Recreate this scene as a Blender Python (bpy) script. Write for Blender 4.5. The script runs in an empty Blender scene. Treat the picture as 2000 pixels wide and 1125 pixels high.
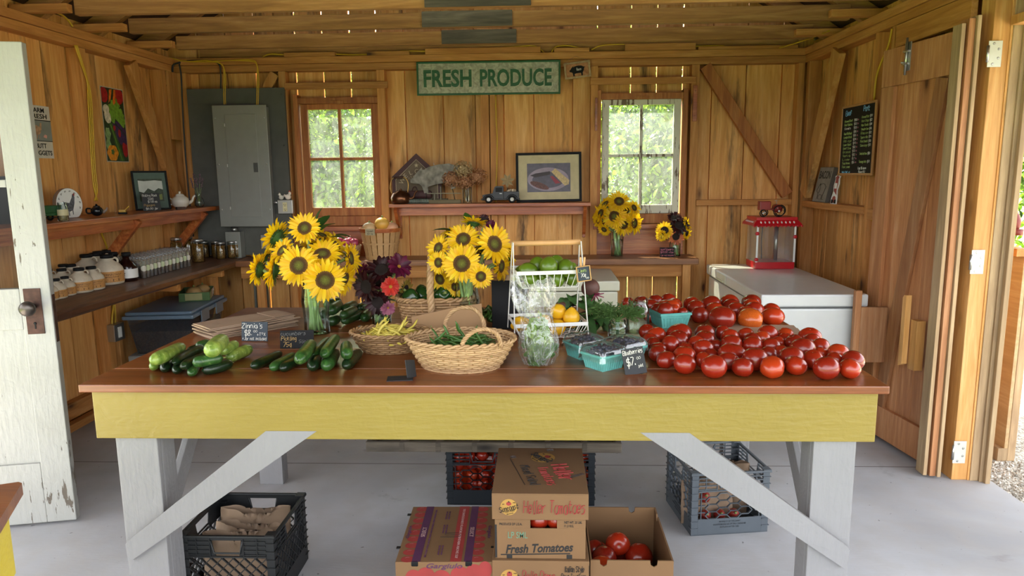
import bpy, bmesh, math, random
from mathutils import Vector, Matrix, noise as mnoise
R = math.radians
PI = math.pi
S = bpy.context.scene
COL = S.collection
random.seed(7)

# ------------------------------------------------------------------ camera
YAW, PITCH, ROLL, FPX, CH = .0419, .1608, .0106, 1390.9, 1.4775
_f = Vector((-math.sin(YAW) * math.cos(PITCH), math.cos(YAW) * math.cos(PITCH), -math.sin(PITCH)))
_r = Vector((math.cos(YAW), math.sin(YAW), 0))
_u = _r.cross(_f)
_r, _u = (math.cos(ROLL) * _r - math.sin(ROLL) * _u), (math.sin(ROLL) * _r + math.cos(ROLL) * _u)
CAM = Vector((0, 0, CH))
cd = bpy.data.cameras.new('camera')
cam = bpy.data.objects.new('camera', cd)
COL.objects.link(cam)
cd.sensor_fit = 'HORIZONTAL'
cd.sensor_width = 36
cd.lens = 36 * FPX / 2000
cd.clip_start = .05
m = Matrix((_r, _u, -_f)).transposed().to_4x4()
m.translation = CAM
cam.matrix_world = m
S.camera = cam

def ray(a, b):
    return (a - 1000) / FPX * _r - (b - 562.5) / FPX * _u + _f
def PAX(a, b, i, val):
    d = ray(a, b)
    return CAM + d * ((val - CAM[i]) / d[i])
def PX(a, b, x): return PAX(a, b, 0, x)
def PY(a, b, y): return PAX(a, b, 1, y)
def PZ(a, b, z): return PAX(a, b, 2, z)
def depth(p): return (Vector(p) - CAM).dot(_f)

# ------------------------------------------------------------------ light
W = bpy.data.worlds.new('world'); S.world = W
W.use_nodes = True
nt = W.node_tree; nt.nodes.clear()
sky = nt.nodes.new('ShaderNodeTexSky'); sky.sky_type = 'NISHITA'
sky.sun_disc = False; sky.sun_elevation = R(53); sky.sun_rotation = R(-39)
sky.air_density = 1.0; sky.dust_density = 2.5; sky.ozone_density = 1.0
hs = nt.nodes.new('ShaderNodeHueSaturation'); hs.inputs['Saturation'].default_value = .18
bg = nt.nodes.new('ShaderNodeBackground'); bg.inputs[1].default_value = .55
ow = nt.nodes.new('ShaderNodeOutputWorld')
nt.links.new(sky.outputs[0], hs.inputs['Color']); nt.links.new(hs.outputs[0], bg.inputs[0]); nt.links.new(bg.outputs[0], ow.inputs[0])
sl = bpy.data.lights.new('sun', 'SUN'); sl.energy = 22; sl.angle = R(.8); sl.color = (1, .86, .66)
so = bpy.data.objects.new('sun', sl); COL.objects.link(so)
so.rotation_euler = Vector((.80, -1, -1.7)).to_track_quat('-Z', 'Y').to_euler()
S.view_settings.view_transform = 'Standard'; S.view_settings.look = 'None'
S.view_settings.exposure = 1.4; S.view_settings.gamma = 1; S.view_settings.use_curve_mapping = False
S.cycles.max_bounces = 10; S.cycles.diffuse_bounces = 6; S.cycles.transparent_max_bounces = 24
S.cycles.caustics_reflective = False; S.cycles.caustics_refractive = False
S.cycles.sample_clamp_indirect = 6
S.cycles.use_denoising = True

# ------------------------------------------------------------------ materials
def srgb(h):
    if isinstance(h, tuple): return (*h, 1) if len(h) == 3 else h
    h = h.lstrip('#')
    c = [int(h[i:i + 2], 16) / 255 for i in (0, 2, 4)]
    return tuple(x / 12.92 if x <= .04045 else ((x + .055) / 1.055) ** 2.4 for x in c) + (1,)

class NT:
    def __init__(s, name):
        s.m = bpy.data.materials.new(name); s.m.use_nodes = True
        s.t = s.m.node_tree; s.b = s.t.nodes['Principled BSDF']; s.o = s.t.nodes['Material Output']
    def n(s, t, **k):
        x = s.t.nodes.new('ShaderNode' + t)
        for a, v in k.items(): setattr(x, a, v)
        return x
    def l(s, a, b): s.t.links.new(a, b)
    def set(s, node, **k):
        for a, v in k.items():
            i = node.inputs[a.replace('_', ' ')]
            if isinstance(v, bpy.types.NodeSocket): s.l(v, i)
            else: i.default_value = v
        return node
    def math(s, op, a, b=0, clamp=False):
        x = s.n('Math', operation=op, use_clamp=clamp)
        for i, v in enumerate((a, b)):
            if isinstance(v, bpy.types.NodeSocket): s.l(v, x.inputs[i])
            else: x.inputs[i].default_value = v
        return x.outputs[0]
    def coord(s, scale=(1, 1, 1), rand=0, kind='Object'):
        v = s.n('TexCoord').outputs[kind]
        if rand:
            g = s.n('NewGeometry').outputs['Random Per Island']
            oi = s.n('ObjectInfo').outputs['Random']
            g = s.math('MULTIPLY', s.math('ADD', g, oi), rand)
            c = s.n('CombineXYZ'); [s.l(g, c.inputs[i]) for i in range(3)]
            a = s.n('VectorMath', operation='ADD'); s.l(v, a.inputs[0]); s.l(c.outputs[0], a.inputs[1]); v = a.outputs[0]
        mp = s.n('Mapping'); mp.inputs['Scale'].default_value = scale; s.l(v, mp.inputs[0])
        return mp.outputs[0]
    def noise(s, v, scale, detail=3, dist=0, rough=.5):
        x = s.n('TexNoise'); s.set(x, Vector=v, Scale=scale, Detail=detail, Distortion=dist, Roughness=rough)
        return x.outputs['Fac']
    def ramp(s, f, stops, interp='LINEAR'):
        x = s.n('ValToRGB'); x.color_ramp.interpolation = interp
        e = x.color_ramp.elements
        while len(e) < len(stops): e.new(.5)
        for i, (p, c) in enumerate(stops):
            e[i].position = p; e[i].color = srgb(c) if not isinstance(c, (int, float)) else (c, c, c, 1)
        s.l(f, x.inputs[0]); return x.outputs[0]
    def mix(s, f, a, b, blend='MIX'):
        x = s.n('Mix', data_type='RGBA', blend_type=blend)
        for i, v in ((0, f), (6, a), (7, b)):
            if isinstance(v, bpy.types.NodeSocket): s.l(v, x.inputs[i])
            else: x.inputs[i].default_value = v if i == 0 else srgb(v)
        return x.outputs[2]
    def bump(s, h, strength=.3, dist=.01):
        x = s.n('Bump'); s.set(x, Height=h, Strength=strength, Distance=dist)
        s.l(x.outputs[0], s.b.inputs['Normal'])
    def fin(s, col=None, rough=None, **k):
        if col is not None: s.set(s.b, Base_Color=col if isinstance(col, bpy.types.NodeSocket) else srgb(col))
        if rough is not None: s.set(s.b, Roughness=rough)
        s.set(s.b, **k); return s.m

_c = {}
def mat(hexc, rough=.5, metal=0, var=.12, scale=14, bump=0, **k):
    """plain painted / plastic / metal surface with slight mottling"""
    key = (hexc, rough, metal, var, scale, bump, tuple(k.items()))
    if key in _c: return _c[key]
    t = NT('surface_' + hexc.strip('#')); c = srgb(hexc)
    v = t.coord()
    f = t.noise(v, scale, 4)
    lo = tuple(x * (1 - var) for x in c[:3]); hi = tuple(min(1, x * (1 + var)) for x in c[:3])
    col = t.ramp(f, [(.3, lo), (.7, hi)])
    if bump: t.bump(t.noise(v, scale * 4, 4), bump, .004)
    _c[key] = t.fin(col, rough, Metallic=metal, **k)
    return _c[key]

def wood(name, cols, axis=2, rough=.65, grain=1., knots=.5, vary=.35, stain=0, bump=.25, coat=0, big=0):
    """boards: streaks along an axis, knots, tint differing board by board"""
    t = NT(name)
    sc = [9, 9, 9]; sc[axis] = .7
    v = t.coord(tuple(sc), rand=7.3)
    g1 = t.noise(v, 1.6 * grain, 5, 1.6, .55)
    g2 = t.noise(v, 9 * grain, 4, .4, .6)
    sc2 = [60, 60, 60]; sc2[axis] = 2.5
    g3 = t.noise(t.coord(tuple(sc2), rand=3.1), 2.2, 3)
    base = t.ramp(g1, [(.25, cols[0]), (.5, cols[1]), (.75, cols[2])])
    base = t.mix(t.ramp(g2, [(.38, 0.), (.62, .4)]), base, cols[0])
    base = t.mix(t.ramp(g3, [(.5, 0.), (.8, .22)]), base, cols[0])
    isl = t.n('NewGeometry').outputs['Random Per Island']
    oi = t.n('ObjectInfo').outputs['Random']
    rr = t.math('FRACT', t.math('MULTIPLY', t.math('ADD', isl, oi), 5.71))
    tint = t.ramp(rr, [(0, 1 - vary), (.5, 1.), (1, 1 - vary * .35)])
    base = t.mix(1, base, tint, 'MULTIPLY')
    if knots:
        sk = [4.3, 4.3, 4.3]; sk[axis] = 1.7
        vo = t.n('TexVoronoi'); t.set(vo, Vector=t.coord(tuple(sk), rand=5.9), Scale=1.25, Randomness=1.)
        d = vo.outputs['Distance']
        sepn = t.n('SeparateColor'); t.l(vo.outputs['Color'], sepn.inputs[0])
        pk = t.math('LESS_THAN', sepn.outputs[0], knots)
        km = t.ramp(d, [(.045, 1.), (.085, .55), (.15, .12), (.26, 0.)])
        base = t.mix(t.math('MULTIPLY', km, pk), base, cols[3] if len(cols) > 3 else '#3a1c0c')
    if stain:
        ss = [3, 3, 3]; ss[axis] = .45
        st = t.noise(t.coord(tuple(ss), rand=2.2), 1.6, 6, .3, .65)
        base = t.mix(t.math('MULTIPLY', t.ramp(st, [(.57, 0.), (.68, 1.)]), stain), base, '#33261c')
    if bump: t.bump(t.math('ADD', g3, t.math('MULTIPLY', g2, .6)), bump, .003)
    return t.fin(base, rough, **({'Coat_Weight': coat, 'Coat_Roughness': .25} if coat else {}))

PINE = ['#c98a45', '#e6ac64', '#f3c585', '#542b12']
M = {}
M['board'] = wood('pine_board', PINE, 2, .7, knots=.85, stain=.85)
M['post'] = wood('pine_post', ['#ab7036', '#d0924f', '#e0ab6c', '#4a2410'], 2, .7, knots=.3, vary=.25)
M['beamx'] = wood('pine_beam', ['#a0662f', '#c98a47', '#dca462', '#45230f'], 0, .7, knots=.3, vary=.3)
M['beamy'] = wood('pine_beam_side', ['#a56c35', '#cb8d4d', '#dea768', '#45230f'], 1, .7, knots=.3, vary=.3)
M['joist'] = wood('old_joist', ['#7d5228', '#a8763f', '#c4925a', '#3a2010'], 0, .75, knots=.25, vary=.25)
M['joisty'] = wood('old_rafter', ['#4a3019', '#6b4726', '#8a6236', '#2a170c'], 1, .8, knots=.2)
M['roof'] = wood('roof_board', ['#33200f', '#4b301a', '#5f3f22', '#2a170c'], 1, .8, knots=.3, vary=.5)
M['grey_board'] = wood('weathered_grey', ['#3c3630', '#5e554a', '#7d7264', '#241f1b'], 0, .8, knots=.6)
M['redshelf'] = wood('stained_cedar', ['#7d3a17', '#b4602c', '#d58a4c', '#45190a'], 0, .4, knots=.35, vary=.25, coat=.3)
M['redshelfy'] = wood('stained_cedar_side', ['#7d3a17', '#b4602c', '#d58a4c', '#45190a'], 1, .4, knots=.35, vary=.25, coat=.3)
M['slab'] = wood('live_edge_walnut', ['#4d2d17', '#76492a', '#96663c', '#26140a'], 1, .5, knots=.2, coat=.2)
M['slabx'] = wood('live_edge_counter', ['#6b4124', '#935f38', '#b07a4c', '#331a0c'], 0, .5, knots=.2, coat=.2)
M['tabletop'] = wood('varnished_table', ['#5c2d12', '#8a4c22', '#a86b35', '#240d05'], 0, .30, knots=.3, vary=.3, coat=.3, bump=.12, grain=.8)
M['door_wood'] = wood('fir_door', ['#99603a', '#bf8454', '#d6a274', '#4a2410'], 2, .6, knots=.15, vary=.4)
M['light_post'] = wood('light_jamb', ['#b8803f', '#d6a05c', '#e2b678', '#5a3310'], 2, .6, knots=.2, vary=.2)
M['weathered'] = wood('weathered_plank', ['#94795a', '#b89b74', '#cdb48c', '#4f3a25'], 2, .75, knots=.25, vary=.25)
M['plywood'] = wood('plywood', ['#a88a60', '#bb9d72', '#c9ae86', '#6a4520'], 1, .6, knots=.6, vary=.1, bump=.05)
M['winframe'] = wood('window_frame_wood', ['#8f4e22', '#bb7438', '#d19353', '#4a2410'], 2, .6, knots=0, vary=.25)

def concrete():
    t = NT('broom_finished_concrete')
    v = t.coord()
    a = t.noise(v, 1.3, 6, .3); b = t.noise(v, 9, 5); c = t.noise(t.coord((8, 90, 1)), 2, 3)
    col = t.ramp(a, [(.3, '#979799'), (.6, '#b6b7ba')])
    col = t.mix(t.ramp(b, [(.4, .0), (.7, .35)]), col, '#a39d96')
    st = t.noise(t.coord((1, 1, 1)), 3.7, 5, .6)
    col = t.mix(t.ramp(st, [(.66, 0.), (.76, .5)]), col, '#5d5650')
    fl = t.noise(v, 34, 2)
    col = t.mix(t.ramp(fl, [(.72, 0.), (.76, .7)]), col, '#4a4540')
    t.bump(t.math('ADD', t.math('MULTIPLY', c, .4), b), .35, .004)
    return t.fin(col, .85)
M['concrete'] = concrete()

def paint(name, c, chip, amount=.62, axis=2, rough=.5, chipc='#5f564b', dirt=.3):
    t = NT(name); sc = [30, 30, 30]; sc[axis] = 5
    v = t.coord()
    s_ = t.coord(tuple(sc))
    n1 = t.noise(s_, 1.4, 5, .4, .6)
    patch = t.noise(v, 2.1, 3)
    f = t.math('ADD', n1, t.math('MULTIPLY', t.math('SUBTRACT', patch, .5), .5))
    m1 = t.ramp(f, [(amount, 0.), (amount + .015, 1.)])
    base = t.mix(t.ramp(t.noise(v, 4, 5), [(.4, 0.), (.75, dirt)]), c, chip)
    t.bump(t.math('SUBTRACT', t.math('ADD', t.math('MULTIPLY', t.noise(s_, 2.5, 3), .8), t.noise(v, 22, 4, .8)), m1), .6, .004)
    return t.fin(t.mix(m1, base, chipc), rough)
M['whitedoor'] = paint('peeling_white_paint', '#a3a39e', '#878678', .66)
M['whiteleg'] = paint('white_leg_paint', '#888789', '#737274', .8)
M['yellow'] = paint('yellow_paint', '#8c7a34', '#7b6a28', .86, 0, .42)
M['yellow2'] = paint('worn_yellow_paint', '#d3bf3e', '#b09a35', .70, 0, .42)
M['sashwhite'] = paint('flaking_sash_paint', '#d7d6c4', '#a89d80', .58, 2, .5, '#6d5a44')
M['tomato'] = None

def glass(name, tint=(1, 1, 1), haze=0, hc='#dfe6e6', gloss=.9, base=.03):
    t = NT(name); nt = t.t; nt.nodes.remove(t.b)
    tr = t.n('BsdfTransparent'); tr.inputs[0].default_value = (*tint, 1)
    gl = t.n('BsdfGlossy'); gl.inputs['Roughness'].default_value = .03; gl.inputs[0].default_value = (gloss, gloss, gloss, 1)
    lw = t.n('LayerWeight'); lw.inputs[0].default_value = .18
    f = t.math('MAXIMUM', t.math('MULTIPLY', lw.outputs['Fresnel'], .8), base)
    mx = t.n('MixShader'); t.l(f, mx.inputs[0]); t.l(tr.outputs[0], mx.inputs[1]); t.l(gl.outputs[0], mx.inputs[2])
    out = mx.outputs[0]
    if haze:
        df = t.n('BsdfDiffuse'); df.inputs[0].default_value = srgb(hc)
        tl = t.n('BsdfTranslucent'); tl.inputs[0].default_value = srgb(hc)
        m0 = t.n('MixShader'); m0.inputs[0].default_value = .6; t.l(df.outputs[0], m0.inputs[1]); t.l(tl.outputs[0], m0.inputs[2])
        n1 = t.noise(t.coord((3, 3, 1.2)), 5, 5, .8, .6)
        n2 = t.noise(t.coord((1, 1, .25)), 60, 3, .3)
        h = t.math('MULTIPLY', t.math('ADD', t.ramp(n1, [(.3, .25), (.75, 1.)]), t.ramp(n2, [(.5, 0.), (.7, .35)])), haze, True)
        m2 = t.n('MixShader'); t.l(h, m2.inputs[0]); t.l(out, m2.inputs[1]); t.l(m0.outputs[0], m2.inputs[2]); out = m2.outputs[0]
    t.l(out, t.o.inputs[0]); return t.m
M['glass'] = glass('clear_glass', (.93, .96, .95))
M['windowglass'] = glass('dusty_window_glass', (.88, .93, .88), .085)
M['film'] = glass('clear_cellophane', (.97, .98, .98), .10, '#eef2f2', 1., .10)
def film(name, haze):
    t = NT(name); t.t.nodes.remove(t.b); v = t.coord()
    w = t.noise(t.coord((1, 1, .5)), 24, 3, 1.5, .5); bp = t.n('Bump'); t.set(bp, Height=w, Strength=1., Distance=.012)
    tr = t.n('BsdfTransparent'); tr.inputs[0].default_value = (.97, .98, .98, 1)
    gl = t.n('BsdfGlossy'); gl.inputs['Roughness'].default_value = .10; t.l(bp.outputs[0], gl.inputs['Normal'])
    df = t.n('BsdfDiffuse'); df.inputs[0].default_value = (.85, .87, .87, 1); tl = t.n('BsdfTranslucent'); tl.inputs[0].default_value = (.85, .87, .87, 1)
    md = t.n('MixShader'); md.inputs[0].default_value = .5; t.l(df.outputs[0], md.inputs[1]); t.l(tl.outputs[0], md.inputs[2])
    m1 = t.n('MixShader'); m1.inputs[0].default_value = .11; t.l(tr.outputs[0], m1.inputs[1]); t.l(gl.outputs[0], m1.inputs[2])
    r2 = t.ramp(t.noise(t.coord((1, 1, .35)), 26, 4, 2.2, .55), [(.47, haze * .15), (.55, haze), (.63, haze * .2)])
    m2 = t.n('MixShader'); t.l(r2, m2.inputs[0]); t.l(m1.outputs[0], m2.inputs[1]); t.l(md.outputs[0], m2.inputs[2]); t.l(m2.outputs[0], t.o.inputs[0]); return t.m
M['bagfilm'] = film('crinkled_plastic', .30)
M['plasticclear'] = glass('clear_plastic_tube', (.92, .92, .92), .16, '#dddddd', 1., .06)
M['binplastic'] = glass('smoky_blue_plastic', (.74, .80, .88), .30, '#8794a6', .6, .04)

# ------------------------------------------------------------------ geometry
class B:
    """collects shapes, then links them as ONE mesh object"""
    def __init__(s): s.v = []; s.f = []; s.mi = []; s.sm = []; s.k = 0
    def add(s, vs, fs, smooth=False, T=None):
        o = len(s.v)
        if T is not None: vs = [T @ Vector(p) for p in vs]
        s.v += [tuple(p) for p in vs]; s.f += [tuple(i + o for i in f) for f in fs]
        s.mi += [s.k] * len(fs); s.sm += [smooth] * len(fs); return s
    def box(s, a, b, T=None):
        (x0, y0, z0), (x1, y1, z1) = a, b
        return s.add([(x0, y0, z0), (x1, y0, z0), (x1, y1, z0), (x0, y1, z0), (x0, y0, z1), (x1, y0, z1), (x1, y1, z1), (x0, y1, z1)],
                     [(0, 3, 2, 1), (4, 5, 6, 7), (0, 1, 5, 4), (1, 2, 6, 5), (2, 3, 7, 6), (3, 0, 4, 7)], T=T)
    def bev(s, a, b, r=.004, T=None):
        """box with chamfered edges"""
        c = [(a[i] + b[i]) / 2 for i in range(3)]; h = [abs(b[i] - a[i]) / 2 for i in range(3)]; r = min(r, min(h) * .9)
        bm = bmesh.new(); bmesh.ops.create_cube(bm, size=1)
        for v in bm.verts: v.co = Vector([c[i] + v.co[i] * 2 * h[i] for i in range(3)])
        bmesh.ops.bevel(bm, geom=bm.edges[:], offset=r, segments=2, affect='EDGES', profile=.6)
        bm.verts.index_update()
        s.add([v.co.copy() for v in bm.verts], [[v.index for v in f.verts] for f in bm.faces], T=T); bm.free(); return s
    def plank(s, a, b, w, t, side=None, r=.003):
        """timber from a to b; w = width across 'side', t = thickness"""
        a, b = Vector(a), Vector(b); d = b - a; L = d.length; d.normalize()
        sd = Vector(side) if side else Vector((1, 0, 0))
        sd = (sd - d * sd.dot(d)).normalized(); u = d.cross(sd)
        T = Matrix((sd, u, d)).transposed().to_4x4(); T.translation = a
        return s.bev((-w / 2, -t / 2, 0), (w / 2, t / 2, L), r, T)
    def prism(s, poly, depth, T=None):
        n = len(poly)
        vs = [(x, y, 0) for x, y in poly] + [(x, y, depth) for x, y in poly]
        fs = [tuple(reversed(range(n))), tuple(range(n, 2 * n))] + [(i, (i + 1) % n, n + (i + 1) % n, n + i) for i in range(n)]
        return s.add(vs, fs, T=T)
    def lathe(s, prof, n=24, T=None, smooth=True, fn=None, close=True):
        vs, fs = [], []
        for r, z in prof:
            for i in range(n):
                a = 2 * PI * i / n; p = (r * math.cos(a), r * math.sin(a), z)
                vs.append(fn(p, a) if fn else p)
        for j in range(len(prof) - 1):
            for i in range(n):
                k = (i + 1) % n
                fs.append((j * n + i, j * n + k, (j + 1) * n + k, (j + 1) * n + i))
        if close:
            fs.append(tuple(reversed(range(n)))); fs.append(tuple(range((len(prof) - 1) * n, len(prof) * n)))
        return s.add(vs, fs, smooth, T)
    def tube(s, pts, r, n=6, T=None, smooth=True, caps=True, flat=1):
        pts = [Vector(p) for p in pts]; m_ = len(pts); vs, fs = [], []
        up = None
        for i, p in enumerate(pts):
            d = (pts[min(i + 1, m_ - 1)] - pts[max(i - 1, 0)])
            if d.length < 1e-9: d = Vector((0, 0, 1))
            d.normalize()
            if up is None: up = d.orthogonal()
            up = (up - d * up.dot(d)); up = up.normalized() if up.length > 1e-6 else d.orthogonal().normalized()
            w_ = d.cross(up); rr = r[i] if isinstance(r, (list, tuple)) else r
            for k in range(n):
                a = 2 * PI * k / n; vs.append(p + up * (rr * math.cos(a)) + w_ * (rr * flat * math.sin(a)))
        for i in range(m_ - 1):
            for k in range(n):
                q = (k + 1) % n; fs.append((i * n + k, i * n + q, (i + 1) * n + q, (i + 1) * n + k))
        if caps: fs.append(tuple(reversed(range(n)))); fs.append(tuple(range((m_ - 1) * n, m_ * n)))
        return s.add(vs, fs, smooth, T)
    def ball(s, c, r, n=14, T=None, fn=None):
        r = r if isinstance(r, (tuple, list, Vector)) else (r, r, r)
        vs, fs = [], []; m_ = max(5, n // 2 + 1)
        for j in range(m_ + 1):
            th = PI * j / m_
            for i in range(n):
                a = 2 * PI * i / n
                p = Vector((math.sin(th) * math.cos(a), math.sin(th) * math.sin(a), -math.cos(th)))
                if fn: p = fn(p, a, th)
                vs.append((c[0] + p.x * r[0], c[1] + p.y * r[1], c[2] + p.z * r[2]))
        for j in range(m_):
            for i in range(n):
                k = (i + 1) % n; fs.append((j * n + i, j * n + k, (j + 1) * n + k, (j + 1) * n + i))
        return s.add(vs, fs, True, T)
    def disc(s, c, r, n=20, T=None):
        return s.add([(c[0] + r * math.cos(2 * PI * i / n), c[1] + r * math.sin(2 * PI * i / n), c[2]) for i in range(n)], [tuple(range(n))], T=T)
    def quad(s, a, b, c, d, T=None): return s.add([a, b, c, d], [(0, 1, 2, 3)], T=T)
    def mesh(s, me, T=None, smooth=False):
        return s.add([v.co.copy() for v in me.vertices], [tuple(p.vertices) for p in me.polygons], smooth, T)
    def build(s, name, mats, parent=None, T=None):
        me = bpy.data.meshes.new(name); me.from_pydata(s.v, [], s.f)
        for m_ in (mats if isinstance(mats, (list, tuple)) else [mats]): me.materials.append(M[m_] if isinstance(m_, str) else m_)
        me.polygons.foreach_set('material_index', s.mi); me.polygons.foreach_set('use_smooth', s.sm)
        me.validate(); me.update()
        o = bpy.data.objects.new(name, me); COL.objects.link(o)
        if T is not None: o.matrix_world = T
        if parent is not None: o.parent = parent
        return o

def tag(o, label=None, cat=None, group=None, kind=None):
    if label: o['label'] = label
    if cat: o['category'] = cat
    if group: o['group'] = group
    if kind: o['kind'] = kind
    return o
def thing(name, label, cat, loc=(0, 0, 0), rz=0, group=None, rot=None):
    o = bpy.data.objects.new(name, None); COL.objects.link(o)
    o.empty_display_size = .05
    o.location = loc; o.rotation_euler = rot if rot is not None else (0, 0, rz)
    return tag(o, label, cat, group)
def struct(b, name, mats): return tag(b.build(name, mats), kind='structure')
def part(o, label): o['label'] = label; return o
_kids = {}
def copy_tree(o, label=None, parent=None, **k):
    c = o.copy(); COL.objects.link(c)
    if parent is not None: c.parent = parent
    elif o.parent is None: c.parent = None
    for a, v in k.items(): setattr(c, a, v)
    if label: c['label'] = label
    for ch in list(o.children):
        if ch.name in _kids.get('skip', ()): continue
        copy_tree(ch, None, c)
    return c
def TR(loc=(0, 0, 0), rx=0, ry=0, rz=0, s=1):
    return Matrix.Translation(loc) @ Matrix.Rotation(rz, 4, 'Z') @ Matrix.Rotation(ry, 4, 'Y') @ Matrix.Rotation(rx, 4, 'X') @ Matrix.Scale(s, 4)
def frame(o, x, y):
    """matrix with origin o, local x axis, local y axis"""
    x = Vector(x).normalized(); y = Vector(y); y = (y - x * y.dot(x)).normalized(); z = x.cross(y)
    T = Matrix((x, y, z)).transposed().to_4x4(); T.translation = Vector(o); return T
def facing(loc, d, roll=0, s=1):
    """local +Z points along d"""
    return Matrix.Translation(loc) @ Vector(d).to_track_quat('Z', 'Y').to_matrix().to_4x4() @ Matrix.Rotation(roll, 4, 'Z') @ Matrix.Scale(s, 4)
def bez(a, b, c, n=10):
    a, b, c = Vector(a), Vector(b), Vector(c)
    return [a * (1 - t) ** 2 + b * 2 * t * (1 - t) + c * t * t for t in [i / n for i in range(n + 1)]]
def smooth_path(pts, n=6):
    pts = [Vector(p) for p in pts]; out = []
    P = [pts[0]] + pts + [pts[-1]]
    for i in range(1, len(P) - 2):
        p0, p1, p2, p3 = P[i - 1:i + 3]
        for k in range(n):
            t = k / n
            out.append(.5 * ((2 * p1) + (-p0 + p2) * t + (2 * p0 - 5 * p1 + 4 * p2 - p3) * t * t + (-p0 + 3 * p1 - 3 * p2 + p3) * t ** 3))
    return out + [pts[-1]]

# ------------------------------------------------------------------ writing
_tc = {}
def printed(txt, h, bold=0., shear=0., w=None, extrude=.0004, space=1.):
    """printed words as a mesh; cap height h, centred, in the xy plane"""
    key = (txt, bold, shear, space)
    if key not in _tc:
        cu = bpy.data.curves.new('words', 'FONT'); cu.body = txt; cu.size = 1; cu.offset = bold; cu.shear = shear
        cu.align_x = 'CENTER'; cu.align_y = 'CENTER'; cu.resolution_u = 3; cu.space_character = space; cu.extrude = .004
        o = bpy.data.objects.new('words', cu); COL.objects.link(o)
        dg = bpy.context.evaluated_depsgraph_get(); dg.update()
        me = bpy.data.meshes.new_from_object(o.evaluated_get(dg))
        bpy.data.objects.remove(o); bpy.data.curves.remove(cu)
        vs = [v.co.copy() for v in me.vertices]; fs = [tuple(p.vertices) for p in me.polygons]
        bpy.data.meshes.remove(me)
        _tc[key] = (vs, fs)
    vs, fs = _tc[key]
    if not vs: return [], []
    xs = [v.x for v in vs]; ys = [v.y for v in vs]; x0, x1, y0, y1 = min(xs), max(xs), min(ys), max(ys)
    sy = h / (y1 - y0); sx = w / (x1 - x0) if w else sy
    return [((v.x - (x0 + x1) / 2) * sx, (v.y - (y0 + y1) / 2) * sy, v.z * extrude / .004) for v in vs], fs
GL = {  # chalk hand: strokes on a 4 x 6 grid (lower-case letters may drop to -2)
 'A': '04,26,44|13,33', 'B': '00,06,36,45,33,03|33,42,41,30,00', 'C': '45,26,05,01,20,41', 'D': '00,06,25,43,31,00', 'E': '46,06,00,40|03,33', 'F': '46,06,00|03,33',
 'G': '45,26,04,01,20,41,43,23', 'H': '06,00|46,40|03,43', 'I': '26,20', 'K': '06,00|46,03,40', 'L': '06,00,40', 'M': '00,06,23,46,40', 'N': '00,06,40,46', 'O': '26,04,02,20,42,44,26',
 'P': '00,06,36,45,44,33,03', 'R': '00,06,36,45,44,33,03|23,40', 'S': '45,36,16,05,04,42,31,20,01', 'T': '06,46|26,20', 'U': '06,01,20,41,46', 'W': '06,10,24,30,46', 'X': '06,40|46,00', 'Z': '06,46,00,40', 'V': '06,20,46', 'Y': '06,23,46|23,20', 'J': '46,41,20,01', 'Q': '26,04,02,20,42,44,26|22,40',
 'a': '34,14,02,10,30,34,40', 'b': '06,00,20,32,24,04', 'c': '33,14,02,10,31', 'd': '36,30,10,02,14,34', 'e': '02,32,34,14,02,10,31', 'f': '35,26,15,10|03,33', 'g': '34,14,02,11,31|34,3-,1-', 'h': '06,00|03,24,33,30',
 'i': '14,10|16,15', 'j': '24,2-,0-|26,25', 'k': '06,00|34,02,30', 'l': '16,10,20', 'm': '00,04|03,14,20|23,34,40', 'n': '04,00|03,24,33,30', 'o': '14,02,10,30,42,34,14', 'p': '04,0-|04,24,32,20,00', 'q': '34,14,02,10,30|34,3-',
 'r': '04,00|02,24,34', 's': '34,14,03,32,20,00', 't': '16,11,20,31|04,34', 'u': '04,01,10,30|34,30', 'v': '04,20,44', 'w': '04,10,23,30,44', 'x': '04,30|34,00', 'y': '04,21|44,2-,0-', 'z': '04,34,00,30',
 '0': '26,04,02,20,42,44,26', '1': '15,26,20', '2': '05,26,44,00,40', '3': '05,26,44,23,42,20,01', '4': '36,30|36,02,42', '5': '46,06,03,33,42,31,10,01', '6': '36,03,01,20,41,33,03', '7': '06,46,10', '8': '26,05,41,20,01,45,26', '9': '43,13,05,26,45,30',
 '$': '45,26,05,03,43,41,20,01|27,2-', '.': '10,11', '+': '20,24|02,42', '*': '21,25|13,33|12,34', "'": '26,25', '#': '10,16|30,36|02,42|04,44', '%': '46,00', '-': '03,33', '/': '46,00', '&': '40,15,26,34,01,20,42', '^': '33,14,02,10,31|25,2-', ' ': ''}
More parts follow.
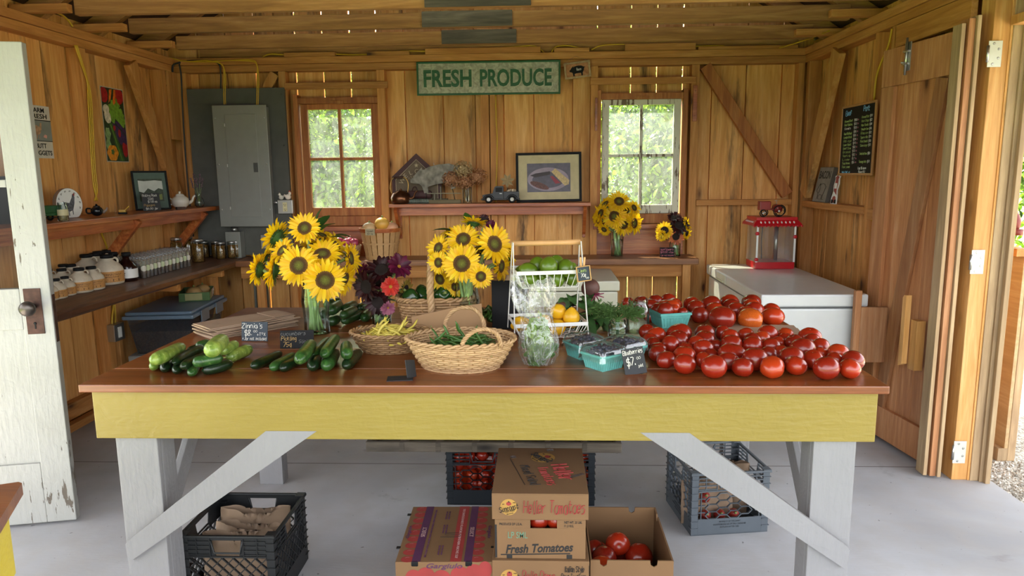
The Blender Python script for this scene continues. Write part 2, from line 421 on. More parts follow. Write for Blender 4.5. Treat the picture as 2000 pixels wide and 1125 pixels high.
def hand(txt, h, w=None, th=.10, slant=.08, wob=.25, seed=1, tz=.0006):
    """chalk / marker writing as thin raised strokes; height h, centred, xy plane"""
    rnd = random.Random(seed); b = B(); x = 0
    st = []
    for ch in txt:
        g = GL.get(ch, GL.get(ch.upper(), '')); adv = {'i': 2.6, 'l': 2.6, 'I': 3.2, '.': 2.2, "'": 3., ' ': 3., 'j': 3.2, '1': 3.4}.get(ch, 5.2 if ch not in 'abcdeghknopqrsuvxyzft' else 4.5)
        j = rnd.uniform(-.3, .3)
        for s_ in (g.split('|') if g else []):
            pts = []
            for q in s_.split(','):
                px, py = int(q[0]), (-2 if q[1] == '-' else int(q[1]))
                pts.append((x + px + rnd.uniform(-wob, wob) + py * slant, py + j + rnd.uniform(-wob, wob)))
            st.append(pts)
        x += adv
    if not st: return [], []
    sx = sy = h / 6
    if w: sx = w / x
    for pts in st:
        P_ = [Vector(((px - x / 2) * sx, (py - 3) * sy, tz)) for px, py in pts]
        if len(P_) > 2: P_ = smooth_path(P_, 3)
        b.tube(P_, h * th / 2, 4, flat=1, smooth=False)
    return b.v, b.f
def write(b, verts, T, dx=0, dy=0, rot=0):
    vs, fs = verts
    return b.add(vs, fs, T=T @ Matrix.Translation((dx, dy, 0)) @ Matrix.Rotation(rot, 4, 'Z'))
# ================================================================== building
D, XL, XR, HB = 5.5, -2.78, 1.94, 2.25      # inner faces of studs; underside of the wall plate
YB, XLB, XRB = D + .09, XL - .09, XR + .09  # inner faces of the wall boards
RIDGE_X, RIDGE_Z, SL = -.42, 3.95, .62
def roofz(x): return RIDGE_Z - abs(x - RIDGE_X) * SL

b = B(); b.add([(-4.2, -1.2, -.12), (2.14, -1.2, -.12), (2.14, 3.3, -.12), (2.14, 5.7, -.12), (-4.2, 5.7, -.12)] + [(-4.2, -1.2, 0), (2.14, -1.2, 0), (2.14, 3.3, 0), (2.14, 5.7, 0), (-4.2, 5.7, 0)],
  [(9, 8, 7, 6, 5)[::-1], (0, 1, 6, 5), (1, 2, 7, 6), (2, 3, 8, 7), (3, 4, 9, 8), (4, 0, 5, 9)])
struct(b, 'floor', 'concrete')
b = B()
t = NT('saw_cut_groove'); M['groove'] = t.fin('#6f6a66', .9)
b.box((-2.85, 3.452, .0), (2.1, 3.458, .0006)); b.box((-.02, -1.2, 0), (-.014, 1.6, .0006))
struct(b, 'trim_1', 'groove')

# ---- back wall boards with the two window openings
WIN = [(-1.89, -1.20, 1.10, 2.05), (.415, 1.10, 1.10, 2.05)]
seams = [-2.87, -2.639, -2.414, -2.189, -2.03, -1.873, -1.662, -1.453, -1.25, -1.039, -.748, -.501, -.283, -.053, .242, .426, .677, .872, 1.066, 1.287, 1.542, 1.804, 2.03]
wide = {-1.873: .010, -1.662: .009, -1.453: .010, -1.25: .009, .426: .006, .677: .009, .872: .008, 1.066: .009, -2.189: .007}
b = B(); rnd = random.Random(3)
for i in range(len(seams) - 1):
    x0 = seams[i] + wide.get(seams[i], .007) / 2; x1 = seams[i + 1] - wide.get(seams[i + 1], .007) / 2
    top = max(roofz(x0), roofz(x1)) + .01
    dy = rnd.uniform(0, .004)
    w = next((w for w in WIN if x0 < w[1] - .002 and x1 > w[0] + .002), None)
    if w is None: b.bev((x0, YB + dy, .0), (x1, YB + .025 + dy, top), .002); continue
    if x0 < w[0]: b.bev((x0, YB + dy, .02), (w[0] - .001, YB + .025 + dy, top), .002); x0 = w[0]
    if x1 > w[1]: b.bev((w[1] + .001, YB + dy, .0), (x1, YB + .025 + dy, top), .002); x1 = w[1]
    b.bev((x0, YB + dy, .02), (x1, YB + .025 + dy, w[2]), .002)
    b.bev((x0, YB + dy, w[3]), (x1, YB + .025 + dy, top), .002)
for x in seams:
    if x not in wide and not any(w[0] - .03 < x < w[1] + .03 for w in WIN): b.bev((x - .03, YB + .031, 0), (x + .03, YB + .045, roofz(x) - .05), .002)  # unseen battens outside, added to block light so these seams read dark
struct(b, 'wall_back', 'board')

# ---- left wall boards (the near stretch is an open doorway)
b = B(); y = 2.86
while y < 5.6:
    w_ = rnd.uniform(.2, .3); y1 = min(y + w_, 5.615)
    b.bev((XLB - .025 - rnd.uniform(0, .004), y + .0035, .0), (XLB - rnd.uniform(0, .003), y1 - .0035, 2.432), .002); b.bev((XLB - .045, y1 - .03, 0), (XLB - .031, y1 + .03, 2.40), .002); y = y1  # second piece: batten added outside, out of sight, closing the joint to light
struct(b, 'wall_left', 'board')
b = B(); y = 3.3
while y < 5.6:
    w_ = rnd.uniform(.13, .24); y1 = min(y + w_, 5.615)
    b.bev((XRB + rnd.uniform(0, .003), y + .0035, .0), (XRB + .025 + rnd.uniform(0, .004), y1 - .0035, 2.42), .002); b.bev((XRB + .031, y1 - .03, 0), (XRB + .045, y1 + .03, 2.42), .002); y = y1  # batten behind each joint, added unseen to keep daylight out
struct(b, 'wall_right', 'board')

def timber(name, a, c, w, t, side, m, r=.003):
    b = B(); b.plank(a, c, w, t, side, r); return struct(b, name, m)
# plates: two stacked timbers round three sides
timber('wall_plate', (XL - .09, D + .045, HB + .026), (XR + .09, D + .045, HB + .026), .05, .09, (0, 0, 1), 'beamx')
timber('wall_plate', (XL - .09, D + .040, HB + .078), (XR + .09, D + .040, HB + .078), .05, .10, (0, 0, 1), 'beamx')
for X, sg in ((XL, -1), (XR, 1)):
    y0 = -.7
    timber('wall_plate', (X + sg * .045, y0, HB + .026), (X + sg * .045, D - .002, HB + .026), .05, .09, (0, 0, 1), 'beamy')
    timber('wall_plate', (X + sg * .040, y0, HB + .078), (X + sg * .040, D - .002, HB + .078), .05, .10, (0, 0, 1), 'beamy')
# back wall studs
for x0, x1 in ((-2.77, -2.70), (-1.985, -1.93), (-1.236, -1.175), (-.454, -.391), (-.385, -.337), (.373, .427), (1.118, 1.175), (1.895, 1.94)):
    b = B(); b.bev((x0, D + (.012 if x0 == -.385 else 0), .02), (x1, D + .088, HB), .003); struct(b, 'wall_stud', 'post')
# left wall studs
for y0, y1 in ((2.80, 2.86), (3.60, 3.66), (4.36, 4.42), (5.30, 5.36)):
    b = B(); b.bev((XL - .088, y0, .02), (XL + (.0 if y0 > 2.9 else .02), y1, HB), .003); struct(b, 'wall_stud', 'post')
b = B(); b.bev((XL, 5.36, 1.75), (XL + .02, 5.49, HB - .002), .003); struct(b, 'corner_cleat', 'post')
# right wall studs
for y0, y1 in ((5.41, 5.46), (4.34, 4.385), (4.14, 4.19)):
    b = B(); b.bev((XR, y0, .02), (XR + .088, y1, HB), .003); struct(b, 'wall_stud', 'post')
# diagonal braces
timber('wall_brace', (XL + .0, 4.90, HB - .01), (XL + .0, 5.40, 1.30), .10, .045, (0, 1, 0), 'post')
timber('wall_brace', (XR - .0, 4.90, HB - .01), (XR - .0, 5.36, 1.30), .13, .045, (0, 1, 0), 'board')
timber('wall_brace', (1.215, D + .02, HB - .01), (1.86, D + .02, 1.29), .085, .045, (1, 0, 0), 'winframe')
timber('wall_brace', (-2.13, D + .04, 2.06), (-2.02, D + .04, HB - .01), .07, .045, (1, 0, 0), 'post')
# ledges between studs
b = B(); b.bev((1.178, D - .002, 1.215), (1.892, D + .085, 1.256), .002); struct(b, 'wall_ledge', 'beamx')
b = B(); b.bev((XR - .002, 4.388, 1.205), (XR + .085, 5.405, 1.250), .002); struct(b, 'wall_ledge', 'beamy')
b = B(); b.bev((XR - .004, 4.193, 1.18), (XR + .085, 4.337, 1.242), .002); struct(b, 'wall_ledge', 'beamy')
b = B(); b.bev((XR, 3.45, 2.13), (XR + .03, 4.15, HB - .003), .002); struct(b, 'door_header', 'beamy')
# bottom plates along the floor
for nm, a, c, mm in (('baseboard_left', (XL - .02, 2.86, 0), (XL + .03, 5.5, .045), 'beamy'), ('baseboard_left', (XL - .09, 2.86, .045), (XL - .03, 5.5, .14), 'beamy'),
                     ('baseboard_right', (XR, 4.0, 0), (XR + .085, 5.5, .045), 'beamy'), ('baseboard_back', (XL, D, 0), (XR, D + .085, .045), 'beamx')):
    b = B(); b.bev(a, c, .003); struct(b, nm, mm)

# ---- ceiling joists, rafters and roof boards
jy = [-.1, .7, 1.5, 2.2, 2.9, 3.45, 4.015, 4.538, 5.12]
for i, y in enumerate(jy):
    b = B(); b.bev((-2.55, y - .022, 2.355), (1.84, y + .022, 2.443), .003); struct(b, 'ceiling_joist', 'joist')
    for sg, X in ((-1, XL), (1, XR)):
        xo = X + sg * .35
        dirx = Vector((RIDGE_X - xo, 0, RIDGE_Z - .06 - (roofz(xo) - .06)))
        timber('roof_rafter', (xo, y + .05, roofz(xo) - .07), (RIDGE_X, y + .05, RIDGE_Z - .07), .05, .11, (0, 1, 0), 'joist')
        b = B(); xa, xb = sorted((X - sg * .24, X + sg * .08)); b.bev((xa, y - .10, HB + .106), (xb, y - .052, HB + .15), .003); struct(b, 'rafter_block', 'beamx')
for x0, x1, y in ((-.72, -.17, 4.538), (-.68, -.165, 5.12), (-.62, -.05, 4.015)):
    b = B(); b.bev((x0, y - .036, 2.356), (x1, y - .022, 2.447), .002); struct(b, 'joist_splice', 'grey_board')
b = B()
for sg in (-1, 1):
    x = 0
    while x < 3.0:
        w_ = .18
        xa, xb = RIDGE_X + sg * x, RIDGE_X + sg * (x + w_ + .0003)
        p = [(xa, -.8, roofz(xa)), (xb, -.8, roofz(xb)), (xb, 5.75, roofz(xb)), (xa, 5.75, roofz(xa))]  # near stretch is out of view, lengthened forward to shade the table front
        q = [(a_, b_, c_ + .022) for a_, b_, c_ in p]
        b.add(p + q, [(0, 1, 2, 3), (7, 6, 5, 4), (0, 4, 5, 1), (1, 5, 6, 2), (2, 6, 7, 3), (3, 7, 4, 0)]); x += w_
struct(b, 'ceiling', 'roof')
# board above the back plate, and loose boards left lying on the plate
b = B(); b.bev((-2.6, D + .05, HB + .105), (1.9, D + .075, HB + .21), .002); struct(b, 'trim_2', 'joist')
for k, (x0, x1, z0, hh) in enumerate(((-1.93, -1.54, 0, .03), (-1.30, -.98, 0, .028), (-.86, -.0, 0, .042), (.10, .36, 0, .03), (.62, 1.14, 0, .05), (1.16, 1.88, 0, .022))):
    b = B(); b.bev((x0, D - .006, HB + .1045), (x1, D + .04, HB + .1045 + hh), .003)
    tag(b.build('offcut_board', 'beamx'), ['short round-cornered offcut lying on the back wall plate over the breaker panel', 'thin offcut board on the back wall plate left of the green sign',
        'longest clean offcut board lying on the plate above the green sign', 'thin offcut on the plate above the small pig frame', 'thick offcut board on the plate above the second window', 'long thin offcut on the plate at its corner end'][k], 'board', 'offcut boards on the back plate')

# ---- windows
def window(idx, xa, xb, sashmat):
    """frame, sash with four panes"""
    w = thing('window_%d' % idx, None, None); w['kind'] = 'structure'
    za, zb = 1.156, 2.009; yS = D + .035
    ox0, ox1 = xa - .045, xb + .045
    b = B()
    b.bev((ox0, yS - .03, za - .03), (ox0 + .035, YB + .025, zb + .07)); b.bev((ox1 - .035, yS - .03, za - .03), (ox1, YB + .025, zb + .07))
    b.bev((ox0 + .036, yS - .03, zb + .0005), (ox1 - .036, YB + .025, zb + .045))
    b.bev((ox0 + .036, yS - .03, za - .075), (ox1 - .036, YB + .03, za - .0005))
    b.bev(((xa + xb) / 2 - .05, yS - .04, zb - .003), ((xa + xb) / 2 + .05, yS - .028, zb + .022))
    b.build('window_frame', 'winframe', w)
    b = B(); st = .052
    b.bev((xa, yS, za), (xa + st, yS + .035, zb)); b.bev((xb - st, yS, za), (xb, yS + .035, zb))
    b.bev((xa + st, yS, zb - .04), (xb - st, yS + .035, zb)); b.bev((xa + st, yS, za), (xb - st, yS + .035, za + .065))
    sash = b.build('sash', sashmat, w)
    mx, mz = (xa + xb) / 2, (za + .065 + zb - .04) / 2
    b = B(); b.bev((mx - .011, yS + .002, za + .065), (mx + .011, yS + .03, zb - .04), .003); b.bev((xa + st, yS + .002, mz - .011), (mx - .011, yS + .03, mz + .011), .003); b.bev((mx + .011, yS + .002, mz - .011), (xb - st, yS + .03, mz + .011), .003)
    b.build('muntin', sashmat, sash)
    for x0, x1 in ((xa + st, mx - .011), (mx + .011, xb - st)):
        for z0, z1 in ((za + .065, mz - .011), (mz + .011, zb - .04)):
            b = B(); b.box((x0, yS + .018, z0), (x1, yS + .021, z1)); b.build('pane', 'windowglass', w)
    b = B(); b.bev((ox0 - .02, D - .02, za - .115), (ox1 + .02, YB, za - .078)); b.build('window_sill', 'redshelf', w)
    b = B(); b.bev((ox0, D + .06, za - .32), (ox1, YB - .001, za - .116)); b.build('apron_board', 'redshelf', w)
    b = B(); b.bev((ox0 - .05, D - .016, zb + .105), (ox1 + .05, D - .0005, zb + .155)); struct(b, 'trim_%d' % (idx + 2), 'beamx')
    return w
window(1, -1.842, -1.245, 'winframe')
window(2, .463, 1.053, 'sashwhite')
for k, (x, z0, z1, xw) in enumerate(((.405, 1.78, 2.02, .018), (1.128, 1.84, 2.10, .03))):
    b = B(); b.bev((x, D - .022, z0), (x + xw, D - .001, z1), .002)
    for z in (z0 + .04, z1 - .04): b.lathe([(.004, 0), (.003, .003)], 8, TR((x + xw / 2, D - .022, z), rx=R(90)))
    tag(b.build('wood_strip', 'redshelf'), ['narrow reddish wood strip nailed beside the second window, between it and the small pig frame', 'wider reddish wood strip nailed high at the outer side of the second window'][k], 'strip')

# ---- grey panel board, breaker panel, conduit
M['greyboard'] = mat('#5a5a55', .8, var=.06, Specular_IOR_Level=.2)
M['greymetal'] = mat('#8b8d87', .42, .3, var=.04)
M['greydark'] = mat('#4d4f4c', .5, .2)
M['steel'] = mat('#b9b9b5', .3, .9, var=.05)
M['black'] = mat('#141415', .6, Specular_IOR_Level=.2)
M['dark'] = mat('#262626', .6, Specular_IOR_Level=.2)
M['white'] = mat('#dcdcd8', .4, var=.04)
M['brass'] = mat('#b08a4a', .35, .9)
M['iron'] = mat('#3e3a36', .4, .8, var=.3)
b = B(); b.bev((-2.685, D - .032, .86), (-1.935, D - .003, 2.128), .003)
for x in (-2.66, -1.96):
    for z in (.95, 1.3, 1.7, 2.08): b.lathe([(.006, 0), (.005, .003), (0.001, .004)], 8, TR((x, D - .032, z), rx=R(90)))
tag(b.build('backing_board', 'greyboard'), 'tall dark grey painted board on the back wall behind the breaker panel', 'board')
t_ = thing('breaker_panel', 'tall light grey metal electrical breaker panel mounted on the grey board', 'panel', (-2.25, D - .125, 1.1))
b = B(); b.bev((-.19, .005, 0), (.19, .092, .885), .003); b.build('housing', 'greymetal', t_)
b = B(); b.bev((-.205, -.004, -.01), (.205, .006, .895), .003); b.build('cover', 'greymetal', t_)
b = B(); b.bev((-.115, -.0055, .06), (.125, -.0045, .83), .0005); b.bev((-.112, -.009, .063), (.122, -.005, .827), .002); dr = b.build('panel_door', 'greymetal', t_)
b = B(); b.bev((.085, -.013, .40), (.118, -.009, .47), .001); b.bev((.094, -.016, .41), (.108, -.012, .435), .001); part(b.build('latch', 'greydark', dr), 'dark latch')
for z in (.12, .44, .74):
    b = B(); b.bev((-.121, -.012, z), (-.114, -.004, z + .022), .001); b.build('hinge', 'steel', dr)
for x in (-.185, .185):
    for z in (.12, .46, .80):
        b = B(); b.lathe([(.007, 0), (.006, .003), (.001, .004)], 10, TR((x, -.004, z), rx=R(90))); b.build('screw', 'steel', t_)
# junction boxes
def jbox(name, label, c, s, m='greymetal', extra=None):
    o = thing(name, label, 'electrical box', c)
    b = B(); b.bev((-s[0] / 2, 0, -s[2] / 2), (s[0] / 2, s[1], s[2] / 2), .003); b.build('housing', m, o); return o
jb = jbox('wireway_box', 'narrow grey metal box under the breaker panel', (-2.37, D - .125, .93), (.115, .085, .24))
b = B(); b.lathe([(.024, 0), (.024, .03)], 12, TR((0, .04, .12))); b.build('conduit_nipple', 'steel', jb)
jb = jbox('blank_plate', 'square pale blank cover plate low on the grey board', (-2.13, D - .050, .965), (.105, .017, .105), mat('#8f8f8b', .5))
ob = jbox('outlet_box', 'metal outlet box on the grey board, two chicken figurines on its top', (-1.965, D - .075, 1.235), (.115, .042, .105), 'steel')
b = B(); b.bev((-.017, -.004, -.035), (.017, 0, .035), .002); rc = b.build('receptacle', mat('#d8cf9f', .5), ob)
b = B()
for z in (-.018, .018):
    for x in (-.006, .006): b.box((x - .001, -.0048, z - .006), (x + .001, -.0040, z + .006))
    b.lathe([(.003, 0), (.003, .0006)], 8, TR((0, -.0042, z - .011), rx=R(90)))
part(b.build('slot', 'black', rc), 'dark slots')
b = B(); b.tube([(-.06, .02, .03), (-.11, .03, .04)], .012, 10); b.build('conduit', 'steel', ob)
def chick(label, loc, c1, c2, rz, s=1):
    o = thing('chicken_figurine', label, 'figurine', loc, rz)
    b = B(); b.ball((0, 0, .016 * s), (.017 * s, .012 * s, .016 * s), 12); b.ball((.010 * s, 0, .036 * s), (.009 * s, .008 * s, .010 * s), 10)
    b.tube([(-.012 * s, 0, .02 * s), (-.021 * s, 0, .03 * s)], [.008 * s, .004 * s], 8)
    b.build('body', c1, o)
    b = B(); b.lathe([(.004 * s, 0), (.0003, .009 * s)], 6, TR((.017 * s, 0, .036 * s), ry=R(90))); b.ball((.010 * s, 0, .047 * s), (.006 * s, .002 * s, .004 * s), 8); b.build('comb', c2, o)
chick('small white chicken figurine with its mate on the metal outlet box', (-1.998, D - .054, 1.2885), mat('#e6dfd0', .4), mat('#8c7a60', .5), R(200), 1.1)
chick('larger figurine with a red comb on the metal outlet box', (-1.945, D - .054, 1.2885), mat('#efe3d2', .4), mat('#c0401f', .4), R(20), 1.35)
# outlet low on the left wall
ob = thing('outlet_box', 'metal outlet box with switch low on the stud under the maple jugs', 'electrical box', (XL + .001, 4.40, .485), R(90))
b = B(); b.bev((-.055, -.05, -.055), (.055, 0, .055), .004); b.build('housing', 'steel', ob)
b = B(); b.bev((-.02, -.054, -.035), (.02, -.05, .035), .002); b.build('receptacle', 'white', ob)

# ---- yellow cables
M['yellowcable'] = mat('#cda427', .45, var=.05)
M['blackcable'] = mat('#2b2b2d', .5)
def cable(label, pts, r=.0048, m='yellowcable', n=7, k=5):
    b = B(); b.tube(smooth_path(pts, k), r, n); return tag(b.build('electric_cable', m), label, 'cable', None)
def pxl(pl, val, *uv):
    f_ = {'x': PX, 'y': PY, 'z': PZ}[pl]; return [f_(a, c, val) for a, c in uv]
for j, dx in enumerate((0, 3)):
    cable(['yellow cable running from the corner up the wall plate and down onto the breaker panel', 'second yellow cable looping beside it into the breaker panel'][j],
          pxl('y', D - .03, (330, 112), (362, 120), (400, 121 - dx), (425, 122), (436, 130), (437 + dx, 150), (437 + dx, 185), (438 + dx, 204)), .0045)
    cable(['yellow cable along the plate and down to the breaker panel top between two staples', 'second yellow cable dropping into the panel beside the window'][j],
          pxl('y', D - .03, (400, 121), (450, 118), (492, 117 + dx), (502, 128), (502 + dx, 150), (502 + dx, 180), (501 + dx, 206)), .0045)
cable('yellow cable arching from the panel along the plate to the green sign', pxl('y', D + .02, (503, 135), (508, 118), (525, 106), (560, 107), (600, 103), (700, 107), (780, 100), (830, 100), (858, 100), (900, 96), (960, 94), (1020, 90), (1045, 90), (1060, 100), (1067, 108)), .005)
cable('yellow cable looping on the plate above the small pig frame', pxl('y', D + .02, (1075, 108), (1085, 92), (1110, 89), (1145, 97)), .005)
cable('yellow cable lying along the plate above the second window', pxl('y', D + .02, (1155, 97), (1180, 88), (1240, 87), (1310, 92), (1400, 89), (1440, 94), (1510, 95)) + [PY(1545, 87, 5.4), PY(1590, 72, 5.15), PY(1620, 60, 4.9)], .005)
cable('yellow cable running down the stud behind the centre shelf', pxl('y', D - .008, (968, 186), (969, 230), (971, 270), (970, 330), (968, 395)), .005)
cable('black cable from the wall plate corner into the left wall', [PY(352, 122, D - .04), PY(338, 128, D - .04), PX(337, 150, XL + .01), PX(330, 165, XL - .02), PX(315, 168, XL - .08)], .007, 'blackcable')
cable('black cable hanging down beside the grey board to the counter', pxl('y', D - .035, (350, 125), (354, 150), (356, 200), (362, 300), (371, 400), (378, 462)), .006, 'blackcable')
cable('black cable beside the yellow one entering the breaker panel', pxl('y', D - .02, (365, 119), (400, 118), (425, 123), (431, 140), (431, 180), (430, 204)), .006, 'blackcable')
for j in range(3):
    d = j * 3.2
    cable(['first of the three yellow cables down the left wall stud', 'middle one of the three yellow cables down the left wall stud', 'third of the yellow cables down the left wall stud'][j],
          pxl('x', XL + .008, (150 - d * .7, 88), (160 - d * .5, 120), (172 - d * .3, 160), (178 - d, 190), (182 - d, 260), (186 - d, 330), (190 - d, 372 - j * 3), (184 + d, 392)), .0045)
cable('yellow cable down the stud between the shelf and the counter', pxl('x', XL + .01, (188, 430), (200, 460), (208, 480), (212, 500), (212, 515)), .006)
for dx in (0, 6):
    cable(['yellow cable entering the low outlet box', 'second yellow cable entering the low outlet box'][dx > 0], pxl('x', XL + .01, (222 + dx * .3, 595), (219 + dx, 620), (219 + dx, 650)), .006)
cable('yellow cable over the left wall plate by the joist', [PX(105, 22, XL + .1), PX(122, 30, XL + .05), PX(135, 42, XL), PX(142, 52, XL)], .006)
cable('yellow cable down the right wall behind the menu board', pxl('x', XR - .01, (1742, 56), (1735, 90), (1722, 120), (1712, 150), (1707, 195)), .006)
cable('yellow cable below the menu board on the right wall', pxl('x', XR + .03, (1706, 425), (1697, 440), (1691, 470), (1690, 500), (1688, 530)), .006)

# ---- white door, hung on the left doorway
dA, dB = Vector((-2.017, 2.807, 0)), Vector((-2.19, 2.768, 0))
dd = (dB - dA).normalized(); dn = Vector((-dd.y, dd.x, 0))
if dn.y > 0: dn = -dn
T = Matrix((-dd, -dn, Vector((0, 0, 1)))).transposed().to_4x4(); T.translation = dA + dd * .80
dw = thing('door_1', None, None); dw['kind'] = 'structure'; dw.matrix_world = T    # x 0..0.8 hinge to lock edge; y 0 = face toward us
LW, DH = .80, 2.0
b = B(); ST = .115
b.bev((LW - ST, 0, .012), (LW, .04, DH)); b.bev((0, 0, .012), (ST, .04, DH))
b.bev((ST, 0, .012), (LW - ST, .04, .28)); b.bev((ST, 0, DH - .13), (LW - ST, .04, DH)); b.bev((ST, 0, .86), (LW - ST, .04, 1.03)); b.bev((ST, 0, 1.44), (LW - ST, .04, 1.47))
b.build('door_frame', 'whitedoor', dw)
b = B(); b.bev((ST - .002, .012, .275), (LW - ST + .002, .028, .865), .002); b.build('door_panel', 'whitedoor', dw)
b = B(); b.box((ST, .018, 1.03), (LW - ST, .021, 1.44)); b.build('pane', 'glass', dw)
b = B(); b.box((ST, .018, 1.47), (LW - ST, .021, DH - .13)); b.build('pane', 'glass', dw)
M['rust'] = mat('#4a322a', .6, .5, var=.35, scale=40)
b = B(); b.bev((LW - .1, -.004, .84), (LW - .035, 0, 1.03), .002); lk = b.build('lock_plate', 'rust', dw)
b = B(); b.lathe([(.006, 0), (.006, .0012)], 10, TR((LW - .068, -.0045, .885), rx=R(90))); b.box((LW - .0705, -.0058, .862), (LW - .0655, -.0045, .885)); part(b.build('keyhole', 'black', lk), 'dark keyhole')
b = B(); b.lathe([(.012, 0), (.011, .03), (.024, .035), (.031, .047), (.029, .060), (.016, .068), (.001, .07)], 20, TR((LW - .068, -.004, .955), rx=R(90))); b.build('door_knob', mat('#57504b', .35, .8, var=.2), dw)
b = B(); b.bev((LW, .008, .80), (LW + .002, .032, 1.0), .0005); b.build('edge_latch', 'rust', dw)

# ---- right-hand barn door leaf, folded back inside, with jamb posts
pA, pB = Vector((1.885, 3.42, 0)), Vector((1.812, 3.99, 0))
xd = (pB - pA).normalized(); nn = Vector((-xd.y, xd.x, 0))
if nn.x < 0: nn = -nn
T = Matrix((xd, nn, Vector((0, 0, 1)))).transposed().to_4x4(); T.translation = pA   # x along the leaf away from us, y into the wall
bd = thing('door_2', None, None); bd['kind'] = 'structure'; bd.matrix_world = T
LW = (pB - pA).length
def lb(name, x0, x1, z0, z1, y0, y1, m='door_wood', par=bd):
    b = B(); b.bev((x0, y0, z0), (x1, y1, z1), .002); return b.build(name, m, par)
b = B(); x = 0; k = 0
for w_ in (.16, .12, .13, .11, LW - .52):
    b.bev((x + .001, .022, .03), (x + w_ - .001, .042, 2.09), .002); x += w_
b.build('door_boards', 'door_wood', bd)
lb('top_rail', 0, LW, 1.90, 2.09, 0, .021); lb('bottom_rail', 0, LW, .03, .20, 0, .021)
lb('stile', 0, .05, .201, 1.899, 0, .021, 'light_post'); lb('stile', LW - .11, LW, .201, 1.899, 0, .021)
b = B(); b.plank((.10, .011, 1.895), (LW - .17, .011, .205), .085, .02, (1, 0, 0)); b.build('diagonal_brace', 'door_wood', bd)
def handle(x0, z0, z1, w_=.05, flip=1):
    b = B(); c = .014
    b.prism([(0, c), (w_ * .55, 0), (w_ * .55, z1 - z0 - c), (w_ * .35, z1 - z0), (0, z1 - z0)], .028, frame((x0, -.05, z0), (1, 0, 0), (0, 0, 1)))
    b.bev((x0 - .05, -.045, z0 - .01), (x0 + .0, 0, z1 - .12), .002)
    return b.build('door_handle', 'light_post', bd)
handle(.115, .50, .86)
Ti = T.inverted(); b = B()
p0_, p1_ = PY(1677, 700, 3.80), PY(1677, 567, 3.80); hx_ = p1_.x
b.bev((hx_ - .018, 3.785, p0_.z), (hx_ + .016, 3.82, p1_.z), .006, Ti); b.bev((hx_ + .0165, 3.79, p0_.z - .02), (1.84, 3.815, p1_.z - .09), .003, Ti)
b.build('door_handle', 'door_wood', bd)
sb = lb('bolt_plate', .34, .39, 1.96, 2.10, -.004, 0, 'steel')
b = B(); b.tube([(.365, -.01, 1.94), (.365, -.01, 2.12)], .006, 8); b.bev((.350, -.02, 1.99), (.380, -.004, 2.0), .001); b.bev((.350, -.02, 2.05), (.380, -.004, 2.06), .001); b.tube([(.365, -.012, 2.0), (.365, -.035, 2.0)], .004, 8); b.build('bolt', 'steel', sb)
# second leaf standing edge-on
d3 = thing('door_3', None, None); d3['kind'] = 'structure'
for (u0, v0), (u1, v1), m_, z1, th in (((1800, 931), (1813, 935), 'weathered', 2.10, .02), ((1813, 933), (1829, 936), 'door_wood', 2.12, .03), ((1829, 936), (1838, 937), 'weathered', 2.13, .02), ((1840, 917), (1855, 918), 'light_post', 2.09, .05)):
    a = PZ(u0, v0, 0); c = PZ(u1, v1, 0)
    b = B(); b.bev((a.x, (a.y + c.y) / 2, .012), (c.x - .002, (a.y + c.y) / 2 + .07, z1), .002); b.build('edge_board', m_, d3)
b = B(); b.bev((1.93, 3.45, .02), (1.955, 4.1, 2.1), .002); b.build('door_boards', 'door_wood', d3)
# jamb posts
for u0, u1, v, m_, z1, dp in ((1858, 1893, 937, 'light_post', 2.25, .10), (1894, 1911, 939, 'weathered', 2.30, .12), (1912, 1923, 941, 'weathered', 2.30, .14), (1924, 1934, 945, 'weathered', 2.30, .16)):
    a = PZ(u0, v, 0); c = PZ(u1, v, 0); yy = (a.y + c.y) / 2
    b = B(); b.bev((a.x, yy, -.05 if u0 > 1900 else .0), (c.x - .001, yy + dp, z1), .003); struct(b, 'door_post', m_)
jx0, jx1 = 1.9615, 2.037
b = B(); b.bev((2.02, .9, 2.08), (2.10, 3.29, 2.12), .003); b.bev((2.10, .9, 2.08), (2.13, 3.27, 2.24), .003); struct(b, 'door_header', 'light_post')
# butt hinges on the jamb
for k, (u, v) in enumerate(((1941, 105), (1907, 512), (1872, 884))):
    p = PY(u, v, 3.295)
    h = thing('butt_hinge', ['white steel hinge at the top of the barn door post', 'white steel hinge halfway up the barn door post', 'white steel hinge near the floor on the barn door post'][k], 'hinge', (p.x, 3.302, p.z), 0, 'hinges on the barn door post')
    b = B(); b.bev((-.022, -.004, -.055), (.036, 0, .055), .001); b.build('leaf', mat('#cfd0c4', .4, .3, var=.05), h)
    b = B(); b.tube([(-.025, -.006, -.035), (-.025, -.006, .035)], .006, 10); b.build('knuckle', 'steel', h)
    b = B()
    for x, z in ((0, .043), (.022, .02), (.022, -.018), (0, -.043)): b.lathe([(.006, 0), (.004, .001), (.0015, .0002)], 10, TR((x, -.0042, z), rx=R(90)))
    part(b.build('screws', 'steel', h), 'steel screws'); h.children[-1].name = 'screw'

